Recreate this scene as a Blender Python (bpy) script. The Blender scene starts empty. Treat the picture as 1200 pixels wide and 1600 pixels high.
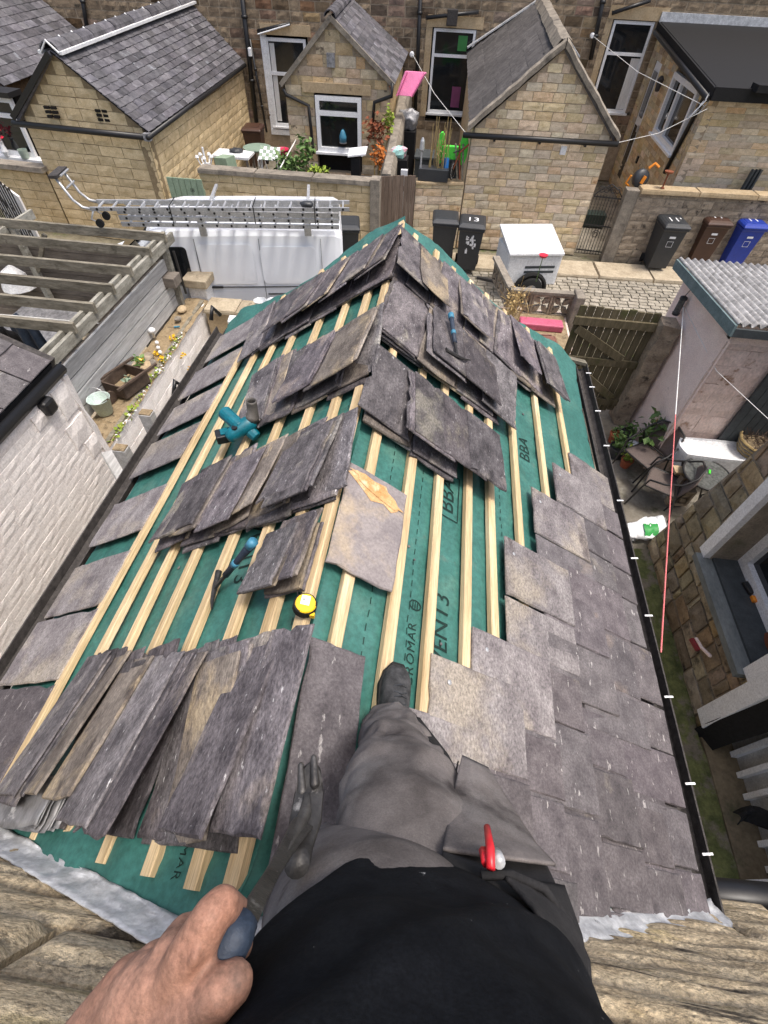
import bpy, bmesh, math, random
from mathutils import Vector, Matrix, Euler, noise as mnoise
random.seed(7)
R_ = math.radians
SC = bpy.context.scene
COL = SC.collection
# ------------------------------------------------------------------ camera, light, exposure
CAM = Vector((0, 0, 5.3))
CX = Vector((0.992, 0.123, 0.032)); CY = Vector((0.115, -0.772, -0.625)); CZ = Vector((-0.052, 0.624, -0.78))  # right, image-down, forward
CZ.normalize(); CX = (CX - CZ * CX.dot(CZ)).normalized(); CY = CZ.cross(CX)
FPX = 742.0
cd = bpy.data.cameras.new('camera'); cam = bpy.data.objects.new('camera', cd); COL.objects.link(cam)
cd.sensor_fit = 'HORIZONTAL'; cd.sensor_width = 36; cd.lens = FPX / 1200 * 36; cd.clip_start = .02; cd.clip_end = 900
m = Matrix((CX, -CY, -CZ)).transposed().to_4x4(); m.translation = CAM; cam.matrix_world = m
SC.camera = cam
W = bpy.data.worlds.new('World'); SC.world = W; W.use_nodes = True
nt = W.node_tree; sky = nt.nodes.new('ShaderNodeTexSky'); sky.sky_type = 'NISHITA'; sky.sun_disc = False
SUN_EL, SUN_AZ = R_(74), R_(110)
sky.sun_elevation = SUN_EL; sky.sun_rotation = SUN_AZ; sky.air_density = 1.0; sky.dust_density = 6.0; sky.ozone_density = 0.3
nt.links.new(sky.outputs[0], nt.nodes['Background'].inputs[0]); nt.nodes['Background'].inputs[1].default_value = 0.14
sd = bpy.data.lights.new('sun', 'SUN'); sd.energy = 1.5; sd.angle = R_(11); sd.color = (1, .97, .92)
so = bpy.data.objects.new('sun', sd); COL.objects.link(so)
sdir = Vector((math.sin(SUN_AZ) * math.cos(SUN_EL), math.cos(SUN_AZ) * math.cos(SUN_EL), math.sin(SUN_EL)))
so.rotation_euler = sdir.to_track_quat('Z', 'Y').to_euler(); so.location = (0, 0, 30)
SC.view_settings.view_transform = 'Standard'; SC.view_settings.look = 'None'; SC.view_settings.gamma = 1
SC.view_settings.exposure = 0.7

def ray(px, py): return CX * (px - 600) + CY * (py - 800) + CZ * FPX
def P(px, py, z):                                   # point of the picture at height z
    r = ray(px, py); return CAM + r * ((z - CAM.z) / r.z)
def PX(px, py, x): r = ray(px, py); return CAM + r * (x / r.x)
def PY(px, py, y): r = ray(px, py); return CAM + r * (y / r.y)
def PC(px, py, d): return CAM + ray(px, py) * (d / FPX)     # at depth d along the optical axis
def V(*a): return Vector(a)

# ------------------------------------------------------------------ materials
MATS = {}
def mat(name, c1, c2, scale=6, stretch=(1, 1, 1), rough=.85, bump=.25, rnd=.25, spot=None, metal=0, lo=.32, hi=.68,
        bscale=None, bdist=.01, spot2=None, hue=.0, coat=0, obj=False, offs=True, fine=.22):
    """noise between two colours, own tone per object, optional stains: (colour, scale, threshold, softness, stretch)"""
    m = bpy.data.materials.new(name); m.use_nodes = True; n = m.node_tree.nodes; l = m.node_tree.links
    b = n['Principled BSDF']; MATS[name] = m
    b.inputs['Specular IOR Level'].default_value = .12 if rough >= .88 else .25 if rough >= .7 else .5
    b.inputs['Roughness'].default_value = rough; b.inputs['Metallic'].default_value = metal
    if coat: b.inputs['Coat Weight'].default_value = coat
    oi = n.new('ShaderNodeObjectInfo')
    if obj: g = n.new('ShaderNodeTexCoord'); src = g.outputs['Object']
    else: g = n.new('ShaderNodeNewGeometry'); src = g.outputs['Position']
    if offs:
        mul = n.new('ShaderNodeMath'); mul.operation = 'MULTIPLY'; mul.inputs[1].default_value = 37.0; l.new(oi.outputs['Random'], mul.inputs[0])
        ad = n.new('ShaderNodeVectorMath'); ad.operation = 'ADD'; l.new(src, ad.inputs[0]); l.new(mul.outputs[0], ad.inputs[1]); src = ad.outputs[0]
    def nz(sc, st, det=6, ro=.62):
        mp = n.new('ShaderNodeMapping'); mp.inputs['Scale'].default_value = st; l.new(src, mp.inputs[0])
        t = n.new('ShaderNodeTexNoise'); t.inputs['Scale'].default_value = sc; t.inputs['Detail'].default_value = det; t.inputs['Roughness'].default_value = ro
        l.new(mp.outputs[0], t.inputs['Vector']); return t.outputs['Fac']
    f = nz(scale, stretch)
    rp = n.new('ShaderNodeValToRGB'); rp.color_ramp.elements[0].position = lo; rp.color_ramp.elements[1].position = hi
    rp.color_ramp.elements[0].color = (*c1, 1); rp.color_ramp.elements[1].color = (*c2, 1); l.new(f, rp.inputs[0]); out = rp.outputs[0]
    for s in (spot, spot2):
        if not s: continue
        col, sc, th, so_ = s[:4]; st = s[4] if len(s) > 4 else (1, 1, 1); amt = s[5] if len(s) > 5 else 1
        q = nz(sc, st); mr = n.new('ShaderNodeMapRange'); mr.inputs[1].default_value = th; mr.inputs[2].default_value = th + so_; mr.inputs[4].default_value = amt
        l.new(q, mr.inputs[0]); mx = n.new('ShaderNodeMix'); mx.data_type = 'RGBA'; mx.inputs['B'].default_value = (*col, 1)
        l.new(mr.outputs[0], mx.inputs['Factor']); l.new(out, mx.inputs['A']); out = mx.outputs['Result']
    if fine and bump:
        q = nz((bscale or scale * 5) * 1.3, stretch, 4, .7); mr = n.new('ShaderNodeMapRange'); mr.inputs[1].default_value = .3; mr.inputs[2].default_value = .7; mr.inputs[3].default_value = 1 - fine; mr.inputs[4].default_value = 1 + fine; mr.clamp = False
        l.new(q, mr.inputs[0]); mx = n.new('ShaderNodeMix'); mx.data_type = 'RGBA'; mx.blend_type = 'MULTIPLY'; mx.inputs['Factor'].default_value = 1; l.new(out, mx.inputs['A']); l.new(mr.outputs[0], mx.inputs['B']); out = mx.outputs['Result']
    if rnd:
        hs = n.new('ShaderNodeHueSaturation'); mr = n.new('ShaderNodeMapRange'); mr.inputs[3].default_value = 1 - rnd; mr.inputs[4].default_value = 1 + rnd
        l.new(oi.outputs['Random'], mr.inputs[0]); l.new(mr.outputs[0], hs.inputs['Value'])
        if hue:
            wn = n.new('ShaderNodeTexWhiteNoise'); wn.noise_dimensions = '1D'; l.new(oi.outputs['Random'], wn.inputs['W'])
            m2 = n.new('ShaderNodeMapRange'); m2.inputs[3].default_value = .5 - hue; m2.inputs[4].default_value = .5 + hue; l.new(wn.outputs['Value'], m2.inputs[0]); l.new(m2.outputs[0], hs.inputs['Hue'])
            m3 = n.new('ShaderNodeMapRange'); m3.inputs[3].default_value = 1.3; m3.inputs[4].default_value = .6; l.new(wn.outputs['Color'], m3.inputs[0]); l.new(m3.outputs[0], hs.inputs['Saturation'])
        l.new(out, hs.inputs['Color']); out = hs.outputs[0]
    l.new(out, b.inputs['Base Color'])
    if bump:
        bp = n.new('ShaderNodeBump'); bp.inputs['Strength'].default_value = bump; bp.inputs['Distance'].default_value = bdist
        l.new(nz(bscale or scale * 4, stretch), bp.inputs['Height']); l.new(bp.outputs[0], b.inputs['Normal'])
    m['col_out'] = 1
    return m
def plain(name, c, rough=.5, metal=0, rnd=0, coat=0, var=.12, scale=9, bump=.03):
    return mat(name, tuple(x * (1 - var) for x in c), tuple(min(1, x * (1 + var)) for x in c), scale=scale, rough=rough, metal=metal, rnd=rnd, coat=coat, bump=bump)

S = (.6, 1, 1)
slate_new = mat('loose slate', (.048, .042, .047), (.178, .16, .167), 9, (1.5, .75, 1.5), .72, .8, .42, ((.34, .30, .245), 3.0, .55, .10, (1.3, .8, 1.3), .6), bscale=60, bdist=.008,
                spot2=((.52, .51, .51), 34, .65, .03, (2, .6, 2), .7), hue=.03, fine=.55)
slate_laid = mat('laid slate', (.078, .069, .074), (.152, .137, .142), 11, (1, 1, 1), .7, .6, .15, ((.42, .40, .385), 38, .635, .025, (.9, .3, .9), .65), bscale=80, bdist=.006,
                 spot2=((.31, .255, .19), 2.4, .61, .1, (1, 1, 1), .6), hue=.025, fine=.36)
slate_dust = mat('dusty slate', (.118, .104, .11), (.275, .256, .254), 6, (1.4, .9, 1.4), .8, .6, .14, ((.37, .325, .255), 2.0, .51, .12, (1, 1, 1), .6), bscale=60, bdist=.005,
                 spot2=((.085, .07, .07), 4.2, .60, .12, (1.5, .8, 1.5), .85), fine=.5)
slate_bg = mat('roof slate', (.06, .058, .066), (.145, .14, .153), 6, (1, 1, 1), .7, .4, .4, ((.33, .36, .40), 3, .63, .1, (1, 1, 1), .5), bscale=30, hue=.03)
slate_moss = mat('mossy slate', (.062, .058, .058), (.12, .112, .108), 6, (1, 1, 1), .8, .4, .22, ((.05, .047, .043), 14, .6, .04), bscale=30)
slate_hole = mat('stained slate', (.19, .17, .175), (.30, .27, .26), 7, (1, 1, 1), .75, .4, 0, ((.45, .36, .24), 3, .5, .2), bscale=60, bdist=.003)
batten_w = mat('batten wood', (.43, .31, .165), (.66, .52, .325), 14, (2.5, .10, 2.5), .75, .3, .10, ((.30, .17, .07), 9, .70, .05, (1.2, .4, 1.2), .7), bscale=70, fine=.3, bdist=.003, spot2=((.85, .76, .55), 5, .58, .15, (2, .2, 2), .6))
green_m = mat('green membrane', (.026, .112, .094), (.042, .155, .132), 5, (1, 1, 1), .5, .22, .04, ((.11, .22, .17), 3.4, .56, .2, (1, 1, 1), .6), bscale=32, bdist=.009, fine=.28, spot2=((.17, .15, .115), 5, .64, .12, (1, 1, 1), .55))
print_m = plain('black print', (.010, .028, .024), .7)
lead_m = mat('lead', (.38, .39, .40), (.70, .71, .72), 9, (1, 1, 1), .5, .5, .1, ((.16, .16, .17), 16, .67, .05), .25, bscale=30)
lead_d = mat('old lead', (.16, .16, .17), (.38, .38, .39), 14, (1, .6, 1), .5, .4, .1, ((.62, .62, .62), 12, .62, .1), .3, bscale=30)
black_pl = plain('black plastic', (.012, .012, .013), .42, rnd=.1)
gutter_m = mat('weathered gutter', (.030, .027, .026), (.075, .068, .064), 30, (1, 1, 1), .7, .4, .05, ((.14, .13, .12), 45, .66, .05))
white_pl = plain('white plastic', (.78, .79, .80), .35, var=.04)
white_dirty = mat('white paint', (.68, .69, .70), (.82, .83, .84), 5, rough=.5, rnd=.03, spot=((.42, .42, .42), 7, .64, .15, (1, 1, 1), .5), bump=.1)
glass_m = plain('window glass', (.012, .014, .016), .04, var=.3, coat=.4)
curtain_m = mat('net curtain', (.55, .54, .52), (.75, .75, .73), 20, (4, 4, .2), .9, .2, 0)
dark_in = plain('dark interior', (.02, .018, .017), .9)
stone_y = mat('yellow stone block', (.52, .40, .225), (.74, .60, .38), 5, (1, 1, 1.6), .9, .6, .13, ((.20, .15, .095), 7, .63, .12, (1, 1, 1), .6), bscale=38, bdist=.012, spot2=((.13, .11, .08), 1.6, .64, .14, (1.2, 1.2, .35), .55), offs=False)
stone_b = mat('buff stone block', (.53, .415, .265), (.76, .625, .435), 7, (1, 1, 2), .9, .7, .16, ((.30, .15, .08), 5, .62, .1, (1, 1, 1), .6), bscale=40, bdist=.014, spot2=((.16, .13, .10), 6, .64, .08, (1, 1, 1), .5), hue=.015)
stone_m = mat('sooty stone block', (.11, .074, .05), (.27, .19, .125), 4, (1, 1, 1), .9, .7, .48, ((.04, .04, .033), 5, .56, .16), bscale=30, bdist=.014, spot2=((.36, .27, .18), 4, .62, .12, (1, 1, 1), .7), hue=.02)
stone_d = mat('weathered stone block', (.19, .155, .12), (.37, .31, .235), 6, (1, 1, 1.5), .9, .7, .22, ((.07, .06, .052), 6, .58, .12), bscale=30, bdist=.014)
stone_c = mat('cottage stone block', (.43, .33, .205), (.64, .51, .34), 6, (1, 1, 1.5), .9, .7, .2, ((.16, .12, .08), 7, .60, .1), bscale=36, bdist=.014, hue=.015)
stone_r = mat('damp rubble stone', (.17, .13, .08), (.38, .30, .19), 5, (1, 1, 1), .8, .7, .34, ((.055, .045, .035), 6, .56, .14), bscale=30, bdist=.01, spot2=((.30, .20, .08), 5, .62, .1, (1, 1, 1), .7), hue=.02)
stone_h = mat('split sandstone', (.40, .315, .205), (.66, .55, .38), 5, (1, 1, 1.8), .9, 1.0, .1, ((.055, .05, .045), 3.0, .60, .05, (.5, .5, 5), .9), bscale=45, bdist=.02, fine=.5, spot2=((.62, .50, .27), 5, .58, .12, (.7, .7, 3), .8))
mortar_y = mat('yellow mortar', (.22, .165, .095), (.34, .26, .155), 8, rnd=0)
mortar_g = mat('sandy mortar', (.30, .24, .17), (.43, .35, .255), 8, rnd=0)
mortar_d = mat('dark mortar', (.21, .18, .14), (.34, .29, .23), 8, rnd=0, spot=((.06, .07, .03), 2, .55, .2))
coping_m = mat('coping stone', (.17, .15, .125), (.31, .275, .225), 5, (1, 1, 1), .9, .5, .1, ((.07, .065, .06), 3, .55, .2))
lintel_m = mat('dressed stone', (.36, .27, .16), (.47, .37, .24), 4, rnd=.05, spot=((.2, .15, .1), 5, .62, .1))
paintbrick = mat('white painted brick', (.79, .745, .715), (.87, .84, .81), 3.5, (1, 1, 1), .8, .35, .035, ((.50, .43, .39), 4, .67, .1, (1, 1, 1), .5), bscale=40, bdist=.006)
pink_m = mat('pale pink render', (.79, .63, .57), (.87, .73, .665), 5, (1, 1, 1), .9, .5, .02, ((.48, .37, .33), 3, .62, .15), bscale=60, bdist=.006)
pink_stone = mat('flaking pink stone', (.62, .48, .42), (.74, .61, .55), 6, (1, 1, .6), .9, .6, .04, ((.33, .21, .15), 5, .6, .1))
asb = mat('corrugated sheet', (.20, .195, .19), (.50, .49, .48), 12, (1, 1, 1), .9, .5, 0, ((.07, .07, .068), 9, .62, .1), bscale=40)
verge_m = mat('grey green board', (.10, .145, .15), (.16, .215, .22), 8, rnd=.05)
grey_door = mat('dark grey boards', (.035, .042, .046), (.06, .07, .075), 10, rough=.6, rnd=.1)
grey_wood = mat('weathered grey timber', (.33, .33, .325), (.52, .525, .525), 9, (2.5, .18, 2.5), .85, .4, .08, ((.20, .19, .18), 8, .68, .06, (2, .5, 2), .7), bscale=25)
old_wood = mat('lichened timber', (.125, .112, .085), (.28, .256, .205), 8, (.5, 2, 2), .9, .5, .12, ((.10, .09, .07), 7, .6, .12), bscale=25)
old_wood_y = mat('lichened timber rail', (.19, .18, .15), (.40, .39, .34), 8, (2, .5, 2), .9, .5, .12, ((.13, .12, .09), 7, .62, .12), bscale=25)
dark_wood = mat('dark boards', (.11, .095, .08), (.21, .185, .16), 6, (.4, 2, 2.5), .85, .4, .18)
gate_wood = mat('mossy gate board', (.085, .072, .042), (.16, .135, .09), 8, (2.5, 2.5, .3), .9, .4, .2, ((.07, .08, .03), 3, .55, .2))
brown_gate = mat('brown gate board', (.11, .08, .06), (.19, .145, .115), 8, (3, 3, .25), .85, .3, .15)
crate_wood = mat('dark stained wood', (.06, .042, .032), (.12, .088, .068), 10, rnd=.15)
green_door = mat('sage boards', (.20, .275, .19), (.26, .335, .245), 6, rough=.6, rnd=.06)
flag_m = mat('flagstone', (.31, .255, .18), (.46, .395, .29), 4, rnd=.12, spot=((.13, .11, .08), 5, .62, .12), bump=.3)
cob_m = mat('cobble', (.19, .17, .135), (.34, .31, .255), 6, rnd=.2, spot=((.12, .12, .07), 5, .6, .15), bump=.4)
conc_m = mat('damp concrete', (.13, .115, .09), (.27, .245, .20), 2.2, rough=.7, rnd=0, spot=((.055, .058, .028), 1.7, .54, .14), bump=.35, spot2=((.40, .40, .37), 3.2, .6, .12, (1, 1, 1), .7), offs=False)
grd_m = mat('earth and moss', (.13, .115, .08), (.24, .215, .15), 3, rnd=0, spot=((.09, .12, .035), 2.3, .55, .12), bump=.5, offs=False)
soil_m = mat('dry soil', (.21, .155, .09), (.34, .265, .165), 14, rnd=0, bump=.8, spot=((.09, .07, .045), 12, .58, .1))
van_m = mat('white van paint', (.78, .81, .85), (.81, .84, .88), 2, rough=.25, rnd=0, bump=0, coat=.6)
alu_m = mat('aluminium', (.42, .43, .44), (.62, .63, .64), 8, rough=.42, rnd=.08, metal=.55, bump=.1)
bin_dk = plain('dark grey bin', (.030, .033, .037), .45)
bin_bl = plain('blue bin', (.012, .04, .30), .4)
bin_br = plain('brown bin', (.06, .028, .018), .45)
bin_rust = mat('brown lid', (.17, .075, .05), (.22, .10, .07), 5, rough=.5, rnd=0)
trail_m = mat('chipped white panel', (.62, .64, .65), (.72, .74, .75), 4, rough=.4, rnd=.02, spot=((.20, .19, .18), 26, .685, .02), bump=.05)
rubber = plain('rubber', (.015, .015, .015), .8)
iron_m = plain('black iron', (.018, .017, .017), .55)
felt_m = mat('black felt', (.006, .006, .0065), (.015, .015, .016), 40, rough=.7, rnd=0, bump=.2, spot=((.4, .4, .4), 40, .76, .02))
leaf_g = mat('green leaf', (.05, .11, .025), (.13, .22, .055), 14, rnd=.3, bump=0, rough=.6)
leaf_y = mat('yellow green leaf', (.16, .24, .03), (.33, .40, .07), 12, rnd=.2, bump=0)
leaf_o = mat('orange leaf', (.34, .10, .02), (.50, .17, .04), 12, rnd=.3, bump=0)
leaf_r = mat('russet leaf', (.16, .05, .025), (.26, .09, .045), 12, rnd=.3, bump=0)
straw_m = mat('dry stalk', (.33, .23, .10), (.50, .38, .18), 12, rnd=.2, bump=0)
terra = plain('terracotta', (.34, .10, .05), .7)
lime_m = plain('lime plastic', (.08, .62, .06), .4)
pinkp = plain('pink plastic', (.72, .20, .38), .4)
pinkt = plain('raspberry tray', (.48, .10, .17), .5)
redp = plain('red plastic', (.62, .02, .05), .4)
redpen = plain('red pencil', (.60, .02, .03), .35)
blue_t = plain('teal plastic', (.0, .115, .155), .45, var=.2)
blue_h = plain('blue rubber', (.05, .21, .32), .5)
yel_t = plain('yellow plastic', (.80, .50, .015), .4)
orange_p = plain('orange plastic', (.75, .25, .02), .45)
steel_m = mat('worn steel', (.05, .047, .045), (.14, .135, .13), 20, rough=.45, metal=.6, rnd=.1)
dirty_steel = mat('dusty black steel', (.018, .017, .017), (.065, .062, .06), 16, rough=.5, metal=.4, rnd=0, spot=((.26, .25, .24), 18, .63, .06))
rope_m = plain('white line', (.75, .75, .72), .8)
pinkline = plain('red line', (.75, .20, .20), .7)
sling = mat('brown sling fabric', (.10, .078, .07), (.155, .125, .112), 60, rnd=0, bump=.2)
tglass = plain('smoked glass', (.10, .105, .10), .12, coat=.5, var=.5, scale=30)
tee_m = mat('black cotton', (.0035, .0042, .006), (.0085, .0098, .0125), 30, rough=.95, rnd=0, bump=.3, bscale=220, bdist=.002, fine=.4, spot=((.30, .30, .30), 60, .715, .02), offs=False)
trou_m = mat('dusty grey canvas', (.078, .069, .066), (.195, .175, .168), 7, (1, 1, 1), .92, .5, 0, ((.26, .245, .235), 4, .54, .16, (1, 1, 1), .6), bscale=260, bdist=.002, fine=.2, spot2=((.05, .044, .043), 5, .60, .1), offs=False)
trou_d = mat('black canvas', (.016, .016, .017), (.036, .035, .036), 9, rough=.9, rnd=0, bump=.3, bscale=200, bdist=.001)
boot_m = mat('black boot leather', (.018, .019, .02), (.075, .075, .078), 24, rough=.7, rnd=0, bump=.5, bscale=60, bdist=.003)
skin_m = mat('skin', (.29, .145, .098), (.42, .238, .172), 12, rough=.55, rnd=0, bump=.8, bscale=130, bdist=.002, fine=.3, spot=((.13, .085, .068), 14, .54, .14, (1, 1, 1), .75), spot2=((.46, .17, .12), 9, .6, .2, (1, 1, 1), .6), offs=False)
skin_m.node_tree.nodes['Principled BSDF'].inputs['Subsurface Weight'].default_value = .05; skin_m.node_tree.nodes['Principled BSDF'].inputs['Specular IOR Level'].default_value = .25
skin_m.node_tree.nodes['Principled BSDF'].inputs['Subsurface Radius'].default_value = (.012, .005, .003)
navy_m = mat('navy rubber', (.012, .022, .042), (.03, .046, .075), 20, rough=.6, rnd=0)
rust_m = mat('orange mineral stain', (.46, .24, .09), (.62, .42, .22), 16, rough=.9, rnd=0, spot=((.66, .52, .33), 12, .55, .12))

# ------------------------------------------------------------------ objects
ORG = {}
def tagset(o, label=None, cat=None, group=None, kind=None):
    if label: o['label'] = label
    if cat: o['category'] = cat
    if group: o['group'] = group
    if kind: o['kind'] = kind
def thing(name, label, cat, loc=(0, 0, 0), group=None):
    o = bpy.data.objects.new(name, None); COL.objects.link(o); o.location = loc; o.empty_display_size = .1
    tagset(o, label, cat, group); ORG[o.name] = Vector(loc); return o
def link(name, me, parent=None, mtx=None, local=False):
    """an object in world matrix mtx under parent (parents carry only a translation unless local)"""
    o = bpy.data.objects.new(name, me); COL.objects.link(o)
    M = mtx if mtx is not None else Matrix()
    if parent is not None:
        o.parent = parent
        if mtx is not None and not local: M = Matrix.Translation(-ORG[parent.name]) @ M
    o.matrix_local = M
    ORG[o.name] = ORG[parent.name] if (parent is not None and not mtx) else Vector(M.translation)
    return o
class MB:
    def __init__(s): s.v = []; s.f = []; s.mi = []; s.cur = 0
    def add(s, vs, fs):
        b = len(s.v); s.v += [Vector(x) for x in vs]; s.f += [tuple(b + i for i in f) for f in fs]; s.mi += [s.cur] * len(fs); return s
    def obox(s, o, u, v, w):
        o, u, v, w = map(Vector, (o, u, v, w))
        vs = [o, o + u, o + u + v, o + v, o + w, o + u + w, o + u + v + w, o + v + w]
        fs = [(0, 3, 2, 1), (4, 5, 6, 7), (0, 1, 5, 4), (1, 2, 6, 5), (2, 3, 7, 6), (3, 0, 4, 7)]
        if u.cross(v).dot(w) < 0: fs = [f[::-1] for f in fs]
        return s.add(vs, fs)
    def box(s, x0, y0, z0, x1, y1, z1): return s.obox((x0, y0, z0), (x1 - x0, 0, 0), (0, y1 - y0, 0), (0, 0, z1 - z0))
    def cbox(s, c, sx, sy, sz, rot=None):
        R = rot or Matrix.Identity(3); u = R @ V(sx, 0, 0); v = R @ V(0, sy, 0); w = R @ V(0, 0, sz)
        return s.obox(Vector(c) - (u + v + w) / 2, u, v, w)
    def bar(s, a, b, w, h, up=(0, 0, 1)):
        a, b = Vector(a), Vector(b); d = b - a; up = Vector(up); sx = d.cross(up)
        if sx.length < 1e-6: sx = d.cross(V(1, 0, 0))
        sx.normalize(); u2 = sx.cross(d).normalized()
        return s.obox(a - sx * w / 2 - u2 * h / 2, sx * w, d, u2 * h)
    def quad(s, *p): return s.add(p, [tuple(range(len(p)))])
    def prism(s, poly, off):
        n = len(poly); off = Vector(off); a = [Vector(p) for p in poly]
        nr = V(0, 0, 0)
        for i in range(n): nr += (a[i] - a[0]).cross(a[(i + 1) % n] - a[0])
        if nr.dot(off) < 0: a = a[::-1]
        vs = a + [p + off for p in a]
        return s.add(vs, [tuple(range(n))[::-1], tuple(range(n, 2 * n))] + [(i, (i + 1) % n, n + (i + 1) % n, n + i) for i in range(n)])
    def tube(s, pts, r, n=6, cap=True):
        pts = [Vector(p) for p in pts]; rs = r if isinstance(r, (list, tuple)) else [r] * len(pts); b = len(s.v); vs = []; fs = []
        prev = None
        for i, p in enumerate(pts):
            d = (pts[min(i + 1, len(pts) - 1)] - pts[max(i - 1, 0)]).normalized()
            if prev is None: x = d.cross(V(0, 0, 1)); x = x if x.length > 1e-3 else d.cross(V(1, 0, 0))
            else: x = prev - d * prev.dot(d)
            x.normalize(); prev = x; y = d.cross(x)
            for k in range(n): a = 2 * math.pi * k / n; vs.append(p + (x * math.cos(a) + y * math.sin(a)) * rs[i])
        for i in range(len(pts) - 1):
            for k in range(n): fs.append((i * n + k, i * n + (k + 1) % n, (i + 1) * n + (k + 1) % n, (i + 1) * n + k))
        if cap: fs.append(tuple(range(n))[::-1]); fs.append(tuple((len(pts) - 1) * n + k for k in range(n)))
        return s.add(vs, fs)
    def loft(s, rings, cap=True, closed=True):
        n = len(rings[0]); vs = [Vector(p) for r in rings for p in r]; fs = []
        for i in range(len(rings) - 1):
            for k in range(n if closed else n - 1): fs.append((i * n + k, i * n + (k + 1) % n, (i + 1) * n + (k + 1) % n, (i + 1) * n + k))
        if cap: fs.append(tuple(range(n))[::-1]); fs.append(tuple((len(rings) - 1) * n + k for k in range(n)))
        return s.add(vs, fs)
    def lathe(s, c, prof, n=14, axis=None):
        R = axis.to_track_quat('Z', 'Y').to_matrix() if axis else Matrix.Identity(3); c = Vector(c)
        return s.loft([[c + R @ V(r * math.cos(2 * math.pi * k / n), r * math.sin(2 * math.pi * k / n), z) for k in range(n)] for r, z in prof])
    def ball(s, c, r, n=8, sq=(1, 1, 1)):
        prof = [(max(.02, math.sin(math.pi * i / n)), -math.cos(math.pi * i / n)) for i in range(n + 1)]; c = Vector(c)
        return s.loft([[c + V(r * a * math.cos(2 * math.pi * k / (n + 2)) * sq[0], r * a * math.sin(2 * math.pi * k / (n + 2)) * sq[1], r * z * sq[2]) for k in range(n + 2)] for a, z in prof])
    def grid(s, fn, nu, nv):
        vs = [fn(i / nu, j / nv) for j in range(nv + 1) for i in range(nu + 1)]
        return s.add(vs, [(j * (nu + 1) + i, j * (nu + 1) + i + 1, (j + 1) * (nu + 1) + i + 1, (j + 1) * (nu + 1) + i) for j in range(nv) for i in range(nu)])
    def mesh(s, name, mats, smooth=False, off=None):
        me = bpy.data.meshes.new(name); o = off or V(0, 0, 0)
        me.from_pydata([v - o for v in s.v], [], s.f)
        for m in (mats if isinstance(mats, (list, tuple)) else [mats]): me.materials.append(m)
        if any(s.mi): me.polygons.foreach_set('material_index', s.mi)
        if smooth: me.polygons.foreach_set('use_smooth', [True] * len(me.polygons))
        me.update(); return me
    def build(s, name, mats, parent=None, smooth=False, label=None, cat=None, group=None, kind=None, bevel=0, sub=0, solid=0):
        if parent is not None: o = link(name, s.mesh(name, mats, smooth, ORG[parent.name]), parent)
        else:
            c = V(0, 0, 0)
            if s.v:
                xs = [v.x for v in s.v]; ys = [v.y for v in s.v]; c = V((min(xs) + max(xs)) / 2, (min(ys) + max(ys)) / 2, min(v.z for v in s.v))
            o = link(name, s.mesh(name, mats, smooth, c), None, Matrix.Translation(c))
        if solid: md = o.modifiers.new('t', 'SOLIDIFY'); md.thickness = solid; md.offset = 0
        if bevel: md = o.modifiers.new('b', 'BEVEL'); md.width = bevel; md.segments = 2; md.limit_method = 'ANGLE'; md.angle_limit = R_(40)
        if sub: md = o.modifiers.new('s', 'SUBSURF'); md.levels = sub; md.render_levels = sub
        tagset(o, label, cat, group, kind); return o
def copy_tree(o, parent=None):
    c = o.copy(); COL.objects.link(c); c.parent = parent
    for ch in list(o.children): copy_tree(ch, c)
    return c
def place(o, x, y, z=0, rz=0, label=None):
    o.location = (x, y, z); o.rotation_euler = (0, 0, rz)
    if label: o['label'] = label
    return o
def rough(p, s, a): return Vector(p) + mnoise.noise_vector(Vector(p) * s) * a

# unit pieces shared by many objects: rough faced block (x length, y out of the wall, z height) and slate (x length down the slope, y width, z thickness)
def unit_block(seed, amp=.35, flat=.0):
    rd = random.Random(seed); b = MB(); nx, nz = 3, 2
    front = {}
    for j in range(nz + 1):
        for i in range(nx + 1):
            e = i in (0, nx) or j in (0, nz)
            front[i, j] = V(i / nx + (0 if e else rd.uniform(-.06, .06)), (.45 if e else rd.uniform(1 - amp, 1)), j / nz + (0 if i in (0, nx) or j in (0, nz) else rd.uniform(-.1, .1)))
    keys = [(i, j) for j in range(nz + 1) for i in range(nx + 1)]; idx = {k: n for n, k in enumerate(keys)}
    for k in keys:                                                       # worn edges
        if k[0] in (0, nx) or k[1] in (0, nz):
            front[k].x += rd.uniform(-.012, .012); front[k].z += rd.uniform(-.035, .035)
    fs = [(idx[i, j], idx[i, j + 1], idx[i + 1, j + 1], idx[i + 1, j]) for j in range(nz) for i in range(nx)]
    vs = [front[k] for k in keys]
    ring = [(i, 0) for i in range(nx + 1)] + [(nx, j) for j in range(1, nz + 1)] + [(i, nz) for i in range(nx - 1, -1, -1)] + [(0, j) for j in range(nz - 1, 0, -1)]
    base = len(vs); vs += [V(front[k].x, 0, front[k].z) for k in ring]; n = len(ring)
    fs += [(idx[ring[i]], idx[ring[(i + 1) % n]], base + (i + 1) % n, base + i) for i in range(n)]
    b.add(vs, fs); return b
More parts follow.
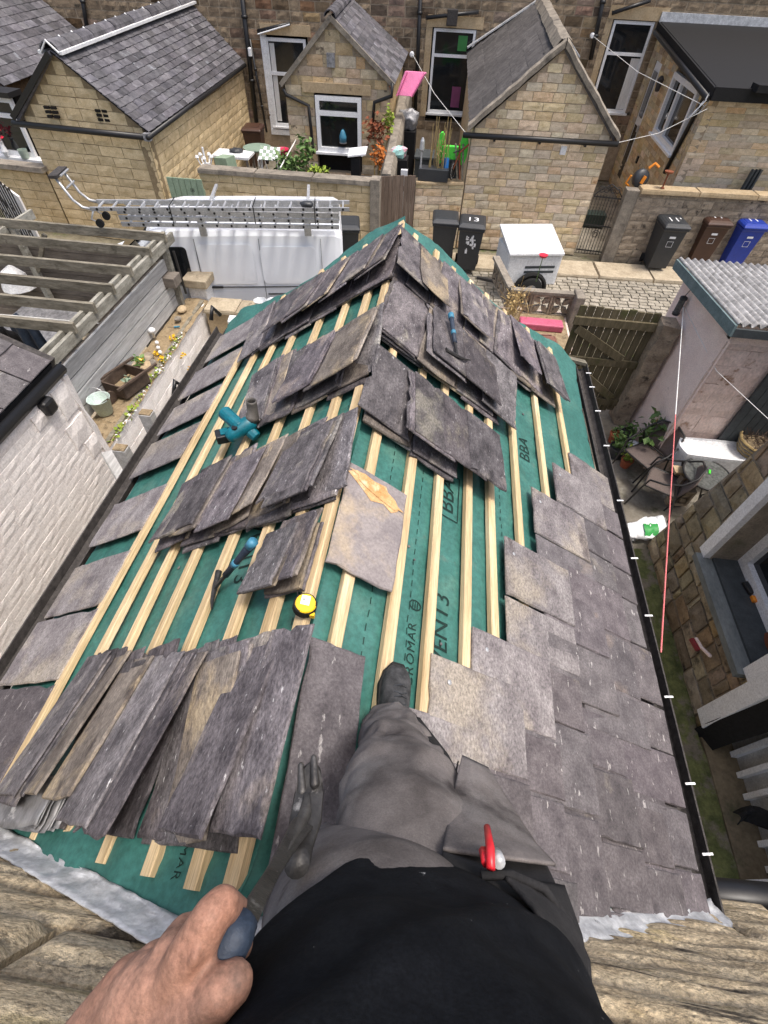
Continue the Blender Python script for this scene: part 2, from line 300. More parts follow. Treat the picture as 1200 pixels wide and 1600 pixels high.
def unit_slate(seed, jag=.012, n=(8, 6), chip=.3):
    rd = random.Random(seed); b = MB(); o = []
    nl, nw = n
    for i in range(nl): o.append((i / nl, 0))
    for i in range(nw): o.append((1, i / nw))
    for i in range(nl): o.append((1 - i / nl, 1))
    for i in range(nw): o.append((0, 1 - i / nw))
    top = []
    for (x, y) in o:
        corner = (x in (0, 1)) and (y in (0, 1)); big = rd.random() < chip * .35
        j = jag * (1.6 if (corner and rd.random() < chip) or big else .45)
        top.append((x + (rd.uniform(0, j) if x < .5 else -rd.uniform(0, j)) * (1 if x in (0, 1) else 0) + (0 if corner else rd.uniform(-.03, .03) * (x not in (0, 1))), y + (rd.uniform(0, 2 * j) if y < .5 else -rd.uniform(0, 2 * j)) * (1 if y in (0, 1) else 0) + (0 if corner else rd.uniform(-.04, .04) * (y not in (0, 1)))))
    k = len(top); bv = [(rd.uniform(.004, .014), rd.uniform(.008, .03)) for _ in top]
    vs = [V(x + (bx if x < .5 else -bx), y + (by if y < .5 else -by), 1) for (x, y), (bx, by) in zip(top, bv)] + [V(x, y, .5 + rd.uniform(-.2, .2)) for x, y in top] + [V(x, y, 0) for x, y in top]
    fs = [tuple(range(k)), tuple(range(2 * k, 3 * k))[::-1]]
    for r in (0, 1): fs += [(r * k + (i + 1) % k, r * k + i, (r + 1) * k + i, (r + 1) * k + (i + 1) % k) for i in range(k)]
    b.add(vs, fs); return b
_uc = {}
def ublock(matl, i, amp=.35):
    k = (matl.name, i, amp)
    if k not in _uc: _uc[k] = unit_block(i * 7 + 3, amp).mesh('block', matl)
    return _uc[k]
def uslate(matl, i, jag=.012):
    k = (matl.name, 's', i, jag)
    if k not in _uc: _uc[k] = unit_slate(i * 5 + 1, jag, (8, 6) if matl.name in ('loose slate', 'laid slate', 'dusty slate', 'stained slate') else (3, 2)).mesh('slate', matl)
    return _uc[k]
def frame(o, u, v, w):                                  # matrix with columns u, v, w at o
    return Matrix(((u.x, v.x, w.x, o.x), (u.y, v.y, w.y, o.y), (u.z, v.z, w.z, o.z), (0, 0, 0, 1)))
def crop_u(poly, z):
    xs = []
    n = len(poly)
    for i in range(n):
        (x0, z0), (x1, z1) = poly[i], poly[(i + 1) % n]
        if (z0 <= z < z1) or (z1 <= z < z0): xs.append(x0 + (x1 - x0) * (z - z0) / (z1 - z0))
    xs.sort(); return [(xs[i], xs[i + 1]) for i in range(0, len(xs) - 1, 2)]
def stone_wall(parent, a, b, poly, ch, bl, matl, mortar, holes=(), thick=.2, proud=.02, name='wall', piece='stone', limit=300, gap=.008, seed=1, amp=.4, jitter=.3, skip=None, flip=False):
    """wall from ground point a towards b; poly in (along, height); each stone an object, behind it the mortar core.  Outward is to the right of a->b turned: n = (d.y,-d.x)."""
    rd = random.Random(seed); a = Vector(a); d = (Vector(b) - a); d.z = 0; d.normalize(); nrm = V(d.y, -d.x, 0) * (-1 if flip else 1); up = V(0, 0, 1)
    zs = [p[1] for p in poly]; z = min(zs); core = MB(); rest = MB(); items = []
    row = 0
    while z < max(zs) - .02:
        h = ch * (1 + rd.uniform(-jitter, jitter) * .5); z1 = min(z + h, max(zs))
        s0 = crop_u(poly, z + .001); s1 = crop_u(poly, z1 - .002)
        if s0 and s1:
            lo0, hi0, lo1, hi1 = s0[0][0], s0[-1][1], s1[0][0], s1[-1][1]
            hs = sorted([(max(h0, min(lo0, lo1)), min(h1, max(hi0, hi1))) for (h0, h1, g0, g1) in holes if g0 < z1 - .02 and g1 > z + .02])
            cuts = []; c0, c1 = lo0, lo1
            for h0, h1 in hs:
                if h0 > max(c0, c1) + .005: cuts.append((c0, c1, h0, h0))
                c0 = c1 = max(h1, max(c0, c1) if hs else h1)
            if hi0 > c0 + .005 or hi1 > c1 + .005: cuts.append((c0, c1, hi0, hi1))
            for (p0, p1, q0, q1) in cuts:
                A = lambda u, zz: a + d * u + up * zz
                core.prism([A(p0, z), A(q0, z), A(q1, z1), A(p1, z1)], -nrm * thick)
                u0, u1 = max(p0, p1), min(q0, q1); u = u0 - (rd.uniform(0, bl * .6) if row % 2 else 0)
                while u < u1 - .02:
                    L = bl * (1 + rd.uniform(-jitter, jitter)); e = u + L
                    if u1 - e < bl * .35: e = u1
                    x0, x1 = max(u, u0) + gap / 2, min(e, u1) - gap / 2
                    if x1 - x0 > .03 and not (skip and skip((x0 + x1) / 2, z)): items.append((x0, x1, z + gap / 2, z1 - gap / 2))
                    u = e
        z = z1; row += 1
    w = core.build(name, mortar, parent)
    items.sort(key=lambda t: -(t[1] - t[0]) * (t[3] - t[2]) / (CAM - (a + d * (t[0] + t[1]) / 2 + up * t[2])).length_squared)
    for k, (x0, x1, z0, z1) in enumerate(items):
        o = a + d * x0 + up * z0 - nrm * .002; M = frame(o, d * (x1 - x0), nrm * (proud * rd.uniform(.7, 1.4)), up * (z1 - z0))
        if flip: M = frame(o + d * (x1 - x0), -d * (x1 - x0), nrm * (proud * rd.uniform(.7, 1.4)), up * (z1 - z0))
        if k < limit: link(piece, ublock(matl, rd.randrange(5), amp), w, M)
        else:
            me = unit_block(rd.randrange(40), amp); rest.add([M @ v for v in me.v], me.f)
    if rest.v: rest.build('rubble_stone' if piece != 'stone' else 'small_stone', matl, w, kind='stuff')
    return w
def slate_roof(parent, A, B, C, D, rows, wid, matl, limit=300, th=.012, seed=1, name='roof', under=None, lift=.03):
    """A,B eave ends, C,D ridge ends above B,A"""
    rd = random.Random(seed); A, B, C, D = map(Vector, (A, B, C, D)); nr = (B - A).cross(D - A).normalized(); nr = nr if nr.z > 0 else -nr
    G = lambda u, t: (A + (B - A) * u) * (1 - t) + (D + (C - D) * u) * t
    sh = MB().grid(lambda u, t: G(u, t) - nr * .012, 12, 8).build(name, under or dark_in, parent)
    items = []
    for r in range(rows):
        t0 = r / rows; t1 = min(1, (r + 1.25) / rows); ln = (G(0, 0) - G(1, 0)).length * (1 - t0) + (G(0, 1) - G(1, 1)).length * t0
        u = -(wid * .5 if r % 2 else 0) / ln
        while u < 1 - .004:
            e = u + wid * rd.uniform(.85, 1.15) / ln; x0, x1 = max(u, 0), min(e, 1)
            if 1 - e < .3 * wid / ln: x1 = 1; e = 1
            if x1 - x0 > .15 * wid / ln: items.append((x0 + .003 / ln, x1 - .003 / ln, t0 - .01, t1))
            u = e
    cen = lambda it: G((it[0] + it[1]) / 2, it[2])
    items.sort(key=lambda it: (cen(it) - CAM).length)
    rest = MB()
    for k, (x0, x1, t0, t1) in enumerate(items):
        dn = G(x0, t0) - G(x0, t1); wd = G(x1, t1) - G(x0, t1); tail = rd.uniform(.9, 1.15) * lift
        o = G(x0, t1) + nr * .004; M = frame(o, dn + nr * tail, wd, nr * th * rd.uniform(.8, 1.4))
        if wd.cross(nr).dot(dn) < 0: M = frame(o + wd, dn + nr * tail, -wd, nr * th)
        if k < limit: link('slate', uslate(matl, rd.randrange(6)), sh, M)
        else: me = unit_slate(rd.randrange(60), .012, (2, 2)); rest.add([M @ v for v in me.v], me.f)
    if rest.v: rest.build('far_slate', matl, sh, kind='stuff')
    return sh
def ridge_tiles(parent, a, b, n, r, matl, mortar=None, sag=.0):
    a, b = Vector(a), Vector(b); d = (b - a) / n; dn = d.normalized(); sx = dn.cross(V(0, 0, 1)).normalized(); up = sx.cross(dn)
    for i in range(n):
        o = a + d * i; rr = r * (1 + .03 * math.sin(i * 3)); ring = lambda p, q: [p + (sx * math.cos(t) * q * 1.15 + up * math.sin(t) * q) for t in [math.pi * k / 6 for k in range(7)]]
        MB().loft([ring(o + dn * .006, rr), ring(o + d * .99, rr * .97)], cap=False, closed=False).build('ridge_tile', matl, parent, solid=.02)
        if mortar: MB().tube([o + sx * r * 1.1 - up * .0, o + up * r * 1.03, o - sx * r * 1.1], .02, 5).build('ridge_joint', mortar, parent)
    if mortar:
        for q in (1, -1): MB().bar(a + sx * q * r * 1.25, b + sx * q * r * 1.25, .07, .05, up).build('mortar_fillet', mortar, parent)
def window(parent, o, u, v, n, fr=.07, mullions=(), transoms=(), depth=.06, frame_m=None, glass=None, sill=True, blind=None):
    """o lower left corner, u/v edge vectors, n outward unit"""
    o, u, v, n = map(Vector, (o, u, v, n)); uu, vv = u.normalized(), v.normalized(); w, h = u.length, v.length; f = MB()
    f.obox(o, uu * w, vv * fr, n * depth); f.obox(o + vv * (h - fr), uu * w, vv * fr, n * depth)
    f.obox(o + vv * fr, uu * fr, vv * (h - 2 * fr), n * depth); f.obox(o + vv * fr + uu * (w - fr), uu * fr, vv * (h - 2 * fr), n * depth)
    for x in mullions: f.obox(o + vv * fr + uu * (x * w - fr / 2), uu * fr, vv * (h - 2 * fr), n * (depth - .004))
    for y in transoms: f.obox(o + uu * fr + vv * (y * h - fr / 2), uu * (w - 2 * fr), vv * fr, n * (depth - .008))
    wo = f.build('window', frame_m or white_pl, parent)
    MB().obox(o + uu * fr * .8 + vv * fr * .8, uu * (w - 1.6 * fr), vv * (h - 1.6 * fr), n * .02).build('pane', glass or glass_m, wo)
    for (x0, x1, y0, y1, mm) in (blind or ()):
        MB().obox(o + uu * x0 * w + vv * y0 * h + n * .021, uu * (x1 - x0) * w, vv * (y1 - y0) * h, n * .003).build('curtain', mm, wo)  # also carries the painted reflections of the middle window
    if sill: MB().obox(o - uu * .05 - vv * .05 , uu * (w + .1), vv * .048, n * (depth + .07)).build('sill', frame_m or white_pl, wo)
    return wo
def leaves(c, r, n, size, rd, sq=(1, 1, 1)):
    b = MB()
    for i in range(n):
        d = V(rd.gauss(0, 1), rd.gauss(0, 1), rd.gauss(0, 1)).normalized() * r * rd.uniform(.25, 1); p = Vector(c) + V(d.x * sq[0], d.y * sq[1], d.z * sq[2])
        q = Euler((rd.uniform(-1, 1), rd.uniform(-1, 1), rd.uniform(0, 6.3))).to_matrix(); s = size * rd.uniform(.6, 1.3)
        b.add([p, p + q @ V(s * .35, s * .5, s * .12), p + q @ V(0, s, 0), p + q @ V(-s * .35, s * .5, s * .12)], [(0, 1, 2), (0, 2, 3)])
    return b

def sign(txt, loc, rot, size, mm, parent, name='lettering', align='CENTER', ext=.0):
    cu = bpy.data.curves.new(name, 'FONT'); cu.body = txt; cu.size = size; cu.align_x = align; cu.align_y = 'CENTER'; cu.resolution_u = 3; cu.extrude = ext
    o = bpy.data.objects.new('tmp', cu); COL.objects.link(o); dg = bpy.context.evaluated_depsgraph_get(); me = bpy.data.meshes.new_from_object(o.evaluated_get(dg)); bpy.data.objects.remove(o)
    me.materials.clear(); me.materials.append(mm); o = bpy.data.objects.new(name, me); COL.objects.link(o)
    M = Matrix.Translation(loc) @ rot.to_matrix().to_4x4()
    if parent: o.parent = parent; M = Matrix.Translation(-Vector(parent.location)) @ M
    o.matrix_local = M; ORG[o.name] = Vector(loc); return o
# ================================================================== ground
def gz(fn): return fn
gb = MB(); gb.box(-260, -260, -1, 260, 320, -.03); gb.build('ground', grd_m, kind='structure')
MB().box(1.3, .2, -.03, 3.5, 7.2, -.004).build('yard_floor', conc_m, kind='structure')
MB().box(3.5, 3.9, -.03, 7.0, 7.2, -.006).build('yard_paving', conc_m, kind='structure')
MB().box(-2.9, -.5, -.03, -1.7, 8.0, -.004).build('side_passage', conc_m, kind='structure')
MB().box(-12, 13.7, -.03, 12, 19.6, -.008).build('back_yards', conc_m, kind='structure')
MB().box(-14, 8.3, -.03, 14, 13.2, -.012).build('alley', grd_m, kind='structure')
rdm = random.Random(3)
pv = thing('pavement', 'strip of worn sandstone flags along the far side of the alley', 'pavement', (3, 12.7, 0)); pv['kind'] = 'structure'; del pv['category']
x = -1.2
while x < 8.4:
    w = rdm.uniform(1.15, 1.5); y0 = 12.02 + x * .05
    M = frame(V(x + .012, y0, -.02), V(w - .025, .05 * w, 0), V(-.03, .82, 0), V(0, 0, .09 + rdm.uniform(-.006, .006)))
    if (1.3 + (x + w / 2) * 0) and True: link('flagstone', uslate(flag_m, rdm.randrange(6), .006), pv, M)
    x += w
cb = thing('cobbled_lane', 'worn cobbles and moss in the lane', 'lane', (3, 11, 0)); cb['kind'] = 'structure'; del cb['category']
sp = MB(); nn = 0
for r in range(17):
    yy = 11.98 - r * .145; x = -1.0 + (r % 2) * .1
    while x < 7.2:
        w = rdm.uniform(.17, .27)
        M = frame(V(x, yy + x * .05 - .135, -.02), V(w - .014, 0, 0), V(0, .13, 0), V(0, 0, .035 + rdm.uniform(0, .012)))
        vis = (3.0 < x < 6.0 and r < 6)
        if vis and nn < 280: link('cobble', uslate(cob_m, rdm.randrange(6), .05), cb, M); nn += 1
        else: me = unit_slate(rdm.randrange(40), .05); sp.add([M @ v for v in me.v], me.f)
        x += w
sp.build('cobbles', cob_m, cb, kind='stuff')

# ================================================================== the roof being stripped
XR, XE, XL, ZR, ZE = -.306, 1.485, -2.096, 3.8, 2.63
LS = math.hypot(XE - XR, ZR - ZE); DR = V(XE - XR, 0, ZE - ZR) / LS; DL = V(XL - XR, 0, ZE - ZR) / LS
NR = V(-DR.z, 0, DR.x); NL = V(DL.z, 0, -DL.x); YY = V(0, 1, 0)
def RP(side, s, y, h=0):
    return V(XR, y, ZR) + (DR if side == 'R' else DL) * s + (NR if side == 'R' else NL) * h
rf = thing('roof_extension', 'half stripped slate roof of the near extension with green membrane and new battens', 'roof', (-.3, 2, 0))
eb = MB(); eb.box(-1.98, -.1, 0, 1.37, 3.98, 2.5); eb.prism([V(-1.98, 3.98, 2.5), V(1.37, 3.98, 2.5), V(XR, 3.98, 3.62)], V(0, -.2, 0)); eb.build('wall', mortar_g, rf)
BR = [.13, .35, .53, .73, .90, 1.12, 1.40, 1.70]; BL = [.03, .18, .37, .60, .85, 1.06, 1.27, 1.49]
def memb(side, s, y):
    h = -.036 + .013 * mnoise.noise(V(s * 2.2, y * 1.3, 3 if side == 'R' else 9)) + .006 * mnoise.noise(V(s * 9, y * 4, 5)) - .008 * max(0, 1 - 9 * abs(mnoise.noise(V(s * 3.1, y * 2.3, 8))))
    if y > 3.9: h += .035 * ((y - 3.9) / .35) ** 2 * (1 + .8 * mnoise.noise(V(s * 3, 0, 1)))
    if y < .08 + .1 * s: h += (.08 + .1 * s - y) * .25 * (1 + .6 * mnoise.noise(V(s * 4, y * 6, 2)))
    return h
for sd_, y1 in (('R', 4.2), ('L', 4.28)):
    MB().grid(lambda u, t: (lambda y: RP(sd_, u * 2.10, y, memb(sd_, u * 2.1, y)))(-.15 + .11 * u * 2.1 + (y1 + .15 - .11 * u * 2.1 + .07 * math.sin(u * 9) * (t > .98)) * t), 80, 150).build('membrane', green_m, rf, True)
def batten(side, s, y0, y1, rd=random.Random(11)):
    b = MB(); d = DR if side == 'R' else DL; n = NR if side == 'R' else NL; k = 7; rings = []
    w = .047 * rd.uniform(.92, 1.08); t = .03; ph = rd.uniform(0, 9)
    for i in range(k + 1):
        y = y0 + (y1 - y0) * i / k; o = RP(side, s + .004 * math.sin(ph + y * 1.7), y, -.024 + .002 * math.sin(y * 3 + ph)); e = .004
        rings.append([o - d * (w / 2), o - d * (w / 2) + n * (t - e), o - d * (w / 2 - e) + n * t, o + d * (w / 2 - e) + n * t, o + d * (w / 2) + n * (t - e), o + d * (w / 2)])
    b.loft(rings); b.build('batten', batten_w, rf)
for i, s in enumerate(BR):
    if i == 7: batten('R', s, .0, 4.1)
    else: batten('R', s, -.02, [4.12, 4.15, 4.1, 4.13, 4.12, 4.1, 4.12][i])
for i, s in enumerate(BL): batten('L', s, [-.04, -.05, -.04, -.03, 0, .0, .05, .1][i] + .0, [4.2, 4.12, 4.17, 4.2, 4.22, 4.12, 4.15, 4.1][i])
# rafters showing below as a ridge of membrane are left out; printing on the membrane
def printed(txt, side, s, y, size, rot, spacing=1.0, xs=1.0):
    cu = bpy.data.curves.new('print', 'FONT'); cu.body = txt; cu.size = size; cu.align_x = 'CENTER'; cu.align_y = 'CENTER'; cu.space_character = spacing; cu.resolution_u = 3
    o = bpy.data.objects.new('tmp', cu); COL.objects.link(o); dg = bpy.context.evaluated_depsgraph_get(); me = bpy.data.meshes.new_from_object(o.evaluated_get(dg)); bpy.data.objects.remove(o)
    c, sn = math.cos(rot), math.sin(rot)
    # text x runs along +y of the roof (rot 0), text up runs towards the ridge on the right slope
    bm = bmesh.new(); bm.from_mesh(me); bmesh.ops.triangulate(bm, faces=bm.faces[:])
    bmesh.ops.subdivide_edges(bm, edges=[e for e in bm.edges if e.calc_length() > size * .25], cuts=1)
    for v in bm.verts:
        a, b = v.co.x * xs, v.co.y; yy = y + a * c - b * sn; ss = s - (a * sn + b * c) * (1 if side == 'R' else -1)
        v.co = RP(side, ss, yy, memb(side, ss, yy) + .0035) - ORG[rf.name]
    bm.to_mesh(me); bm.free(); me.materials.clear(); me.materials.append(print_m)
    o = link('membrane_print', me, rf); return o
printed('BBA', 'R', .62, 1.66, .13, 0, 1.0); printed('BBA', 'R', 1.26, 2.46, .13, 0, 1.0)
printed('CROMAR', 'R', .475, .745, .058, 0, 1.15); printed('VENT3', 'R', .62, .90, .12, 0, .95); printed('pro', 'R', .80, .72, .13, 0, 1)
printed('VENT3', 'L', .48, 1.12, .12, math.pi, .95); printed('CROMAR', 'L', .95, .52, .05, math.pi, 1.1); printed('CROMAR', 'L', .27, .05, .04, math.pi, 1.1)
# box round BBA and the small emblem after CROMAR
def line_on(side, pts, w, name='membrane_print'):
    b = MB()
    for (s0, y0), (s1, y1) in zip(pts, pts[1:]):
        d = V(s1 - s0, y1 - y0, 0).normalized(); q = V(-d.y, d.x, 0) * w / 2
        b.quad(*[RP(side, s, y, memb(side, s, y) + .0035) for s, y in ((s0 - q.x, y0 - q.y), (s1 - q.x, y1 - q.y), (s1 + q.x, y1 + q.y), (s0 + q.x, y0 + q.y))])
    b.build(name, print_m, rf)
line_on('R', [(.545, 1.51), (.545, 1.81), (.69, 1.81), (.69, 1.51), (.545, 1.51)], .006)
line_on('R', [(.475 + .03 * math.sin(t * .7), .955 + .022 * math.cos(t * .7)) for t in range(10)], .006)
for q in (-.012, 0, .012): line_on('R', [(.475 + q, .94), (.475 + q, .97)], .005)
for s in (.24, .645, 1.0):
    line_on('R', [(s - .075, y * .02 + .0) for y in range(10, 14)], .002)
b = MB()
for s, sd_ in ((.255, 'R'), (.445, 'R'), (.10, 'L'), (1.0, 'R')):
    for k in range(70):
        y = .1 + k * .055
        b.quad(*[RP(sd_, a, c, memb(sd_, a, c) + .003) for a, c in ((s, y), (s + .004, y), (s + .004, y + .03), (s, y + .03))])
b.build('membrane_stitching', print_m, rf, kind='stuff')
# laid slates of the right slope: courses from the eaves up
rd = random.Random(21)
HE = [1.69, 1.47, 1.235, .975, .765, .56, .375]; YE = [2.70, 2.44, 2.06, 1.55, .95, .76, .53]
for k, (s0, ye) in enumerate(zip(HE, YE)):
    ln = .47 if k else .43; y = ye; j = 0
    while y > -.02:
        w = rd.uniform(.21, .33) if j else .36
        y0 = max(y - w, -.03); top = (j == 0) or (k + 1 < len(HE) and y0 > YE[k + 1] - .1)
        lift = rd.uniform(0, .007) + (.004 if j % 2 else 0); sk = rd.uniform(-.012, .012)
        o = RP('R', s0 - .015 + sk, y0 + .004, .008 + lift); t = rd.uniform(.009, .015)
        u = DR * (ln + rd.uniform(-.01, .015)) + NR * (.031 + rd.uniform(-.005, .008)); w_ = YY * (y - y0 - .010) + DR * rd.uniform(-.006, .006) + NR * rd.uniform(-.007, .012)
        link('slate', uslate(slate_dust if top else slate_laid, rd.randrange(6), .009), rf, frame(o, u, w_, NR * t)); y = y0; j += 1
y = 2.74
while y > 0:                                                                 # under-eaves course shows as the doubled edge
    link('slate', uslate(slate_laid, rd.randrange(6), .02), rf, frame(RP('R', 1.86, y - .36, -.012), DR * .26, YY * .35, NR * .009)); y -= .36
nb = MB()
for (s, yy) in ((.62, .66), (.82, .86), (.44, .48), (1.02, 1.45), (1.28, 1.96), (1.52, 2.34)):
    nb.lathe(RP('R', s, yy, .028), [(.010, 0), (.010, .004), (.002, .006)], 8, NR)
nb.build('clout_nail', alu_m, rf)
for (y0, y1) in ((3.60, 4.05), (3.05, 3.48), (2.6, 2.95), (2.12, 2.50), (1.50, 1.88), (1.0, 1.36), (.60, .99), (.1, .59)):
    o = RP('L', 1.50 + rd.uniform(-.02, .01), y1, .002); yv = rd.uniform(-.03, .03)
    link('slate', uslate(slate_dust if y0 > .5 else slate_laid, rd.randrange(6), .02), rf, frame(o, DL * (.60 + rd.uniform(-.02, .03)) + NL * .01 + YY * yv, YY * -(y1 - y0), NL * .010))
# gutters, fascia, clips
for side, x0, sg in (('R', XE, 1), ('L', XL, -1)):
    prof = [(-.035, .035), (-.03, -.02), (0.0, -.05), (.035, -.055), (.07, -.03), (.078, .04), (.07, .04), (.062, -.02), (.035, -.042), (.003, -.038), (-.02, -.012), (-.027, .035)]
    y0, y1 = (.06 if sg > 0 else -.2), 4.3
    MB().loft([[V(x0 + sg * (px + .008), y, ZE - .035 + pz) for px, pz in prof][::sg] for y in [y0 + (y1 - y0) * i / 8 for i in range(9)]]).build('gutter', gutter_m, rf)
    MB().box(*( (x0 - .06, -.1, ZE - .28, x0 - .035, 4.1, ZE - .05) if sg > 0 else (x0 + .035, -.1, ZE - .28, x0 + .06, 4.1, ZE - .05))).build('fascia', black_pl, rf)
for y in (.33, .62, 1.05, 1.55, 1.98, 2.5, 3.1, 3.55, 3.9, 4.12):
    MB().bar((XE + .05, y, ZE + .006), (XE + .10, y + .008, ZE + .004), .010, .006).build('gutter_clip', white_pl, rf)
MB().bar((1.2, 4.22, ZE + .1), (XE + .07, 4.3, ZE - .0), .06, .03).build('eaves_board', old_wood, rf)
# rotten lead along the wall
def lead(side, s, t):
    y0 = -.17 + .115 * s; y = y0 + t * ((.046 if side == 'L' else .085) + .012 * mnoise.noise(V(s * 6, 2, 1))); h = .012 + (1 - t) ** 1.5 * .09 + (.018 * mnoise.noise(V(s * 14, t * 3, 7)) + .018 * mnoise.noise(V(s * 34, t * 5, 3))) * min(1, math.sin(math.pi * t) * 1.6 + .1) - .002
    return RP(side, s, y + .004 * mnoise.noise(V(s * 25, t * 5, 9)), h)
MB().grid(lambda u, t: lead('L', .0 + u * 2.1, t), 90, 8).build('lead_flashing', lead_m, rf, True, solid=.004)
MB().grid(lambda u, t: lead('R', .0 + u * 2.2, t), 90, 8).build('lead_flashing', lead_m, rf, True, solid=.004)

# ================================================================== loose slates, tools
slate_worn = mat('weathered loose slate', (.085, .07, .062), (.27, .235, .20), 6, (1.5, .7, 1.5), .78, .8, .25, ((.40, .32, .21), 3.5, .52, .10, (1.2, .8, 1.2), .7), bscale=60, bdist=.008, spot2=((.06, .05, .048), 5, .6, .08, (1.5, .7, 1.5), .8), fine=.45)
rd = random.Random(5)
def stack_row(side, s0, s1, y0, y1, label, group, depth=2, base=.02, w=.30, gaps=(.10, .2), h_end=.03, tilt=.04, skew=.0, mm=None):
    """slates lying lengthwise along the battens, fanned down the slope, each leaning on the one above it, with others tucked under it"""
    d, n = (DR, NR) if side == 'R' else (DL, NL)
    def put(s, yy, ln, ww, hb, tl, wj, th):
        o = RP(side, s, yy + ln, hb + tl); u = -YY * ln + d * wj; v = d * ww - n * tl; M = frame(o, u, v, n * th)
        if u.cross(v).dot(n) < 0: M = frame(o + v, u, -v, n * th)
        q = link('slate', uslate(mm or (slate_worn if rd.random() < .25 else slate_new), rd.randrange(6), .03), None, M); tagset(q, label, 'slate', group)
    s = s0; L = y1 - y0
    while s < s1:
        k = rd.choice((0, 1, 1, 2)); ln = L * rd.uniform(.93, 1.02); yy = y0 + rd.uniform(-.02, .03) + skew * (s - s0); tl = tilt * rd.uniform(.85, 1.15); hb = base + h_end; wj = rd.uniform(-.014, .014)
        put(s, yy, ln, w * rd.uniform(.92, 1.05), hb, tl, wj, rd.uniform(.007, .012))
        for q in range(k): s += rd.uniform(.012, .026); put(s, yy + rd.uniform(-.035, .02), ln * rd.uniform(.95, 1.02), w * rd.uniform(.92, 1.05), hb + .008 * (q + 1), tl, wj + rd.uniform(-.012, .012), rd.uniform(.007, .011))
        s += rd.uniform(*gaps)
    for lay in range(depth):                                    # the pile beneath
        s = s0 + rd.uniform(.02, .06)
        while s + w * .75 < s1 + w * .4: ww = w * rd.uniform(.95, 1.05); put(s, y0 + rd.uniform(-.045, .01), L * rd.uniform(.95, 1.02), ww, base - .014 + lay * .018, .004, rd.uniform(-.01, .01), .011); s += ww * rd.uniform(.85, 1.0)
stack_row('L', -.07, 1.16, 3.16, 3.85, 'loose grey slate in the farthest fanned row on the left slope, at the gable end', 'slates fanned at the gable on the left slope', gaps=(.06, .11), w=.26)
stack_row('L', -.07, .74, 2.05, 2.68, 'loose grey slate in the short fanned row behind the teal blower, left slope', 'slates fanned behind the blower', gaps=(.08, .15), w=.27)
stack_row('L', -.07, 1.0, 1.22, 1.72, 'loose grey slate in the fanned row between blower and claw hammer, left slope', 'slates fanned between blower and hammer', gaps=(.07, .13), skew=.05, w=.26)
stack_row('L', -.02, .13, .80, 1.12, 'loose broken slate in the small bundle under the hammer handle, left slope', 'slates bundled by the hammer handle', 2, w=.2, gaps=(.05, .08))
stack_row('L', .0, 1.04, .05, .62, 'loose long slate in the nearest fanned row, beside the worker on the left slope', 'slates fanned nearest the house wall', 1, gaps=(.055, .095), w=.22, skew=.07, tilt=.055, h_end=.02)
stack_row('R', -.05, 1.44, 3.14, 3.80, 'loose dusty slate in the farthest fanned row on the right slope, at the gable end', 'slates fanned at the gable on the right slope', gaps=(.09, .17), w=.28)
stack_row('R', -.03, 1.0, 2.46, 3.04, 'loose dusty slate in the middle fanned row on the right slope, around the upright hammer', 'slates fanned around the upright hammer', gaps=(.17, .27), w=.33)
stack_row('R', -.02, .62, 1.74, 2.26, 'loose purple slate in the nearest fanned row on the right slope, above the BBA print', 'slates fanned above the print', gaps=(.15, .22), w=.31)
def lone_slate(side, s0, y1, ln, wd, h, label, mm, seed=0, rot=0, tilt=0):
    d, n = (DR, NR) if side == 'R' else (DL, NL); u = -YY * ln + d * rot; v = d * wd - n * tilt; o = RP(side, s0, y1, h)
    M = frame(o, u, v, n * .011)
    if u.cross(v).dot(n) < 0: M = frame(o + v, u, -v, n * .011)
    q = link('slate', uslate(mm, seed, .02), None, M); tagset(q, label, 'slate'); return q
big = lone_slate('R', .015, 1.45, .53, .315, .02, 'large single slate with an orange mineral stain, lying below the ridge', slate_hole, 2, -.015)
b = MB(); r2 = random.Random(4)
for j in range(2):
    pts = []
    for i in range(16):
        t = i / 15; a = t * 2 * math.pi; pts.append((.16 + .13 * math.cos(a) * (1 + .25 * r2.uniform(-1, 1)) , 1.36 + (.055 - .02 * j) * math.sin(a) * (1 + .4 * r2.uniform(-1, 1)) - .08 * math.cos(a) * .5))
    b.add([RP('R', s, y, .0335 + j * .003) for s, y in pts], [tuple(range(16))])
q = bpy.data.objects.new('mineral_stain', b.mesh('stain', rust_m)); COL.objects.link(q); q.parent = big; q.matrix_parent_inverse = big.matrix_basis.inverted()
lone_slate('R', .005, .62, .60, .22, .055, 'wide purple slate beside the boot, split pale along its left half', slate_laid, 1, .02, .02)
lone_slate('L', -.12, .63, .56, .18, .075, 'pale streaked slate lying across the ridge beside the boot', slate_new, 3, .03, .0)
# bundle of folded lead soakers at the bottom left
for k in range(9):
    b = MB(); r2 = random.Random(k); dx = r2.uniform(-.03, .03)
    def fn(u, t):
        s = .90 + u * (.56 - .02 * k) + dx; y = .03 + t * .15 + .01 * math.sin(u * 5 + k); edge = max(0, u - .75) * .0
        return RP('L', s, y, .012 + k * .0085 + .010 * mnoise.noise(V(u * 4, t * 3, k * .35)) + .02 * (1 - t) * math.sin(u * 6 + k * .3) * .4 + .05 * max(0, .25 - u) * (k / 9))
    b.grid(fn, 16, 6).build('lead_soaker', lead_d, None, True, 'crinkled old lead sheet in the bundle left of the nearest slate row', 'lead sheet', 'lead soakers stacked by the wall', solid=.003)
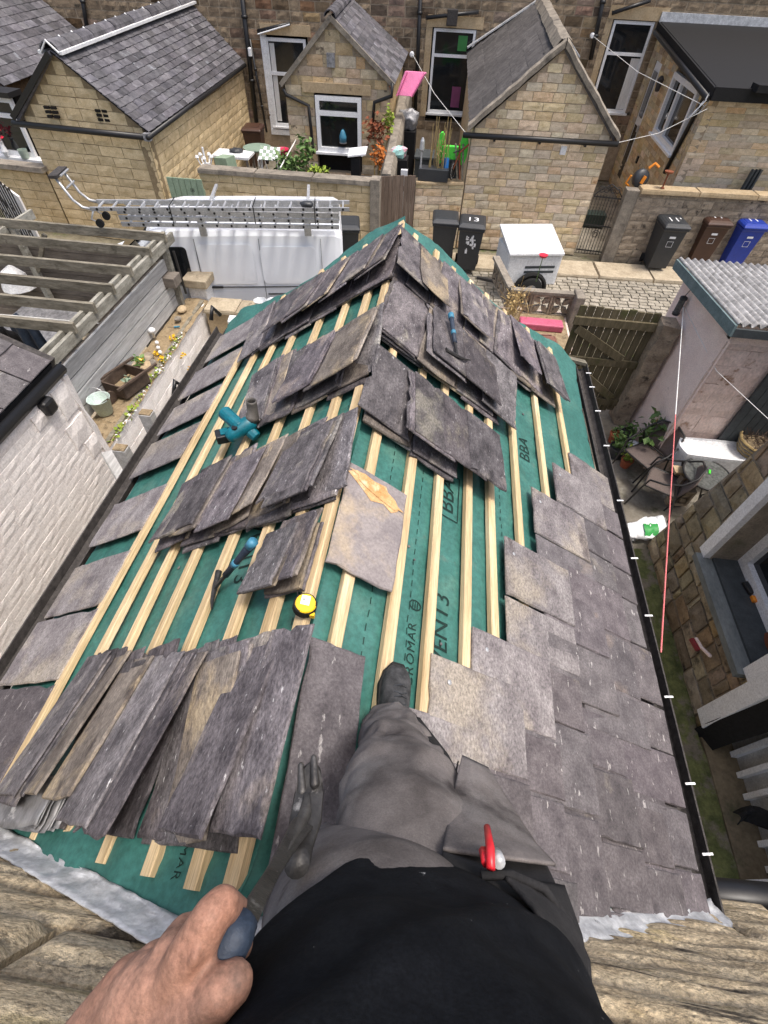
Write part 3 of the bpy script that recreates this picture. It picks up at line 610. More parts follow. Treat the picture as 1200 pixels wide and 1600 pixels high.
# broken bits of slate on the membrane
b = MB(); r2 = random.Random(19)
for k in range(46):
    sd_ = r2.choice('LR'); ss, yy = r2.uniform(.1, 1.35), r2.uniform(.7, 3.9)
    if sd_ == 'R' and ss > .9 and yy < 2.4: continue
    p = RP(sd_, ss, yy, memb(sd_, ss, yy) + .004); n_ = NR if sd_ == 'R' else NL; d_ = DR if sd_ == 'R' else DL; a0 = r2.uniform(0, 6); rr = r2.uniform(.006, .02)
    b.prism([p + (d_ * math.cos(a0 + q * 1.3) + YY * math.sin(a0 + q * 1.3)) * rr * r2.uniform(.5, 1) for q in range(5)], n_ * .004)
b.build('slate_chips', slate_new, label='small broken chips of slate scattered on the green membrane', cat='slate chips', kind='stuff')
# tools
def hammer(p, d, up, label):
    p, d, up = Vector(p), Vector(d).normalized(), Vector(up).normalized(); sx = d.cross(up).normalized(); up = sx.cross(d)
    h = thing('slate_hammer', label, 'hammer', p)
    MB().tube([p, p + d * .06, p + d * .15, p + d * .24], [.017, .016, .013, .0145], 8).build('grip', navy_m, h, True)
    MB().tube([p - d * .012, p + d * .028], [.020, .019], 10).build('grip_end', blue_h, h, True); MB().tube([p + d * .14, p + d * .165], [.0165, .0165], 8).build('grip_band', blue_h, h, True)
    MB().bar(p + d * .23, p + d * .36, .018, .012, up).build('shaft', dirty_steel, h, bevel=.002)
    e = p + d * .35; b = MB(); b.tube([e + sx * .02, e + sx * .05, e + sx * .09], [.013, .012, .015], 8); b.tube([e + sx * .02, e - sx * .02, e - sx * .07 - d * .008, e - sx * .12 - d * .03], [.013, .011, .008, .003], 6)
    b.build('hammer_head', dirty_steel, h); return h
hp = RP('L', .24, .985, .14); hammer(hp, RP('L', .50, .93, .035) - hp, NL, 'slate hammer with blue grip lying on the left battens, head on the print').location
hp = RP('R', .40, 2.93, .17); hammer(hp, RP('R', .53, 2.42, .13) - hp, NR, 'slate hammer with blue grip lying upright on the middle right row')
# tape measure
tp = RP('L', .03, .73, .012); tm = thing('tape_measure', 'yellow and black tape measure with a white tag on the membrane', 'tape measure', tp)
q = V(-.15, .0, 1).normalized(); R3 = Matrix.Rotation(.2, 3, 'Y')
b = MB(); pr_ = [(.036 * math.cos(t) * (1.05 if math.sin(t) < 0 else 1), .036 * math.sin(t)) for t in [2 * math.pi * k / 18 for k in range(18)]]
c_ = tp + V(.02, 0, .02)
b.prism([c_ + R3 @ V(x * 1.12, y * 1.12, 0) for x, y in pr_], R3 @ V(0, 0, .036)); b.build('case', rubber, tm, bevel=.004)
MB().prism([c_ + R3 @ V(x * .95, y * .95, .034) for x, y in pr_], R3 @ V(0, 0, .006)).build('face', yel_t, tm, bevel=.002)
MB().cbox(c_ + R3 @ V(-.002, .008, .0415), .030, .034, .003, R3).build('tag', white_pl, tm)
sign('8m', c_ + R3 @ V(-.002, .008, .0435), R3.to_euler(), .016, black_pl, tm)
MB().cbox(c_ + V(.035, -.03, .012), .016, .012, .02).build('hook', yel_t, tm); MB().tube([c_ + R3 @ V(.034 * math.cos(t), .034 * math.sin(t), .039) for t in [-1.9 + .25 * k for k in range(8)]], .004, 5).build('lock_slide', yel_t, tm)
MB().tube([c_ + V(-.03, .036, .01), c_ + V(-.036, .05, .012), c_ + V(-.03, .056, .01), c_ + V(-.02, .05, .01)], .003, 5).build('strap', rubber, tm)
# cordless blower
bp = RP('L', .86, 1.98, .02); bl = thing('cordless_blower', 'teal cordless blower with dark nozzle standing on the left battens', 'blower', bp)
def L3(a, b_, c): return bp + V(a, b_, c)
b = MB(); b.tube([L3(-.05, -.06, .055), L3(-.043, -.053, .058), L3(-.02, -.03, .07), L3(.05, .03, .10), L3(.075, .052, .11), L3(.085, .06, .115)], [.018, .034, .043, .047, .042, .026], 14); b.build('fan_housing', blue_t, bl, True)
b = MB(); b.tube([L3(.04, .025, .08), L3(.09, .0, .05), L3(.105, -.008, .042)], [.036, .034, .03], 10); b.build('inlet', blue_t, bl, bevel=.004)
MB().tube([L3(.075, .05, .12), L3(.082, .055, .15), L3(.084, .056, .152), L3(.09, .064, .235), L3(.091, .065, .25)], [.036, .036, .031, .027, .027], 16, cap=False).build('nozzle', mat('grey plastic', (.06, .056, .05), (.11, .10, .09), 20, rough=.6, rnd=0), bl, True, solid=.005)
MB().tube([L3(.02, .0, .10), L3(-.10, .085, .125), L3(-.104, .088, .126)], [.038, .041, .036], 16).build('handle', blue_t, bl, bevel=.004)
MB().tube([L3(-.055, .05, .115), L3(-.05, .03, .09)], [.012, .01], 6).build('trigger', black_pl, bl)
b = MB(); b.cbox(L3(-.085, -.015, .035), .10, .08, .055, Matrix.Rotation(.5, 3, 'Z')); b.build('battery', black_pl, bl, bevel=.008)
MB().cbox(L3(-.075, -.01, .065), .06, .05, .012, Matrix.Rotation(.5, 3, 'Z')).build('battery_plate', blue_t, bl)
MB().lathe(L3(-.005, -.025, .118), [(.020, -.006), (.018, .004), (.01, .005)], 14, V(-.2, -.1, 1)).build('intake_grille', black_pl, bl)

# ================================================================== far terrace
refl_green = plain('green reflection', (.04, .20, .05)); refl_pink = plain('pink reflection', (.20, .05, .13))
rd = random.Random(31)
def WY(x): return 19.5 + .035 * x
def MW(px, py): r = ray(px, py); t = (19.5 - CAM.y - .035 * 0) / (r.y - .035 * r.x); return CAM + r * t
def wall_bars(name, mm, parent, segs, r, n=8): return MB().tube(segs, r, n).build(name, mm, parent, True)
mt = thing('terrace_house', 'long rear wall of the sooty stone terrace at the top of the picture', 'house', (0, 19.5, 0))
hol = []
X0 = -15
for (x0, x1, z0, z1) in ((-5.95, -4.6, .85, 3.05), (-.95, .35, 1.45, 3.42), (4.05, 5.25, 1.75, 3.78), (-9.9, -8.7, .9, 3)):
    hol.append((x0 - X0, x1 - X0, z0, z1 + .0))
stone_wall(mt, (X0, WY(X0), 0), (15, WY(15), 0), [(0, 0), (30, 0), (30, 7), (0, 7)], .205, .40, stone_m, mortar_g, hol, .3, .03, seed=2, gap=.03, limit=300, skip=lambda u, z: z < 1.0)
MB().obox((X0, WY(X0) + .32, 0), (30, 1.05, 0), (0, 8, 0), (0, 0, 7)).build('house_body', dark_in, mt)
YN = V(.035, -1, 0).normalized(); XU = V(1, .035, 0)
cur = [(.06, .18, .1, .95, curtain_m), (.06, .3, .15, .5, curtain_m)]
window(mt, V(-5.9, WY(-5.9) + .08, .9), XU * 1.22, (0, 0, 2.1), YN, .08, (), (.62,), .07, white_pl, glass_m, blind=[(.08, .2, .06, .94, curtain_m)])
MB().obox(V(-6.03, WY(-6) - .03, .78), XU * .17, (0, .1, 0), (0, 0, 2.35)).build('window_surround', white_dirty, mt); MB().obox(V(-6.03, WY(-6) - .05, .68), XU * 1.45, (0, .12, 0), (0, 0, .14)).build('window_sill', white_dirty, mt)
window(mt, V(-.9, WY(-.9) + .08, 1.5), XU * 1.22, (0, 0, 1.9), YN, .07, (), (.70,), .07, blind=[(.60, .82, .76, .93, refl_green), (.58, .80, .08, .34, refl_pink)])  # green and pink patches stand in for toys mirrored in the pane
MB().obox(V(-1.12, WY(-1) - .03, 1.4), XU * .18, (0, .1, 0), (0, 0, 2.2)).build('window_jamb', lintel_m, mt); MB().obox(V(-1.1, WY(-1) - .04, 3.42), XU * 1.6, (0, .1, 0), (0, 0, .24)).build('lintel', lintel_m, mt)
window(mt, V(4.1, WY(4.1) + .08, 1.78), XU * 1.12, (0, 0, 1.98), YN, .07, (), (.66,), .07, blind=[(.72, .95, .04, .62, curtain_m)])
MB().obox(V(3.88, WY(4) - .03, 1.6), XU * .18, (0, .1, 0), (0, 0, 2.2)).build('window_jamb', lintel_m, mt); MB().obox(V(3.9, WY(4) - .04, 3.78), XU * 1.6, (0, .1, 0), (0, 0, .26)).build('lintel', lintel_m, mt)
MB().obox(V(-6.0, WY(-6) - .04, 3.06), XU * 1.5, (0, .1, 0), (0, 0, .24)).build('lintel', lintel_m, mt)
def pipe_on_wall(pa, pb, r=.05, mm=black_pl, off=.1):
    a = MW(*pa); b = MW(*pb); a.y -= off; b.y -= off
    w = MB().tube([a, b], r, 8); 
    for t in (.3, .7): w.lathe(a.lerp(b, t) - V(0, 0, .03), [(r * 1.35, 0), (r * 1.35, .06)], 8)
    return w.build('drainpipe', mm, mt, True)
pipe_on_wall((374, -60), (402, 190), .07); pipe_on_wall((392, 60), (418, 205), .035); pipe_on_wall((660, -60), (649, 175), .055); pipe_on_wall((950, -40), (922, 92), .06); pipe_on_wall((127, -30), (143, 70), .06)
for (a, b) in (((404, 48), (455, 36)), ((666, 27), (748, 18)), ((955, 20), (1015, 0))):
    p, q = MW(*a), MW(*b); p.y -= .12; q.y -= .12; MB().tube([p, q], .045, 7).build('waste_pipe', black_pl, mt, True)
p = MW(455, 37); q = MW(405, 50); 
MB().tube([q + V(0, -.16, -.03), p + V(0, -.16, -.0)], .02, 6).build('white_pipe', white_pl, mt)
c_ = MW(393, 80); MB().cbox(c_ + V(0, -.12, 0), .1, .16, .2).build('security_camera', white_pl, mt, bevel=.02)
c_ = MW(707, 26); MB().cbox(c_ + V(0, -.2, 0), .3, .12, .34).build('floodlight', gutter_m, mt, bevel=.02)
c_ = MW(644, 84); MB().lathe(c_ + V(0, -.05, 0), [(.07, 0), (.07, .08), (.04, .1)], 10, V(0, -1, 0)).build('line_reel', white_pl, mt)
c_ = MW(925, 55); MB().lathe(c_ + V(0, -.05, 0), [(.07, 0), (.06, .08), (.04, .1)], 10, V(0, -1, 0)).build('line_reel', white_pl, mt)

def extension(name, label, loc, FL, FR, AP, BL_, BR_, AB, mm, mort, ch, bl, roof_m, rows, wid, sides, holes=(), base=0, seed=1, over=.1, rl=300, verge_mm=None, vw=.07):
    t = thing(name, label, 'outhouse', loc); FL, FR, AP, BL_, BR_, AB = map(Vector, (FL, FR, AP, BL_, BR_, AB)); d = FR - FL; d.z = 0; w = d.length; dn = d.normalized(); ua = (AP - FL).dot(dn)
    stone_wall(t, V(FL.x, FL.y, base), V(FR.x, FR.y, base), [(0, 0), (w, 0), (w, FR.z - base), (ua, AP.z - base), (0, FL.z - base)], ch, bl, mm, mort, holes, .2, .02, seed=seed, limit=220, gap=.014)
    if 'R' in sides:
        e = BR_ - FR; e.z = 0; stone_wall(t, V(FR.x, FR.y + .2 * 0, base), V(BR_.x, BR_.y, base), [(0, 0), (e.length, 0), (e.length, BR_.z - base), (0, FR.z - base)], ch, bl, mm, mort, (), .2, .02, seed=seed + 5, limit=220, gap=.014)
    else: MB().prism([V(FR.x - .02, FR.y + .05, base), V(BR_.x - .02, BR_.y, base), V(BR_.x - .02, BR_.y, BR_.z), V(FR.x - .02, FR.y + .05, FR.z)], (-.15, 0, 0)).build('side_wall', mm, t)
    MB().prism([V(FL.x + .02, FL.y + .05, base), V(BL_.x + .02, BL_.y, base), V(BL_.x + .02, BL_.y, BL_.z), V(FL.x + .02, FL.y + .05, FL.z)], (.15, 0, 0)).build('side_wall', mm, t)
    sl = lambda E, A: (E - A).normalized() * over * 1.2
    for s, F, B in (('L', FL, BL_), ('R', FR, BR_)):
        oF = F + sl(F, AP) - (B - F).normalized() * over; oB = B + sl(B, AB); rA = AP - (AB - AP).normalized() * over; up = V(0, 0, .07)
        if 'r' + s in sides: slate_roof(t, oF + up, oB + up, AB + up, rA + up, rows, wid, roof_m, rl, seed=seed + 3)
        else: MB().prism([oF, oB, AB, rA], (0, 0, .08)).build('roof', roof_m, t)
        if verge_mm: MB().bar(oF + V(0, .02, .05), rA + V(0, .02, .05), vw, .1).build('verge', verge_mm, t)
    return t
# yellow stone outhouse at the left
E1 = extension('yellow_outhouse', 'yellow stone outhouse with slate roof and white ridge mortar, upper left', (-8, 12, 0), (-9.37, 12.16, 2.34), (-6.49, 11.91, 2.34), (-8.02, 12.05, 3.42), (-9.6, 19.2, 2.42), (-6.70, 19.2, 2.42), (-8.02, 19.2, 3.6), stone_y, mortar_y, .19, .5, slate_bg, 13, .36, ('R', 'rR'), seed=4, verge_mm=None)
ridge_tiles(E1, (-8.02, 11.95, 3.46), (-8.02, 19.2, 3.64), 15, .17, slate_bg, white_dirty)
MB().tube([(-9.55, 12.02, 2.26), (-6.38, 11.76, 2.26)], .06, 8).build('gutter', black_pl, E1, True); MB().tube([(-6.36, 11.7, 2.27), (-6.56, 19.1, 2.38)], .05, 8).build('gutter', black_pl, E1, True)
MB().cbox((-6.40, 11.77, 2.27), .13, .13, .13).build('gutter_corner', lead_d, E1)
for s, a, b_ in ((0, (-9.5, 12.02, 2.36), (-8.05, 11.93, 3.44)),): MB().bar(a, b_, .05, .1).build('bargeboard', black_pl, E1)
for px, py in ((80, 176), (160, 181)):
    c_ = PY(px, py, 11.97); b = MB()
    for i in range(2):
        for j in range(3): b.cbox(c_ + V(-.07 + i * .15, .02, -.07 + j * .075), .11, .06, .045)
    b.build('air_brick', dark_in, E1)
# outhouse beyond it
E0 = extension('slate_outhouse', 'brown stone outhouse with slate roof at the far upper left corner', (-12.5, 14.5, 0), (-14.6, 14.2, 2.5), (-11.05, 14.1, 2.5), (-12.8, 14.15, 3.75), (-14.6, 19, 2.5), (-11.2, 19, 2.55), (-12.9, 19, 3.8), stone_m, mortar_g, .2, .4, slate_bg, 11, .34, ('rR',), seed=9, over=.12)
ridge_tiles(E0, (-12.8, 14.1, 3.84), (-12.9, 19, 3.9), 10, .12, slate_bg, white_dirty)
MB().bar((-14.7, 13.98, 2.42), (-10.9, 13.95, 2.42), .1, .1).build('maroon_gutter', plain('maroon plastic', (.10, .03, .035)), E0)
# bay window and yard wall left of the outhouse
bw = thing('bay_window', 'white framed window with a red flower vase, far left edge', 'window', (-11, 13.6, 0))
a = PY(-30, 245, 13.6); b_ = PY(62, 250, 13.4); u = b_ - a; u.z = 0
window(bw, V(a.x, a.y, 1.25), u, (0, 0, 1.15), V(-u.y, u.x, 0).normalized() * -1, .09, (.5,), (.7,), .07)
MB().obox(V(a.x - .1, a.y - .0, 0), u * 1.02, (0, .3, 0), (0, 0, 1.2)).build('wall', stone_m, bw); MB().obox(V(a.x, a.y - .22, 1.16), u * 1.12, (0, .3, 0), (0, 0, .08)).build('sill', white_pl, bw)
MB().obox(V(a.x, a.y + .1, 1.2), u, (0, .3, 0), (0, 0, 1.3)).build('backing', dark_in, bw); MB().obox(V(a.x - .2, a.y - .15, 2.42), u * 1.15, (0, .5, 0), (0, 0, .1)).build('canopy', black_pl, bw)
c_ = V(b_.x - .75, b_.y - .12, 1.25); vs = thing('flower_vase', 'pale vase of red flowers inside the far left window sill', 'vase', c_); MB().lathe(c_, [(.05, 0), (.08, .1), (.04, .25), (.05, .3)], 10).build('vase', white_dirty, vs); leaves(c_ + V(-.05, 0, .42), .16, 30, .1, rd).build('flowers', redp, vs)
c_ = V(b_.x - .25, b_.y - .14, 1.25); MB().lathe(c_, [(.09, 0), (.11, .18), (.10, .18), (.08, .02)], 12).build('sill_pot', plain('pale green pot', (.35, .42, .36)), label='pale green pot at the right end of the far left sill', cat='pot')
yw = thing('yard_wall', 'stained yellow stone yard wall with grey coping left of the yellow outhouse', 'wall', (-10, 12.2, 0))
stone_wall(yw, (-11.2, 12.3, 0), (-9.40, 12.18, 0), [(0, 0), (1.79, 0), (1.79, 1.36), (0, 1.36)], .19, .42, stone_y, mortar_y, seed=8, gap=.014)
MB().bar((-11.2, 12.25, 1.42), (-9.3, 12.10, 1.42), .32, .1).build('coping', coping_m, yw)
# scrolled iron gate and pale panel in the far left
ig = thing('iron_gate', 'tall black iron gate with scrolls at the far left edge', 'gate', (-10, 11.3, 0)); b0 = P(80, 395, 0.5); 
g0, g1 = V(-10.3, 11.2, 0), V(-8.6, 9.9, 0)
def bars(t, a, b_, n, z0, z1, r=.012, mm=iron_m, top=0):
    a, b_ = Vector(a), Vector(b_)
    for i in range(n + 1): p = a.lerp(b_, i / n); MB().bar(p + V(0, 0, z0), p + V(0, 0, z1 + top * math.sin(math.pi * i / n)), r * 1.6, r * 1.6, (1, 0, 0)).build('bar', mm, t)
    for z in (z0 + .08, (z0 + z1) / 2, z1 - .05): MB().bar(a + V(0, 0, z), b_ + V(0, 0, z), .02, .025).build('rail', mm, t)
def scroll(t, c, u, r, mm=iron_m, turns=1.6, sg=1):
    pts = [c + u * (sg * math.cos(k * .45) * r * (1 - k / 30)) + V(0, 0, math.sin(k * .45) * r * (1 - k / 30)) for k in range(int(turns * 14))]; MB().tube(pts, .009, 5).build('scroll', mm, t)
bars(ig, g0, g1, 10, .1, 1.75); u = (g1 - g0).normalized()
for k in (.25, .5, .75):
    for z in (.6, 1.2): scroll(ig, g0.lerp(g1, k) + V(0, 0, z), u, .14, sg=1 if k < .5 else -1)
MB().obox(g0 + V(-.1, .25, 0), (g1 - g0), (0, .05, 0), (0, 0, 1.5)).build('pale_fence', paintbrick, label='pale painted board fence standing behind the scrolled iron gate', cat='fence')

# sage door and its wall
gd = thing('sage_gate', 'sage green boarded yard gate numbered 18 beside the yellow outhouse', 'gate', (-6, 11.9, 0))
nb_ = 6
for i in range(nb_):
    w = .82 / nb_; MB().box(-6.30 + i * w + .006, 11.88, .05, -6.30 + (i + 1) * w - .006, 11.92, 1.52).build('board', green_door, gd)
MB().box(-6.30, 11.925, .3, -5.48, 11.96, .42).build('rail', green_door, gd); MB().box(-6.30, 11.925, 1.2, -5.48, 11.96, 1.32).build('rail', green_door, gd)
sign('18', V(-5.75, 11.875, 1.3), Euler((R_(90), 0, 0)), .11, iron_m, gd)
def wall_thing(name, label, a, b_, h, ch, bl, mm, mo, cop=.1, cw=.32, cm=None, seed=1, lim=260, pie='stone', th=.22, gap=.014):
    a, b_ = Vector(a), Vector(b_); L = (b_ - a).length; t = thing(name, label, 'wall', ((a.x + b_.x) / 2, (a.y + b_.y) / 2, 0))
    stone_wall(t, a, b_, [(0, 0), (L, 0), (L, h), (0, h)], ch, bl, mm, mo, seed=seed, limit=lim, thick=th, piece=pie, gap=gap)
    if cop:
        d = (b_ - a) / L; n = V(d.y, -d.x, 0); k = max(1, int(L / 1.1))
        for i in range(k):
            p = a + d * (L * i / k + .006) + V(0, 0, h + .001) - n * (th / 2 - .01); q = a + d * (L * (i + 1) / k - .006) + V(0, 0, h + .001) - n * (th / 2 - .01); M = frame(p - n * cw / 2, q - p, n * cw, V(0, 0, cop)); link('coping_stone', uslate(cm or coping_m, (i * 3 + seed) % 6, .006), t, M)
    return t
wall_thing('yard_wall', 'stained stone yard wall with dark coping between the sage gate and the brown gate', (-5.72, 12.36, 0), (-1.72, 12.4, 0), 1.52, .19, .44, stone_y, mortar_y, .09, .34, seed=3)
gp = MB(); gp.box(-1.72, 12.3, 0, -1.50, 12.62, 1.66); gp.build('gate_post', coping_m, bevel=.01, label='square stone post at the left of the tall brown gate', cat='post')
bg = thing('brown_gate', 'tall brown slatted timber gate in the middle of the far yard walls', 'gate', (-1.1, 12.9, 0)); a, b_ = V(-1.52, 12.72, 0), V(-.74, 12.95, 0)
for i in range(9):
    p = a.lerp(b_, i / 9); q = a.lerp(b_, (i + .93) / 9); z1 = 1.62 + rd.uniform(-.01, .01); MB().obox(p + V(0, 0, .06), q - p, (0, .025, 0), (0, 0, z1 - .06)).build('board', brown_gate, bg)
for z in (.35, 1.3): MB().obox(a + V(0, .03, z), b_ - a, (0, .035, 0), (0, 0, .1)).build('rail', brown_gate, bg)
wall_thing('yard_wall', 'low buff stone yard wall under the lime ride on toy', (-.74, 13.1, 0), (.40, 13.28, 0), 1.42, .17, .36, stone_b, mortar_g, .05, .3, lintel_m, seed=6)

# cottage outhouse in the middle
hw = [(.74, 1.98, .95, 2.45)]
E2 = extension('cottage_outhouse', 'small gabled stone outhouse with a white kitchen window, top centre', (-3.1, 16, 0), (-4.42, 15.72, 2.62), (-1.72, 15.84, 2.72), (-3.17, 15.78, 3.78), (-4.5, 19.3, 2.8), (-1.72, 19.4, 2.85), (-3.36, 19.35, 3.86), stone_c, mortar_g, .2, .42, slate_bg, 11, .34, ('rR',), hw, seed=14, verge_mm=coping_m, vw=.08)
ridge_tiles(E2, (-3.17, 15.66, 3.84), (-3.36, 19.35, 3.92), 9, .12, slate_bg, None)
u = V(1.2, .05, 0); window(E2, V(-3.65, 15.77, 1.24), u, (0, 0, 1.18), V(.04, -1, 0), .10, (), (.70,), .10)
MB().box(-4.2, 15.98, .2, -1.9, 16.02, 2.6).build('room_behind', dark_in, E2)
MB().obox(V(-3.95, 15.66, 2.47), V(1.75, .075, 0), (0, .1, 0), (0, 0, .2)).build('lintel', lintel_m, E2)
c_ = PY(517, 94, 15.72); MB().cbox(c_, .2, .06, .26).build('wall_vent', lead_d, E2)
for pts in ([(443, 138), (447, 148), (482, 165), (490, 240)], [(613, 130), (612, 150), (585, 160), (582, 195)]):
    MB().tube([PY(x, y, 15.66) for x, y in pts], .045, 7).build('drainpipe', black_pl, E2, True)
# things on the cottage sill
c_ = PY(536, 222, 15.70)
bt = thing('fairy_bottle', 'small blue glass dome standing inside the cottage kitchen window', 'ornament', c_); MB().lathe(c_, [(.09, 0), (.1, .12), (.05, .24), (.02, .27)], 10).build('dome', blue_h, bt, True); MB().lathe(c_ - V(0, 0, .02), [(.1, 0), (.1, .02)], 10).build('base', lead_d, bt)

# buff stone outhouse
E3 = extension('buff_outhouse', 'large buff stone outhouse with dark mossy roof, top right of centre', (2, 13.4, 0), (.42, 13.32, 2.46), (3.47, 13.5, 2.46), (1.99, 13.41, 3.8), (.2, 19.4, 2.95), (3.3, 19.5, 2.95), (1.97, 19.45, 4.05), stone_b, mortar_g, .155, .36, slate_moss, 6, .5, ('rL', 'R'), seed=17, over=.07, verge_mm=None)
for q, (a, b_) in enumerate((((.30, 13.24, 2.50), (1.99, 13.33, 3.90)), ((3.63, 13.42, 2.44), (1.99, 13.33, 3.90)))):
    a, b_ = Vector(a), Vector(b_); g = MB()
    g.loft([[a.lerp(b_, t) + rough(V(x, y, z), 3, .0) + mnoise.noise_vector(V(t * 14, x * 9, q)) * .022 for x, y, z in ((0, -.04, -.06), (0, -.05, .05), (0, .03, .09), (0, .13, .07), (0, .14, -.04))] for t in [k / 16 for k in range(17)]]); g.build('verge_mortar', coping_m, E3)
g = MB(); g.loft([[V(1.99 + .0 * t, 13.35 + 6.1 * t, 3.9 + .2 * t) + V(x, 0, z) + mnoise.noise_vector(V(t * 20, x * 9, 2)) * .03 for x, z in ((-.2, -.09), (-.1, .06), (.06, .08), (.2, -.05))] for t in [k / 22 for k in range(23)]], closed=False, cap=False); g.build('ridge_mortar', coping_m, E3)
MB().tube([(.22, 13.2, 2.38), (3.62, 13.38, 2.38)], .055, 8).build('gutter', black_pl, E3, True)
for x in (.9, 1.9, 2.9): MB().box(x, 13.17 + (x - .2) * .053, 2.3, x + .05, 13.3 + (x - .2) * .053, 2.36).build('gutter_bracket', black_pl, E3)
c_ = PY(880, 235, 13.4); MB().cbox(c_, .13, .06, .16).build('wall_lamp', white_pl, E3, bevel=.01)
MB().bar((.12, 19.3, 3.06), (1.97, 19.4, 4.12), .2, .03).build('lead_apron', lead_m, E3); MB().bar((3.35, 19.3, 3.02), (1.97, 19.4, 4.12), .2, .03).build('lead_apron', lead_m, E3)

# flat roofed extension
E4 = thing('flat_roof_extension', 'stone extension with black felt flat roof and white side window, top right corner', 'extension', (7, 16, 0))
cA = V(5.42, 14.15, 0); cB = V(5.42, 19.65, 0); cC = V(9.6, 14.4, 0)
dS = (cA - cB).normalized(); Ls = (cA - cB).length
stone_wall(E4, cB, cA, [(0, 0), (Ls, 0), (Ls, 3.24), (0, 3.56)], .12, .42, stone_c, mortar_g, [(.62, 1.3, .9, 3.1), (2.68, 4.86, 1.86, 3.16)], seed=22, limit=260, gap=.006, amp=.6)
stone_wall(E4, cA, cC, [(0, 0), (4.15, 0), (4.15, 3.24), (0, 3.24)], .12, .42, stone_b, mortar_g, seed=23, limit=280, gap=.006, amp=.6)
MB().box(5.65, 14.45, 0, 9.5, 19.6, 3.1).build('room_behind', dark_in, E4)
MB().prism([V(5.30, 13.72, 3.30), V(9.8, 14.0, 3.30), V(9.8, 19.8, 3.74), V(5.34, 19.8, 3.74)], (0, 0, .06)).build('roof', felt_m, E4)
MB().bar((5.28, 13.7, 3.27), (5.32, 19.7, 3.70), .06, .16).build('fascia', felt_m, E4); MB().bar((5.26, 13.70, 3.26), (9.8, 13.98, 3.26), .06, .22).build('fascia', felt_m, E4); MB().bar((6.0, 13.68, 3.40), (9.8, 13.94, 3.40), .3, .12).build('roof_upstand', felt_m, E4)
MB().bar((5.3, 19.62, 3.84), (9.6, 19.75, 3.84), .05, .26).build('lead_flashing', lead_m, E4); MB().tube([(5.22, 13.75, 3.17), (5.28, 19.6, 3.58)], .06, 8).build('gutter', black_pl, E4, True)
MB().tube([PX(1108, 132, 5.30), PX(1100, 152, 5.36), PX(1038, 270, 5.36)], .045, 8).build('drainpipe', black_pl, E4, True)
pS = lambda al, z, o=0: cB + dS * al + V(-o, 0, z)
window(E4, pS(2.74, 1.93, -.03), dS * 2.06, (0, 0, 1.22), V(-1, 0, 0), .11, (.38,), (), .10)
do = MB(); do.obox(pS(.66, .0, -.06), dS * .62, (0, 0, 3.08), (-.05, 0, 0)); do = do.build('door', white_pl, E4); MB().obox(pS(.78, 1.9, -.0), dS * .38, (0, 0, 1.0), (-.012, 0, 0)).build('door_pane', glass_m, do); MB().obox(pS(.78, .4, -.0), dS * .38, (0, 0, 1.3), (-.012, 0, 0)).build('door_pane', glass_m, do); MB().obox(pS(1.2, 1.6, .0), dS * .06, (0, 0, .16), (-.05, 0, 0)).build('handle', alu_m, do)
lp = pS(2.1, 2.75, .14); ln = MB(); ln.lathe(lp, [(.03, .22), (.09, .14), (.08, .12), (.06, -.08), (.03, -.1)], 6); ln.build('wall_lantern', gutter_m, E4)
MB().obox(pS(2.2, 1.1, .0), dS * .1, (0, 0, .16), (-.05, 0, 0)).build('outdoor_socket', black_pl, E4)

# wall behind the numbered bins, iron gate, its post
w11 = wall_thing('bin_wall', 'dark weathered stone wall with yellow coping behind the bins numbered 11', (4.42, 13.22, 0), (8.4, 13.5, 0), 1.56, .17, .34, stone_d, mortar_d, .09, .36, lintel_m, seed=12)
MB().box(4.12, 13.2, 0, 4.42, 13.45, 1.6).build('gate_post', coping_m, bevel=.015, label='greenish stone post between the iron gate and the bin wall', cat='post')
fg = thing('garden_gate', 'black iron bar gate with a curly top beside the buff outhouse', 'gate', (3.8, 13.5, 0)); bars(fg, (3.5, 13.46, 0), (4.13, 13.4, 0), 9, .08, 1.4, .008, top=.0)
for k, x in enumerate((3.62, 3.74, 3.88, 4.0)): scroll(fg, V(x, 13.43, 1.5), V(1, -.1, 0), .08, sg=1 if k % 2 else -1)
MB().tube([(3.5, 13.46, 1.38), (3.65, 13.45, 1.52), (3.82, 13.43, 1.62), (4.0, 13.42, 1.52), (4.13, 13.4, 1.38)], .012, 5).build('top_rail', iron_m, fg)
scroll(fg, V(3.82, 13.43, .55), V(1, -.1, 0), .1)
MB().lathe((4.9, 13.3, 1.66), [(.05, 0), (.02, .03), (.018, .28), (.09, .30), (.10, .33), (.02, .34)], 10).build('rusty_post_cap', leaf_r, label='small rusty iron stand on the yellow coping of the bin wall', cat='ornament')
# hose reel on the wall end
c_ = V(4.42, 13.55, 1.75); hr_ = thing('hose_reel', 'grey and orange garden hose reel behind the yellow coping', 'hose reel', c_); MB().lathe(c_, [(.05, -.09), (.17, -.08), (.19, 0), (.17, .08), (.05, .09)], 18, V(.35, -1, .15)).build('drum_case', bin_dk, hr_, True); MB().cbox(c_ + V(.04, -.11, .0), .07, .03, .15, Matrix.Rotation(.3, 3, 'Y')).build('window', orange_p, hr_); MB().tube([c_ + V(.1, 0, .2), c_ + V(.2, 0, .3), c_ + V(.3, -.05, .24)], .03, 6).build('handle', orange_p, hr_); MB().tube([c_ + V(-.15, 0, -.2), c_ + V(-.3, -.05, -.1), c_ + V(-.25, -.08, .06)], .025, 6).build('nozzle', orange_p, hr_)
MB().cbox((4.15, 15.6, .18), .75, .4, .3).build('trough', plain('green black trough', (.015, .03, .025)), label='dark trough on the flags behind the iron gate', cat='trough')

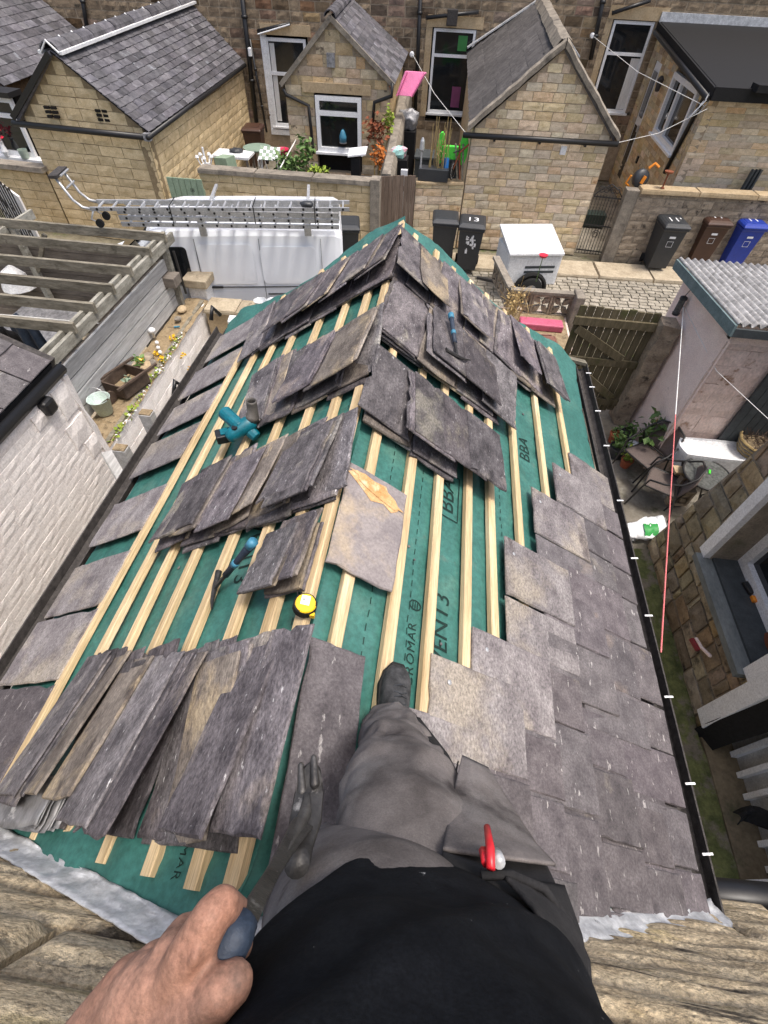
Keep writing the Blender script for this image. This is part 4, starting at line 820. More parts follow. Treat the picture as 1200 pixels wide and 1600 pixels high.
# ------------------------------------------------------------------ wheelie bins
def wheelie(name, label, mm, loc, rz, num=None, sticker=True, lidm=None, paintm=None):
    t = thing(name, label, 'wheelie bin', (0, 0, 0)); lm = lidm or mm
    b = MB(); b.loft([[V(sx * w, sy, z) for sx, sy in ((-1, y0), (1, y0), (1, y1), (-1, y1))] for w, y0, y1, z in ((.22, -.22, .24, .05), (.235, -.24, .26, .30), (.27, -.30, .30, .92), (.29, -.34, .33, .93), (.29, -.34, .33, .97))]); b.build('body', mm, t, bevel=.015)
    MB().loft([[V(sx * w, sy, z) for sx, sy in ((-1, y0), (1, y0), (1, y1), (-1, y1))] for w, y0, y1, z in ((.295, -.36, .34, .975), (.30, -.37, .35, 1.0), (.285, -.34, .34, 1.035), (.24, -.27, .28, 1.065))]).build('lid', lm, t, bevel=.018)
    MB().obox((-.2, -.22, 1.06), (.4, 0, 0), (0, .36, 0), (0, 0, .012)).build('lid_panel', lm, t, bevel=.006)
    MB().tube([(-.24, .36, .98), (-.24, .42, 1.0), (.24, .42, 1.0), (.24, .36, .98)], .016, 6).build('handle', lm, t)
    for s in (-1, 1): MB().lathe((s * .25 - (.03 if s > 0 else -.03) * 0, .28, .1), [(.03, -.03), (.1, -.028), (.1, .028), (.03, .03)], 14, V(1, 0, 0)).build('wheel', rubber, t)
    if num: sign(num, V(0, -.04, 1.0745), Euler((0, 0, 0)), .30, white_pl, t, 'number', ext=.0015)
    if sticker:
        MB().obox((-.07, -.300, .76), (.14, 0, 0), (0, -.002, -.0), (0, 0, .045)).build('sticker', white_pl, t); b = MB()
        for q in ((-.07, .57, .14, .006), (-.07, .69, .14, .006), (-.07, .57, .006, .126), (.064, .57, .006, .126)): b.obox((q[0], -.285 - (q[1] - .55) * .08, q[1]), (q[2], 0, 0), (0, -.003, 0), (0, -.0, q[3]))
        b.build('label_outline', white_pl, t)
    return place(t, *loc, rz)
def bin_at(px, py): p = P(px, py, 1.03); return (p.x, p.y, .09)
wheelie('wheelie_bin', 'dark grey wheelie bin with a white 11 at the left of its row of three', bin_dk, bin_at(1050, 352), R_(4), "11'")
wheelie('wheelie_bin', 'brown wheelie bin with a white 11 between grey and blue bins', bin_br, bin_at(1115, 347), R_(4), '11')
wheelie('wheelie_bin', 'blue wheelie bin with a white 11 at the right edge', bin_bl, bin_at(1170, 352), R_(5), '11')
wheelie('wheelie_bin', 'dark wheelie bin without number standing left of the bin numbered 13', bin_dk, bin_at(696, 345), R_(2), None, False)
q = wheelie('wheelie_bin', 'dark wheelie bin numbered 13 with white smeared paint on its front', bin_dk, bin_at(738, 352), R_(-2), '13', False)
b = MB(); r2 = random.Random(2)
for k in range(26): z = .42 + r2.random() * .38; x = r2.choice((-.075, .075, 0, .03)) + r2.uniform(-.025, .025); b.obox((x, -.245 - (z - .3) * .098 - .004, z), (r2.uniform(.015, .05), 0, 0), (0, -.002, 0), (0, -.008, r2.uniform(.03, .09)))
b.build('smeared_paint', white_dirty, q, kind='stuff')
wheelie('wheelie_bin', 'dark wheelie bin half hidden behind the rear of the white van', bin_dk, bin_at(541, 354), R_(10), None, False)
wheelie('wheelie_bin', 'reddish brown wheelie bin against the planter wall near the plank gate', bin_rust, (P(850, 545, 1.0).x - .05, P(850, 545, 1.0).y - .0, 0), R_(4), None, False)
wheelie('wheelie_bin', 'rusty brown bin standing in the yard beside the yellow outhouse', bin_br, (-6.15, 17.8, .15), R_(5), None, False)

# ------------------------------------------------------------------ small trailer
tr = thing('box_trailer', 'small white box trailer with lifted lid parked by the buff wall', 'trailer', (2.1, 11.2, 0)); q = V(math.cos(.22), math.sin(.22), 0); k = V(-q.y, q.x, 0); o0 = P(787, 446, .35)
b = MB(); b.obox(o0 + V(0, 0, .0), q * 1.12, k * .95, V(0, 0, .62)); b.build('body', trail_m, tr, bevel=.02)
tl = V(0, 0, .62) + o0; MB().prism([tl - q * .03 - k * .04 + V(0, 0, .005), tl + q * 1.16 - k * .04 + V(0, 0, .005), tl + q * 1.16 + k * 1.0 + V(0, 0, .2), tl - q * .03 + k * 1.0 + V(0, 0, .2)], (0, 0, .05)).build('lid', trail_m, tr, bevel=.01)
for dz in (.36, .26): MB().obox(o0 + q * .38 - k * .004 + V(0, 0, dz), q * .66, k * .004, V(0, 0, .05)).build('stripe', grey_door, tr)
MB().obox(o0 + q * .1 - k * .06 + V(0, 0, .0), q * .5, k * .06, V(0, 0, .05)).build('frame_rail', iron_m, tr)
wc = o0 + q * .56 - k * .1 + V(0, 0, -.05); MB().lathe(wc, [(.06, -.07), (.24, -.07), (.27, -.04), (.27, .04), (.24, .07), (.06, .07)], 20, k).build('wheel', rubber, tr, True)
MB().lathe(wc - k * .075, [(.13, 0), (.05, .02)], 14, k).build('hub', lead_d, tr); MB().tube([wc + q * (.33 * math.cos(a)) + V(0, 0, .33 * math.sin(a)) for a in [math.pi * i / 10 for i in range(11)]], .05, 6).build('mudguard', rubber, tr)
MB().bar(o0 + q * .3 + V(0, 0, -.03), o0 - q * .5 + k * .45 + V(0, 0, -.03), .06, .05).build('drawbar', iron_m, tr); MB().obox(o0 + q * 1.125 + k * .02, q * .03, k * .9, V(0, 0, .7)).build('tail_frame', white_pl, tr)
MB().lathe(tl + q * -.9 + V(-.2, .3, -.6), [(.05, 0), (.09, .05), (.05, .1)], 8).build('coupling', iron_m, tr)

# ------------------------------------------------------------------ planter with pierced screen blocks, plank gate
pl = thing('planter', 'raised stone planter with pierced screen blocks and a pink tray beside the plank gate', 'planter', (1.7, 8, 0))
MB().box(1.0, 7.35, 0, 2.45, 8.8, .84).build('wall', pink_stone, pl, bevel=.01); MB().bar((1.25, 7.38, .9), (2.15, 7.36, .9), .09, .07).build('timber_edge', old_wood, pl); MB().box(1.05, 7.45, .84, 2.4, 8.7, .86).build('soil', soil_m, pl)
def screen_block(o, u, w):
    f = MB(); v = V(0, 0, w); n = u.normalized().cross(V(0, 0, 1)) * .09; t = .035
    for p, a, b_ in ((o, u, v * t / w), (o + v * (1 - t / w), u, v * t / w), (o + v * (t / w), u.normalized() * t, v * (1 - 2 * t / w)), (o + u - u.normalized() * t + v * (t / w), u.normalized() * t, v * (1 - 2 * t / w))): f.obox(p, a, n, b_)
    c = o + u / 2 + v / 2
    for k in range(4):
        a = math.pi / 4 + k * math.pi / 2; dd = u.normalized() * math.cos(a) + V(0, 0, math.sin(a)); pp = u.normalized() * -math.sin(a) + V(0, 0, math.cos(a))
        f.prism([c + dd * .02, c + dd * w * .28 + pp * .05, c + dd * w * .58, c + dd * w * .28 - pp * .05], n * .8)
    f.build('screen_block', stone_d, pl)
for i in range(3): screen_block(V(1.40 + i * .36, 8.66 + i * .012, .84), V(.35, .01, 0), .38)
for i in range(3): screen_block(V(1.33 - i * .075, 8.76 + i * .38, .84), V(-.07, .37, 0), .38)
MB().bar((1.34, 8.62, 1.25), (2.5, 8.66, 1.25), .13, .05).build('coping', coping_m, pl); MB().bar((1.36, 8.66, 1.25), (1.11, 9.9, 1.25), .13, .05).build('coping', coping_m, pl); MB().box(2.46, 8.4, .3, 2.62, 8.75, 1.32).build('pillar', coping_m, pl, bevel=.02)
MB().box(1.55, 8.0, .862, 2.3, 8.25, .98).build('tray', pinkt, label='raspberry pink trough in the planter beside the screen blocks', cat='trough', bevel=.02)
b = MB(); r2 = random.Random(8)
for i in range(40):
    p = V(1.42 + r2.gauss(0, .07), 8.35 + r2.gauss(0, .12), .86); b.tube([p, p + V(r2.gauss(0, .05), r2.gauss(0, .05), .25), p + V(r2.gauss(0, .12), r2.gauss(0, .12), r2.uniform(.35, .6))], .004, 3)
ps = b.build('dry_plant', straw_m, label='straggly dried flowering plant at the corner of the planter', cat='plant'); b = leaves(V(1.42, 8.35, 1.2), .28, 90, .05, r2, (.7, .8, 1)); lf = link('leaf_cluster', b.mesh('leaf', straw_m, off=Vector(ps.location)), ps); lf['kind'] = 'stuff'
b = MB(); c_ = P(848, 403, 1.35); b.lathe(c_, [(.02, 0), (.07, .02), (.09, .06), (.05, .05)], 9); fl = thing('garden_stake', 'red plastic flower on a stake above the screen blocks', 'flower stake', (c_.x, c_.y, 0)); b.build('red_flower', redp, fl); MB().tube([(c_.x, c_.y, .9), c_], .008, 5).build('stake', leaf_g, fl)
gt = thing('plank_gate', 'mossy plank gate with cross braces between planter and pink shed', 'gate', (2.8, 6.95, 0)); n_ = 10; w = 1.18 / n_
for i in range(n_): x = 2.12 + i * w; MB().box(x + .006, 6.96, .1 + rd.uniform(0, .03), x + w - .008, 6.985, 1.88 + rd.uniform(-.025, .02)).build('board', gate_wood, gt)
for z in (.25, .98, 1.62): MB().box(2.10, 6.915, z, 3.32, 6.958, z + .12).build('rail', gate_wood, gt)
MB().bar((2.18, 6.93, 1.56), (3.02, 6.93, 1.12), .035, .12, (0, 0, 1)).build('brace', gate_wood, gt); MB().bar((2.4, 6.93, .9), (3.15, 6.93, .4), .035, .12).build('brace', gate_wood, gt)
b = MB(); b.loft([[V(3.36, 6.86, z) + V(x, y, 0) + mnoise.noise_vector(V(z * 4, x * 9, y * 9)) * .05 for x, y in ((-.06, -.1), (.2, -.1), (.2, .2), (-.06, .2))] for z in [i * .2 for i in range(10)]]); b.build('rubble_pier', pink_stone if False else stone_d, label='rough rubble pier between the plank gate and the pink shed', cat='pier')

# ------------------------------------------------------------------ pink shed
sh = thing('pink_shed', 'pale pink rendered shed with corrugated roof at the right', 'shed', (4.6, 6.5, 0))
MB().grid(lambda u, t: V(3.62 + .012 * mnoise.noise(V(u * 6, t * 6, 1)), 5.68 + u * 1.85, t * 2.24), 24, 24).build('render', pink_m, sh, True)
MB().box(3.64, 5.74, 0, 6.6, 7.53, 2.24).build('wall', pink_m, sh)
r2 = random.Random(6); z = 0
while z < 2.2:
    h = r2.uniform(.14, .34); x = 3.6
    while x < 4.24: w = r2.uniform(.2, .62); x1 = min(4.28, x + w); x1 = 4.28 if 4.28 - x1 < .12 else x1; link('quoin_stone', ublock(pink_stone, r2.randrange(5), .5), sh, frame(V(x, 5.735, z), V(x1 - x - .002, 0, 0), V(0, -.03 * r2.uniform(.7, 1.3), 0), V(0, 0, min(h, 2.22 - z) - .003))); x = x1
    z += h
dr = []
for i in range(9): MB().box(4.3 + i * .11, 5.66, .02, 4.3 + (i + 1) * .11 - .007, 5.70, 2.08).build('door_board', grey_door, sh)
for i in range(6): MB().box(5.3 + i * .14, 5.68, .02, 5.3 + (i + 1) * .14 - .007, 5.73, 2.1).build('door_board', grey_door, sh)
RZ = lambda y: 2.34 + (7.65 - y) * .09
MB().grid(lambda u, t: V(3.46 + u * 3.2, 5.5 + t * 2.17, RZ(5.5 + t * 2.17) + .02 + .026 * math.sin(u * 3.2 / .098 * 2 * math.pi)), 330, 10).build('roof', asb, sh, True, solid=.008)
MB().bar((3.445, 5.48, RZ(5.48) - .05), (3.445, 7.66, RZ(7.66) - .05), .03, .13).build('fascia', verge_m, sh); MB().bar((3.46, 5.49, RZ(5.5) - .07), (6.6, 5.49, RZ(5.5) - .07), .03, .10).build('fascia', grey_door, sh)
MB().prism([V(3.62, 5.74, 2.22), V(3.62, 7.53, 2.22), V(3.62, 7.53, RZ(7.53) - .02), V(3.62, 5.74, RZ(5.74) - .02)], (.1, 0, 0)).build('upper_wall', pink_m, sh); MB().prism([V(3.62, 5.72, 2.2), V(6.6, 5.72, 2.2), V(6.6, 5.72, RZ(5.7) - .02), V(3.62, 5.72, RZ(5.7) - .02)], (0, .1, 0)).build('upper_wall', pink_m, sh)
c_ = PX(1062, 478, 3.55); bf = thing('bird_feeder', 'green capped tube bird feeder hanging on the pink shed', 'bird feeder', c_ - V(0, 0, .12)); MB().tube([c_ - V(0, 0, .1), c_ + V(0, 0, .1)], .045, 10).build('tube', tglass, bf); MB().lathe(c_ + V(0, 0, .1), [(.055, 0), (.05, .03), (.02, .045)], 10).build('cap', bin_dk, bf); MB().lathe(c_ - V(0, 0, .13), [(.05, 0), (.055, .03)], 10).build('base', bin_dk, bf); MB().tube([c_ + V(0, 0, .14), c_ + V(.03, 0, .24), c_ + V(.08, 0, .2)], .006, 5).build('hook', iron_m, bf)
a, b_ = PX(1068, 478, 3.6), V(XE + .11, 1.33, ZE - .02); md_ = a.lerp(b_, .52) - V(0, 0, .02)
MB().tube([a, md_], .005, 5).build('washing_line', rope_m, label='white line running from the pink shed towards the near gutter', cat='line'); MB().tube([md_, b_], .0045, 5).build('washing_line', pinkline, label='red lower length of the line tied at the near gutter', cat='line')
MB().tube([a, PY(1120, 580, 5.6), PY(1215, 668, 4.6)], .004, 4).build('washing_line', rope_m, label='thin white line crossing the dark shed door', cat='line')

# ------------------------------------------------------------------ right yard
def chair(name, label, loc, rz):
    t = thing(name, label, 'chair', (0, 0, 0))
    b = MB(); b.grid(lambda u, v: V((u - .5) * .44, (v - .5) * .44, .44 - .02 * math.sin(math.pi * u) - .02 * v), 8, 8); b.build('seat', sling, t, True, solid=.012)
    MB().grid(lambda u, v: V((u - .5) * (.44 + .06 * math.sin(v * 3)) , .21 + .10 * v + .03 * math.cos((u - .5) * 3), .44 + v * .42 - .10 * v * (2 * abs(u - .5)) ** 3), 8, 8).build('backrest', sling, t, True, solid=.012)
    arc = [V(-.27, -.2, .60), V(-.28, 0, .63), V(-.27, .18, .72), V(-.2, .29, .84), V(0, .34, .89), V(.2, .29, .84), V(.27, .18, .72), V(.28, 0, .63), V(.27, -.2, .60)]
    MB().tube(arc, .014, 8).build('arm_hoop', iron_m, t, True); MB().tube([V(-.22, -.22, .44), V(.22, -.22, .44), V(.22, .22, .43), V(-.22, .22, .43), V(-.22, -.22, .44)], .012, 6).build('seat_frame', iron_m, t)
    for sx in (-1, 1):
        MB().tube([V(sx * .27, -.2, .60), V(sx * .25, -.23, .44), V(sx * .25, -.30, 0)], .013, 6).build('leg', iron_m, t); MB().tube([V(sx * .27, .1, .66), V(sx * .24, .2, .44), V(sx * .25, .32, 0)], .013, 6).build('leg', iron_m, t)
    return place(t, *loc, rz)
c1 = P(1010, 710, .44); chair('garden_chair', 'brown sling garden chair against the pink shed wall', (c1.x, c1.y, 0), R_(-55))
c2 = P(1030, 752, .44); chair('garden_chair', 'brown sling garden chair nearest the rubble wall corner', (c2.x + .06, c2.y, 0), R_(-115))
c_ = P(1108, 738, .74); gt2 = thing('glass_table', 'small round smoked glass table with black rim behind the rubble wall', 'table', (c_.x, c_.y, 0)); c0 = V(c_.x, c_.y, 0)
MB().lathe(c0 + V(0, 0, .69), [(.01, 0), (.30, 0), (.30, .012), (.01, .012)], 28).build('glass_top', tglass, gt2); MB().tube([c0 + V(.31 * math.cos(a), .31 * math.sin(a), .697) for a in [2 * math.pi * k / 28 for k in range(29)]], .016, 6).build('rim', iron_m, gt2, True)
for k in range(4): a = k * math.pi / 2 + .4; MB().tube([c0 + V(.29 * math.cos(a), .29 * math.sin(a), .68), c0 + V(.12 * math.cos(a), .12 * math.sin(a), .4), c0 + V(.3 * math.cos(a), .3 * math.sin(a), 0)], .013, 6).build('leg', iron_m, gt2)
for k, (mm, lb) in enumerate(((white_pl, 'white clothes peg lying on the smoked glass table'), (lime_m, 'green clothes peg lying on the smoked glass table'))): MB().bar(c0 + V(-.09 + k * .11, .0, .712), c0 + V(-.05 + k * .1, .08, .712), .025, .015).build('clothes_peg', mm, label=lb, cat='peg')
b = MB(); o = V(3.72, 5.18, 0); b.loft([[V(4.32, 5.45, z) + V(w * math.cos(a) * (1 if abs(math.cos(a)) < .7 else 1) * .62, w * math.sin(a) * .2, 0) * (1 / max(abs(math.cos(a)), abs(math.sin(a))) ** .7) for a in [2 * math.pi * k / 24 for k in range(24)]] for w, z in ((.9, .45), (.95, .6), (1, .74), (1.0, .78), (.93, .79), (.9, .76), (.02, .755))]); b.build('white_tub', white_dirty, label='white rounded plastic box beside the dark shed door', cat='box', smooth=False)
bb = thing('screen_block_stand', 'pair of pierced white blocks under a plank between the chairs', 'stand', (3.9, 5.2, 0)); ps_ = pl; pl = bb; screen_block(V(3.72, 5.02, .06), V(.3, .03, 0), .3); screen_block(V(3.74, 5.1, .36), V(.28, .03, 0), .2); pl = ps_
MB().bar((3.62, 5.12, .6), (4.0, 5.14, .6), .14, .04).build('plank', lintel_m, bb)
c_ = P(1190, 690, .95); bk = thing('wicker_basket', 'wicker basket of dead twigs at the right edge in front of the dark shed door', 'basket', c_ - V(0, 0, .2))
for k in range(8): MB().tube([c_ + V((.2 + .01 * k) * math.cos(a), (.2 + .01 * k) * math.sin(a), -.2 + k * .03 + .006 * math.sin(a * 9 + k)) for a in [2 * math.pi * i / 22 for i in range(23)]], .017, 5).build('wicker_coil', straw_m if k % 2 else coping_m, bk)
MB().lathe(c_ + V(0, 0, -.2), [(.01, 0), (.19, 0), (.24, .16), (.01, .18)], 14).build('soil', soil_m, bk); b = MB(); r2 = random.Random(3)
for k in range(90): a = r2.uniform(0, 6.3); p = c_ + V(r2.uniform(-.2, .2), r2.uniform(-.2, .2), .0); b.tube([p, p + V(.12 * math.cos(a), .12 * math.sin(a), r2.uniform(.0, .16))], .005, 3)
b.build('twigs', crate_wood, bk, kind='stuff'); MB().box(c_.x - .04, c_.y - .04, 0, c_.x + .04, c_.y + .04, c_.z - .2).build('stand', iron_m, bk)
def pot(px, py, z, r, h, mm, lb, leafm=None, lr=.16, n=60):
    c = P(px, py, z); t = thing('plant_pot', lb, 'plant pot', c); MB().lathe(c, [(r * .75, 0), (r, h), (r * 1.08, h), (r * 1.08, h * .86), (r * .92, h * .9), (.01, h * .85)], 12).build('pot', mm, t)
    if leafm: b = leaves(c + V(0, 0, h + lr * .6), lr, n, .07, r2); q = b.build('foliage', leafm, t, kind='stuff')
    return t
pot(957, 690, 0, .1, .18, terra, 'terracotta pot with white rim behind the leafy pots', leaf_g, .08, 24); pot(975, 690, 0, .12, .2, bin_dk, 'dark pot of dark foliage beside the terracotta pot', leaf_g, .13); pot(960, 712, 0, .13, .2, bin_dk, 'dark pot with fresh green mound nearest the gutter', leaf_g, .17, 110); pot(975, 728, 0, .09, .15, terra, 'small terracotta pot of yellowing leaves by the chair leg', leaf_y, .15, 70); pot(985, 703, 0, .08, .14, white_dirty, 'small white pot under the garden chair')
c_ = P(1020, 690, 0.1); sp_ = thing('green_shrub', 'young leafy shrub growing up the pink shed wall behind a chair', 'shrub', (3.5, 5.95, 0)); leaves(V(3.5, 5.95, .62), .3, 60, .14, r2, (.5, 1, 1)).build('foliage', leaf_g, sp_, kind='stuff'); MB().tube([(3.5, 5.95, 0), (3.5, 5.96, .8)], .01, 5).build('stem', straw_m, sp_)
c_ = P(1015, 832, .1); b = MB(); b.loft([[c_ + V(-.3 + t * .55, -.05 + t * .22, 0) + V(-.1 * math.sin(a), .16 * math.cos(a) * (.6 + .4 * math.sin(t * 3)), .1 * math.sin(a) * (.5 + .6 * t) + .02) + mnoise.noise_vector(V(t * 5, a, 3)) * .05 for a in [2 * math.pi * k / 12 for k in range(20)]] for t in [i / 16 for i in range(17)]])
cbg = thing('compost_bag', 'crumpled white and green plastic sack at the foot of the rubble wall', 'sack', c_ - V(0, 0, .1)); b.build('sack', white_pl, cbg, True)
b = MB(); b.grid(lambda u, v: c_ + V(-.12 + u * .2, -.13 + v * .22 + .06 * u, -.005 + .115 * math.sin(.25 + v * 2.4) ** .6 + .02 * mnoise.noise(V(u * 9, v * 9, 0))), 8, 6); b.build('green_print', plain('bag green', (.03, .30, .06)), cbg, True)

# ------------------------------------------------------------------ rubble wall of the house on the right
HR = thing('rubble_house', 'rubble stone house wall with white painted reveals at the right edge', 'house', (3.4, 2, 0)); XW = 3.34; Y1 = 4.24
sill_m = mat('dark slate sill', (.10, .115, .118), (.17, .19, .19), 6, (1, .4, 1), .6, .3, 0)
stone_wall(HR, (XW, Y1, 0), (XW, -1.2, 0), [(0, 0), (5.4, 0), (5.4, 3.2), (.58, 3.2)], .21, .29, stone_r, mortar_d, [(Y1 - 3.30, Y1 - 2.06, 1.0, 3.2), (Y1 - 1.74, Y1 - .5, .03, 2.0)], .3, .045, seed=33, gap=.03, limit=300, amp=.6, jitter=.8)
MB().box(XW + .45, -1.2, 0, 6.8, 3.6, 3.2).build('house_body', dark_in, HR); MB().box(XW + .02, -1.1, 3.2, 6.8, 3.5, 3.3).build('wall_top', stone_r, HR)
MB().box(XW - .13, 2.0, .94, XW + .10, 3.37, 1.02).build('slate_sill', sill_m, HR); MB().box(XW + .02, 2.06, 1.021, XW + .44, 3.30, 1.05).build('slate_sill', grey_door, HR)
MB().box(XW - .07, 3.305, 1.025, XW + .44, 3.44, 3.2).build('white_reveal', white_pl, HR); MB().box(XW - .07, 1.90, 1.025, XW + .44, 2.055, 3.2).build('white_reveal', white_pl, HR)
window(HR, V(XW + .36, 3.30, 1.052), (0, -1.24, 0), (0, 0, 1.9), V(-1, 0, 0), .11, (), (), .08, sill=False)
MB().box(XW - .08, 1.74, .18, XW + .3, 1.93, 2.1).build('white_reveal', white_pl, HR, bevel=.01)
MB().box(XW - .02, .5, .0, XW + .34, 1.74, .05).build('threshold', mat('brown sill', (.12, .095, .06), (.20, .16, .10), 4, rnd=0, spot=((.06, .07, .03), 3, .55, .2)), HR)
MB().box(XW + .28, .5, .05, XW + .31, 1.74, 2.0).build('door_panel', alu_m, HR)
for i in range(6): MB().box(XW + .22, .58 + i * .19, .06, XW + .279, .58 + i * .19 + .05, 2.0).build('door_strip', white_pl, HR)
MB().box(XW - .03, .36, .0, XW + .3, .5, .5).build('grey_block', white_dirty, HR)
b = MB(); b.grid(lambda u, v: V(XW - .06 - .02 * math.sin(u * 7) + .12 * v, 1.78 - .20 * v - .03 * math.sin(u * 3), .0 + u * 1.7), 18, 5); b.build('netting', felt_m, label='black netting draped over the white painted jamb', cat='netting', solid=.01)
b = MB(); b.grid(lambda u, v: V(XW - .02 + .3 * u, 1.0 - .1 * v + .04 * math.sin(u * 8), .20 + .1 * math.sin(v * 3 + u * 5) + .5 * u), 10, 6); b.build('bin_liner', felt_m, label='crumpled black plastic hanging in the lower doorway at the right edge', cat='plastic sheet', solid=.01)
MB().grid(lambda u, v: V(XW - .02 - u * .28 - .05 * mnoise.noise(V(v * 9, 1, 1)), .2 + v * 3.9, .014 + .02 * (1 - u) + .012 * mnoise.noise(V(u * 5, v * 22, 4))), 10, 60).build('moss_strip', mat('moss', (.05, .06, .02), (.13, .14, .05), 9, rnd=0, bump=.8, spot=((.14, .12, .09), 5, .5, .1)), kind='structure')
def on_sill(y, x=.24): return V(XW + x, y, 1.052)
p = on_sill(2.86); tt = thing('spray_bottle', 'dark bottle with orange cap lying on the slate window sill', 'bottle', p); MB().obox(p, (.06, .02, 0), (-.03, .14, 0), (0, 0, .04)).build('bottle', black_pl, tt, bevel=.01); MB().obox(p + V(.005, -.085, 0), (.05, .0, 0), (.0, .07, 0), (0, 0, .04)).build('cap', orange_p, tt, bevel=.008)
p = on_sill(2.32, .28); b = MB(); b.loft([[p + V(.07 * math.cos(a) * (1 - z * 5) + .02 * z, .15 * math.sin(a) * (1 - z * 4), z) + mnoise.noise_vector(V(a, z * 20, 1)) * .02 for a in [2 * math.pi * k / 12 for k in range(12)]] for z in (0, .05, .09, .12)]); b.build('driftwood', leaf_r, label='piece of rough brown bark on the slate window sill', cat='bark')
p = PX(1098, 1016, XW - .07); br_ = thing('hand_brush', 'red hand brush with cream handle stuck on the rubble wall', 'brush', p); MB().bar(p + V(-.02, .05, .0), p + V(-.02, -.12, .12), .035, .03).build('handle', pink_m, br_, bevel=.01); MB().obox(p + V(-.04, .14, -.07), (.0, -.15, .05), (-.03, 0, 0), (0, 0, .05)).build('bristles', plain('dark red', (.22, .02, .03)), br_); MB().obox(p + V(-.045, .14, -.015), (.0, -.15, .05), (.03, 0, 0), (0, 0, .022)).build('brush_back', pink_m, br_, bevel=.005)
# black soil pipe near the wall
MB().tube([V(1.62, .20, 2.30), V(2.2, .24, 2.12), V(3.3, .32, 1.9)], .075, 12).build('drainpipe', black_pl, None, True, 'fat black drainpipe crossing below the near gutter at the right', 'drainpipe')
MB().tube([V(1.55, .05, 2.5), V(2.0, .06, 2.42), V(2.9, .06, 2.3)], .012, 6).build('cable', rope_m, None, True, 'white cable running under the black drainpipe', 'cable'); MB().tube([V(1.5, -.02, 2.5), V(2.1, -.04, 2.4), V(3.2, -.02, 2.3)], .022, 6).build('cable', black_pl, None, True, 'thick black cable along the sandstone wall at the right', 'cable')

# ================================================================== house wall under the worker: battered split sandstone
HW = thing('house_wall', 'split sandstone house wall behind the worker, along the bottom of the picture', 'wall', (0, -.4, 2.3))
def HWP(x, t, out=0):                                   # t runs up the slightly leaning face from height 2.3
    return V(x, .175 - .233 * t, 2.3 + .972 * t) + V(0, .972, .233) * out
MB().prism([HWP(-5, 0, -.03), HWP(4.5, 0, -.03), HWP(4.5, 2.3, -.03), HWP(-5, 2.3, -.03)], (0, -.4, 0)).build('wall_core', mortar_d, HW)
rd = random.Random(41); t = 0; row = 0
while t < 2.2:
    h = rd.uniform(.17, .27); x = -4.9 + rd.uniform(0, .5)
    while x < 4.4:
        w = rd.uniform(.9, 1.7); sdn = rd.uniform(0, 50); b = MB(); nx, nz = 40, 10
        def fn(u, v):
            e = min(u, 1 - u) * w, min(v, 1 - v) * h; k = min(1, min(e) / .03)
            st = mnoise.noise(V((x + u * w) * 1.6 + sdn, (v * h + t) * 11, sdn)) * .6 + mnoise.noise(V((x + u * w) * 4 + sdn, (v * h + t) * 24, 3)) * .4
            return HWP(x + .012 + u * (w - .024), t + .012 + v * (h - .024), (.004 + .018 * k ** .5) + (.030 * st - .025 * max(0, mnoise.noise(V((x + u * w) * 2.2, (v * h + t) * 22, sdn + 9)) - .15) * 2) * k)
        b.grid(fn, nx, nz)
        for ed in ([fn(0, i / 8) for i in range(9)], [fn(1, 1 - i / 8) for i in range(9)], [fn(i / 8, 1) for i in range(9)], [fn(1 - i / 8, 0) for i in range(9)]):
            for p, q in zip(ed, ed[1:]): b.quad(q, p, p - V(0, .04, .01), q - V(0, .04, .01))
        b.build('stone', stone_h, HW, True); x += w
    t += h; row += 1
c_ = P(45, 1575, 3.62); b = MB(); 
q = MB().grid(lambda u, v: P(45, 1575, 3.62) + V(-.30 + u * .42, -.25 + v * .33 - u * .18, .02 * mnoise.noise(V(u * 5, v * 5, 3))), 14, 10)
q.build('stone_slab', stone_d, label='grey flat stone slab at the bottom left corner on the house wall', cat='slab', smooth=True, solid=.05)

# ================================================================== white painted building at the left
WB = thing('white_cottage', 'white painted brick building with slate roof and black gutter at the left edge', 'house', (-4.5, .5, 0)); XB = -3.28
stone_wall(WB, (XB, -2.2, 0), (XB, 3.27, 0), [(0, 0), (5.47, 0), (5.47, 2.62), (0, 2.62)], .078, .235, paintbrick, paintbrick, (), .25, .008, name='wall', piece='brick', limit=300, gap=.006, seed=44, amp=.5, jitter=.12, skip=lambda u, z: z < .8)
b = MB(); b.loft([[V(x, 3.27, z) + mnoise.noise_vector(V(z * 5, x * 5, 2)) * .03 for x in (XB + .02, XB - .2, XB - .6)] + [V(x, 3.36, z) + mnoise.noise_vector(V(z * 5, x * 5, 5)) * .05 for x in (XB - .6, XB - .2, XB + .0)] for z in [i * .2 for i in range(14)]]); b.build('end_wall', paintbrick, WB)
for (y, z, w, h) in ((3.18, 2.28, .22, .3), (3.13, 1.98, .28, .24), (3.2, 1.75, .2, .2), (2.9, 2.42, .3, .14)):
    link('flaking_stone', ublock(paintbrick, 2, .5), WB, frame(V(XB, y - w / 2, z), V(0, w, 0), V(.03, 0, 0), V(0, 0, h)))
slate_roof(WB, (XB - .08, -2, 2.74), (XB - .08, 3.32, 2.74), (XB - 3.3, 3.32, 4.4), (XB - 3.3, -2, 4.4), 12, .36, slate_laid, 300, seed=3, th=.012)
MB().tube([(XB + .0, -2, 2.66), (XB + .0, 3.34, 2.66)], .05, 8).build('gutter', black_pl, WB, True); MB().box(XB - .10, -2, 2.58, XB - .05, 3.3, 2.72).build('fascia', black_pl, WB)
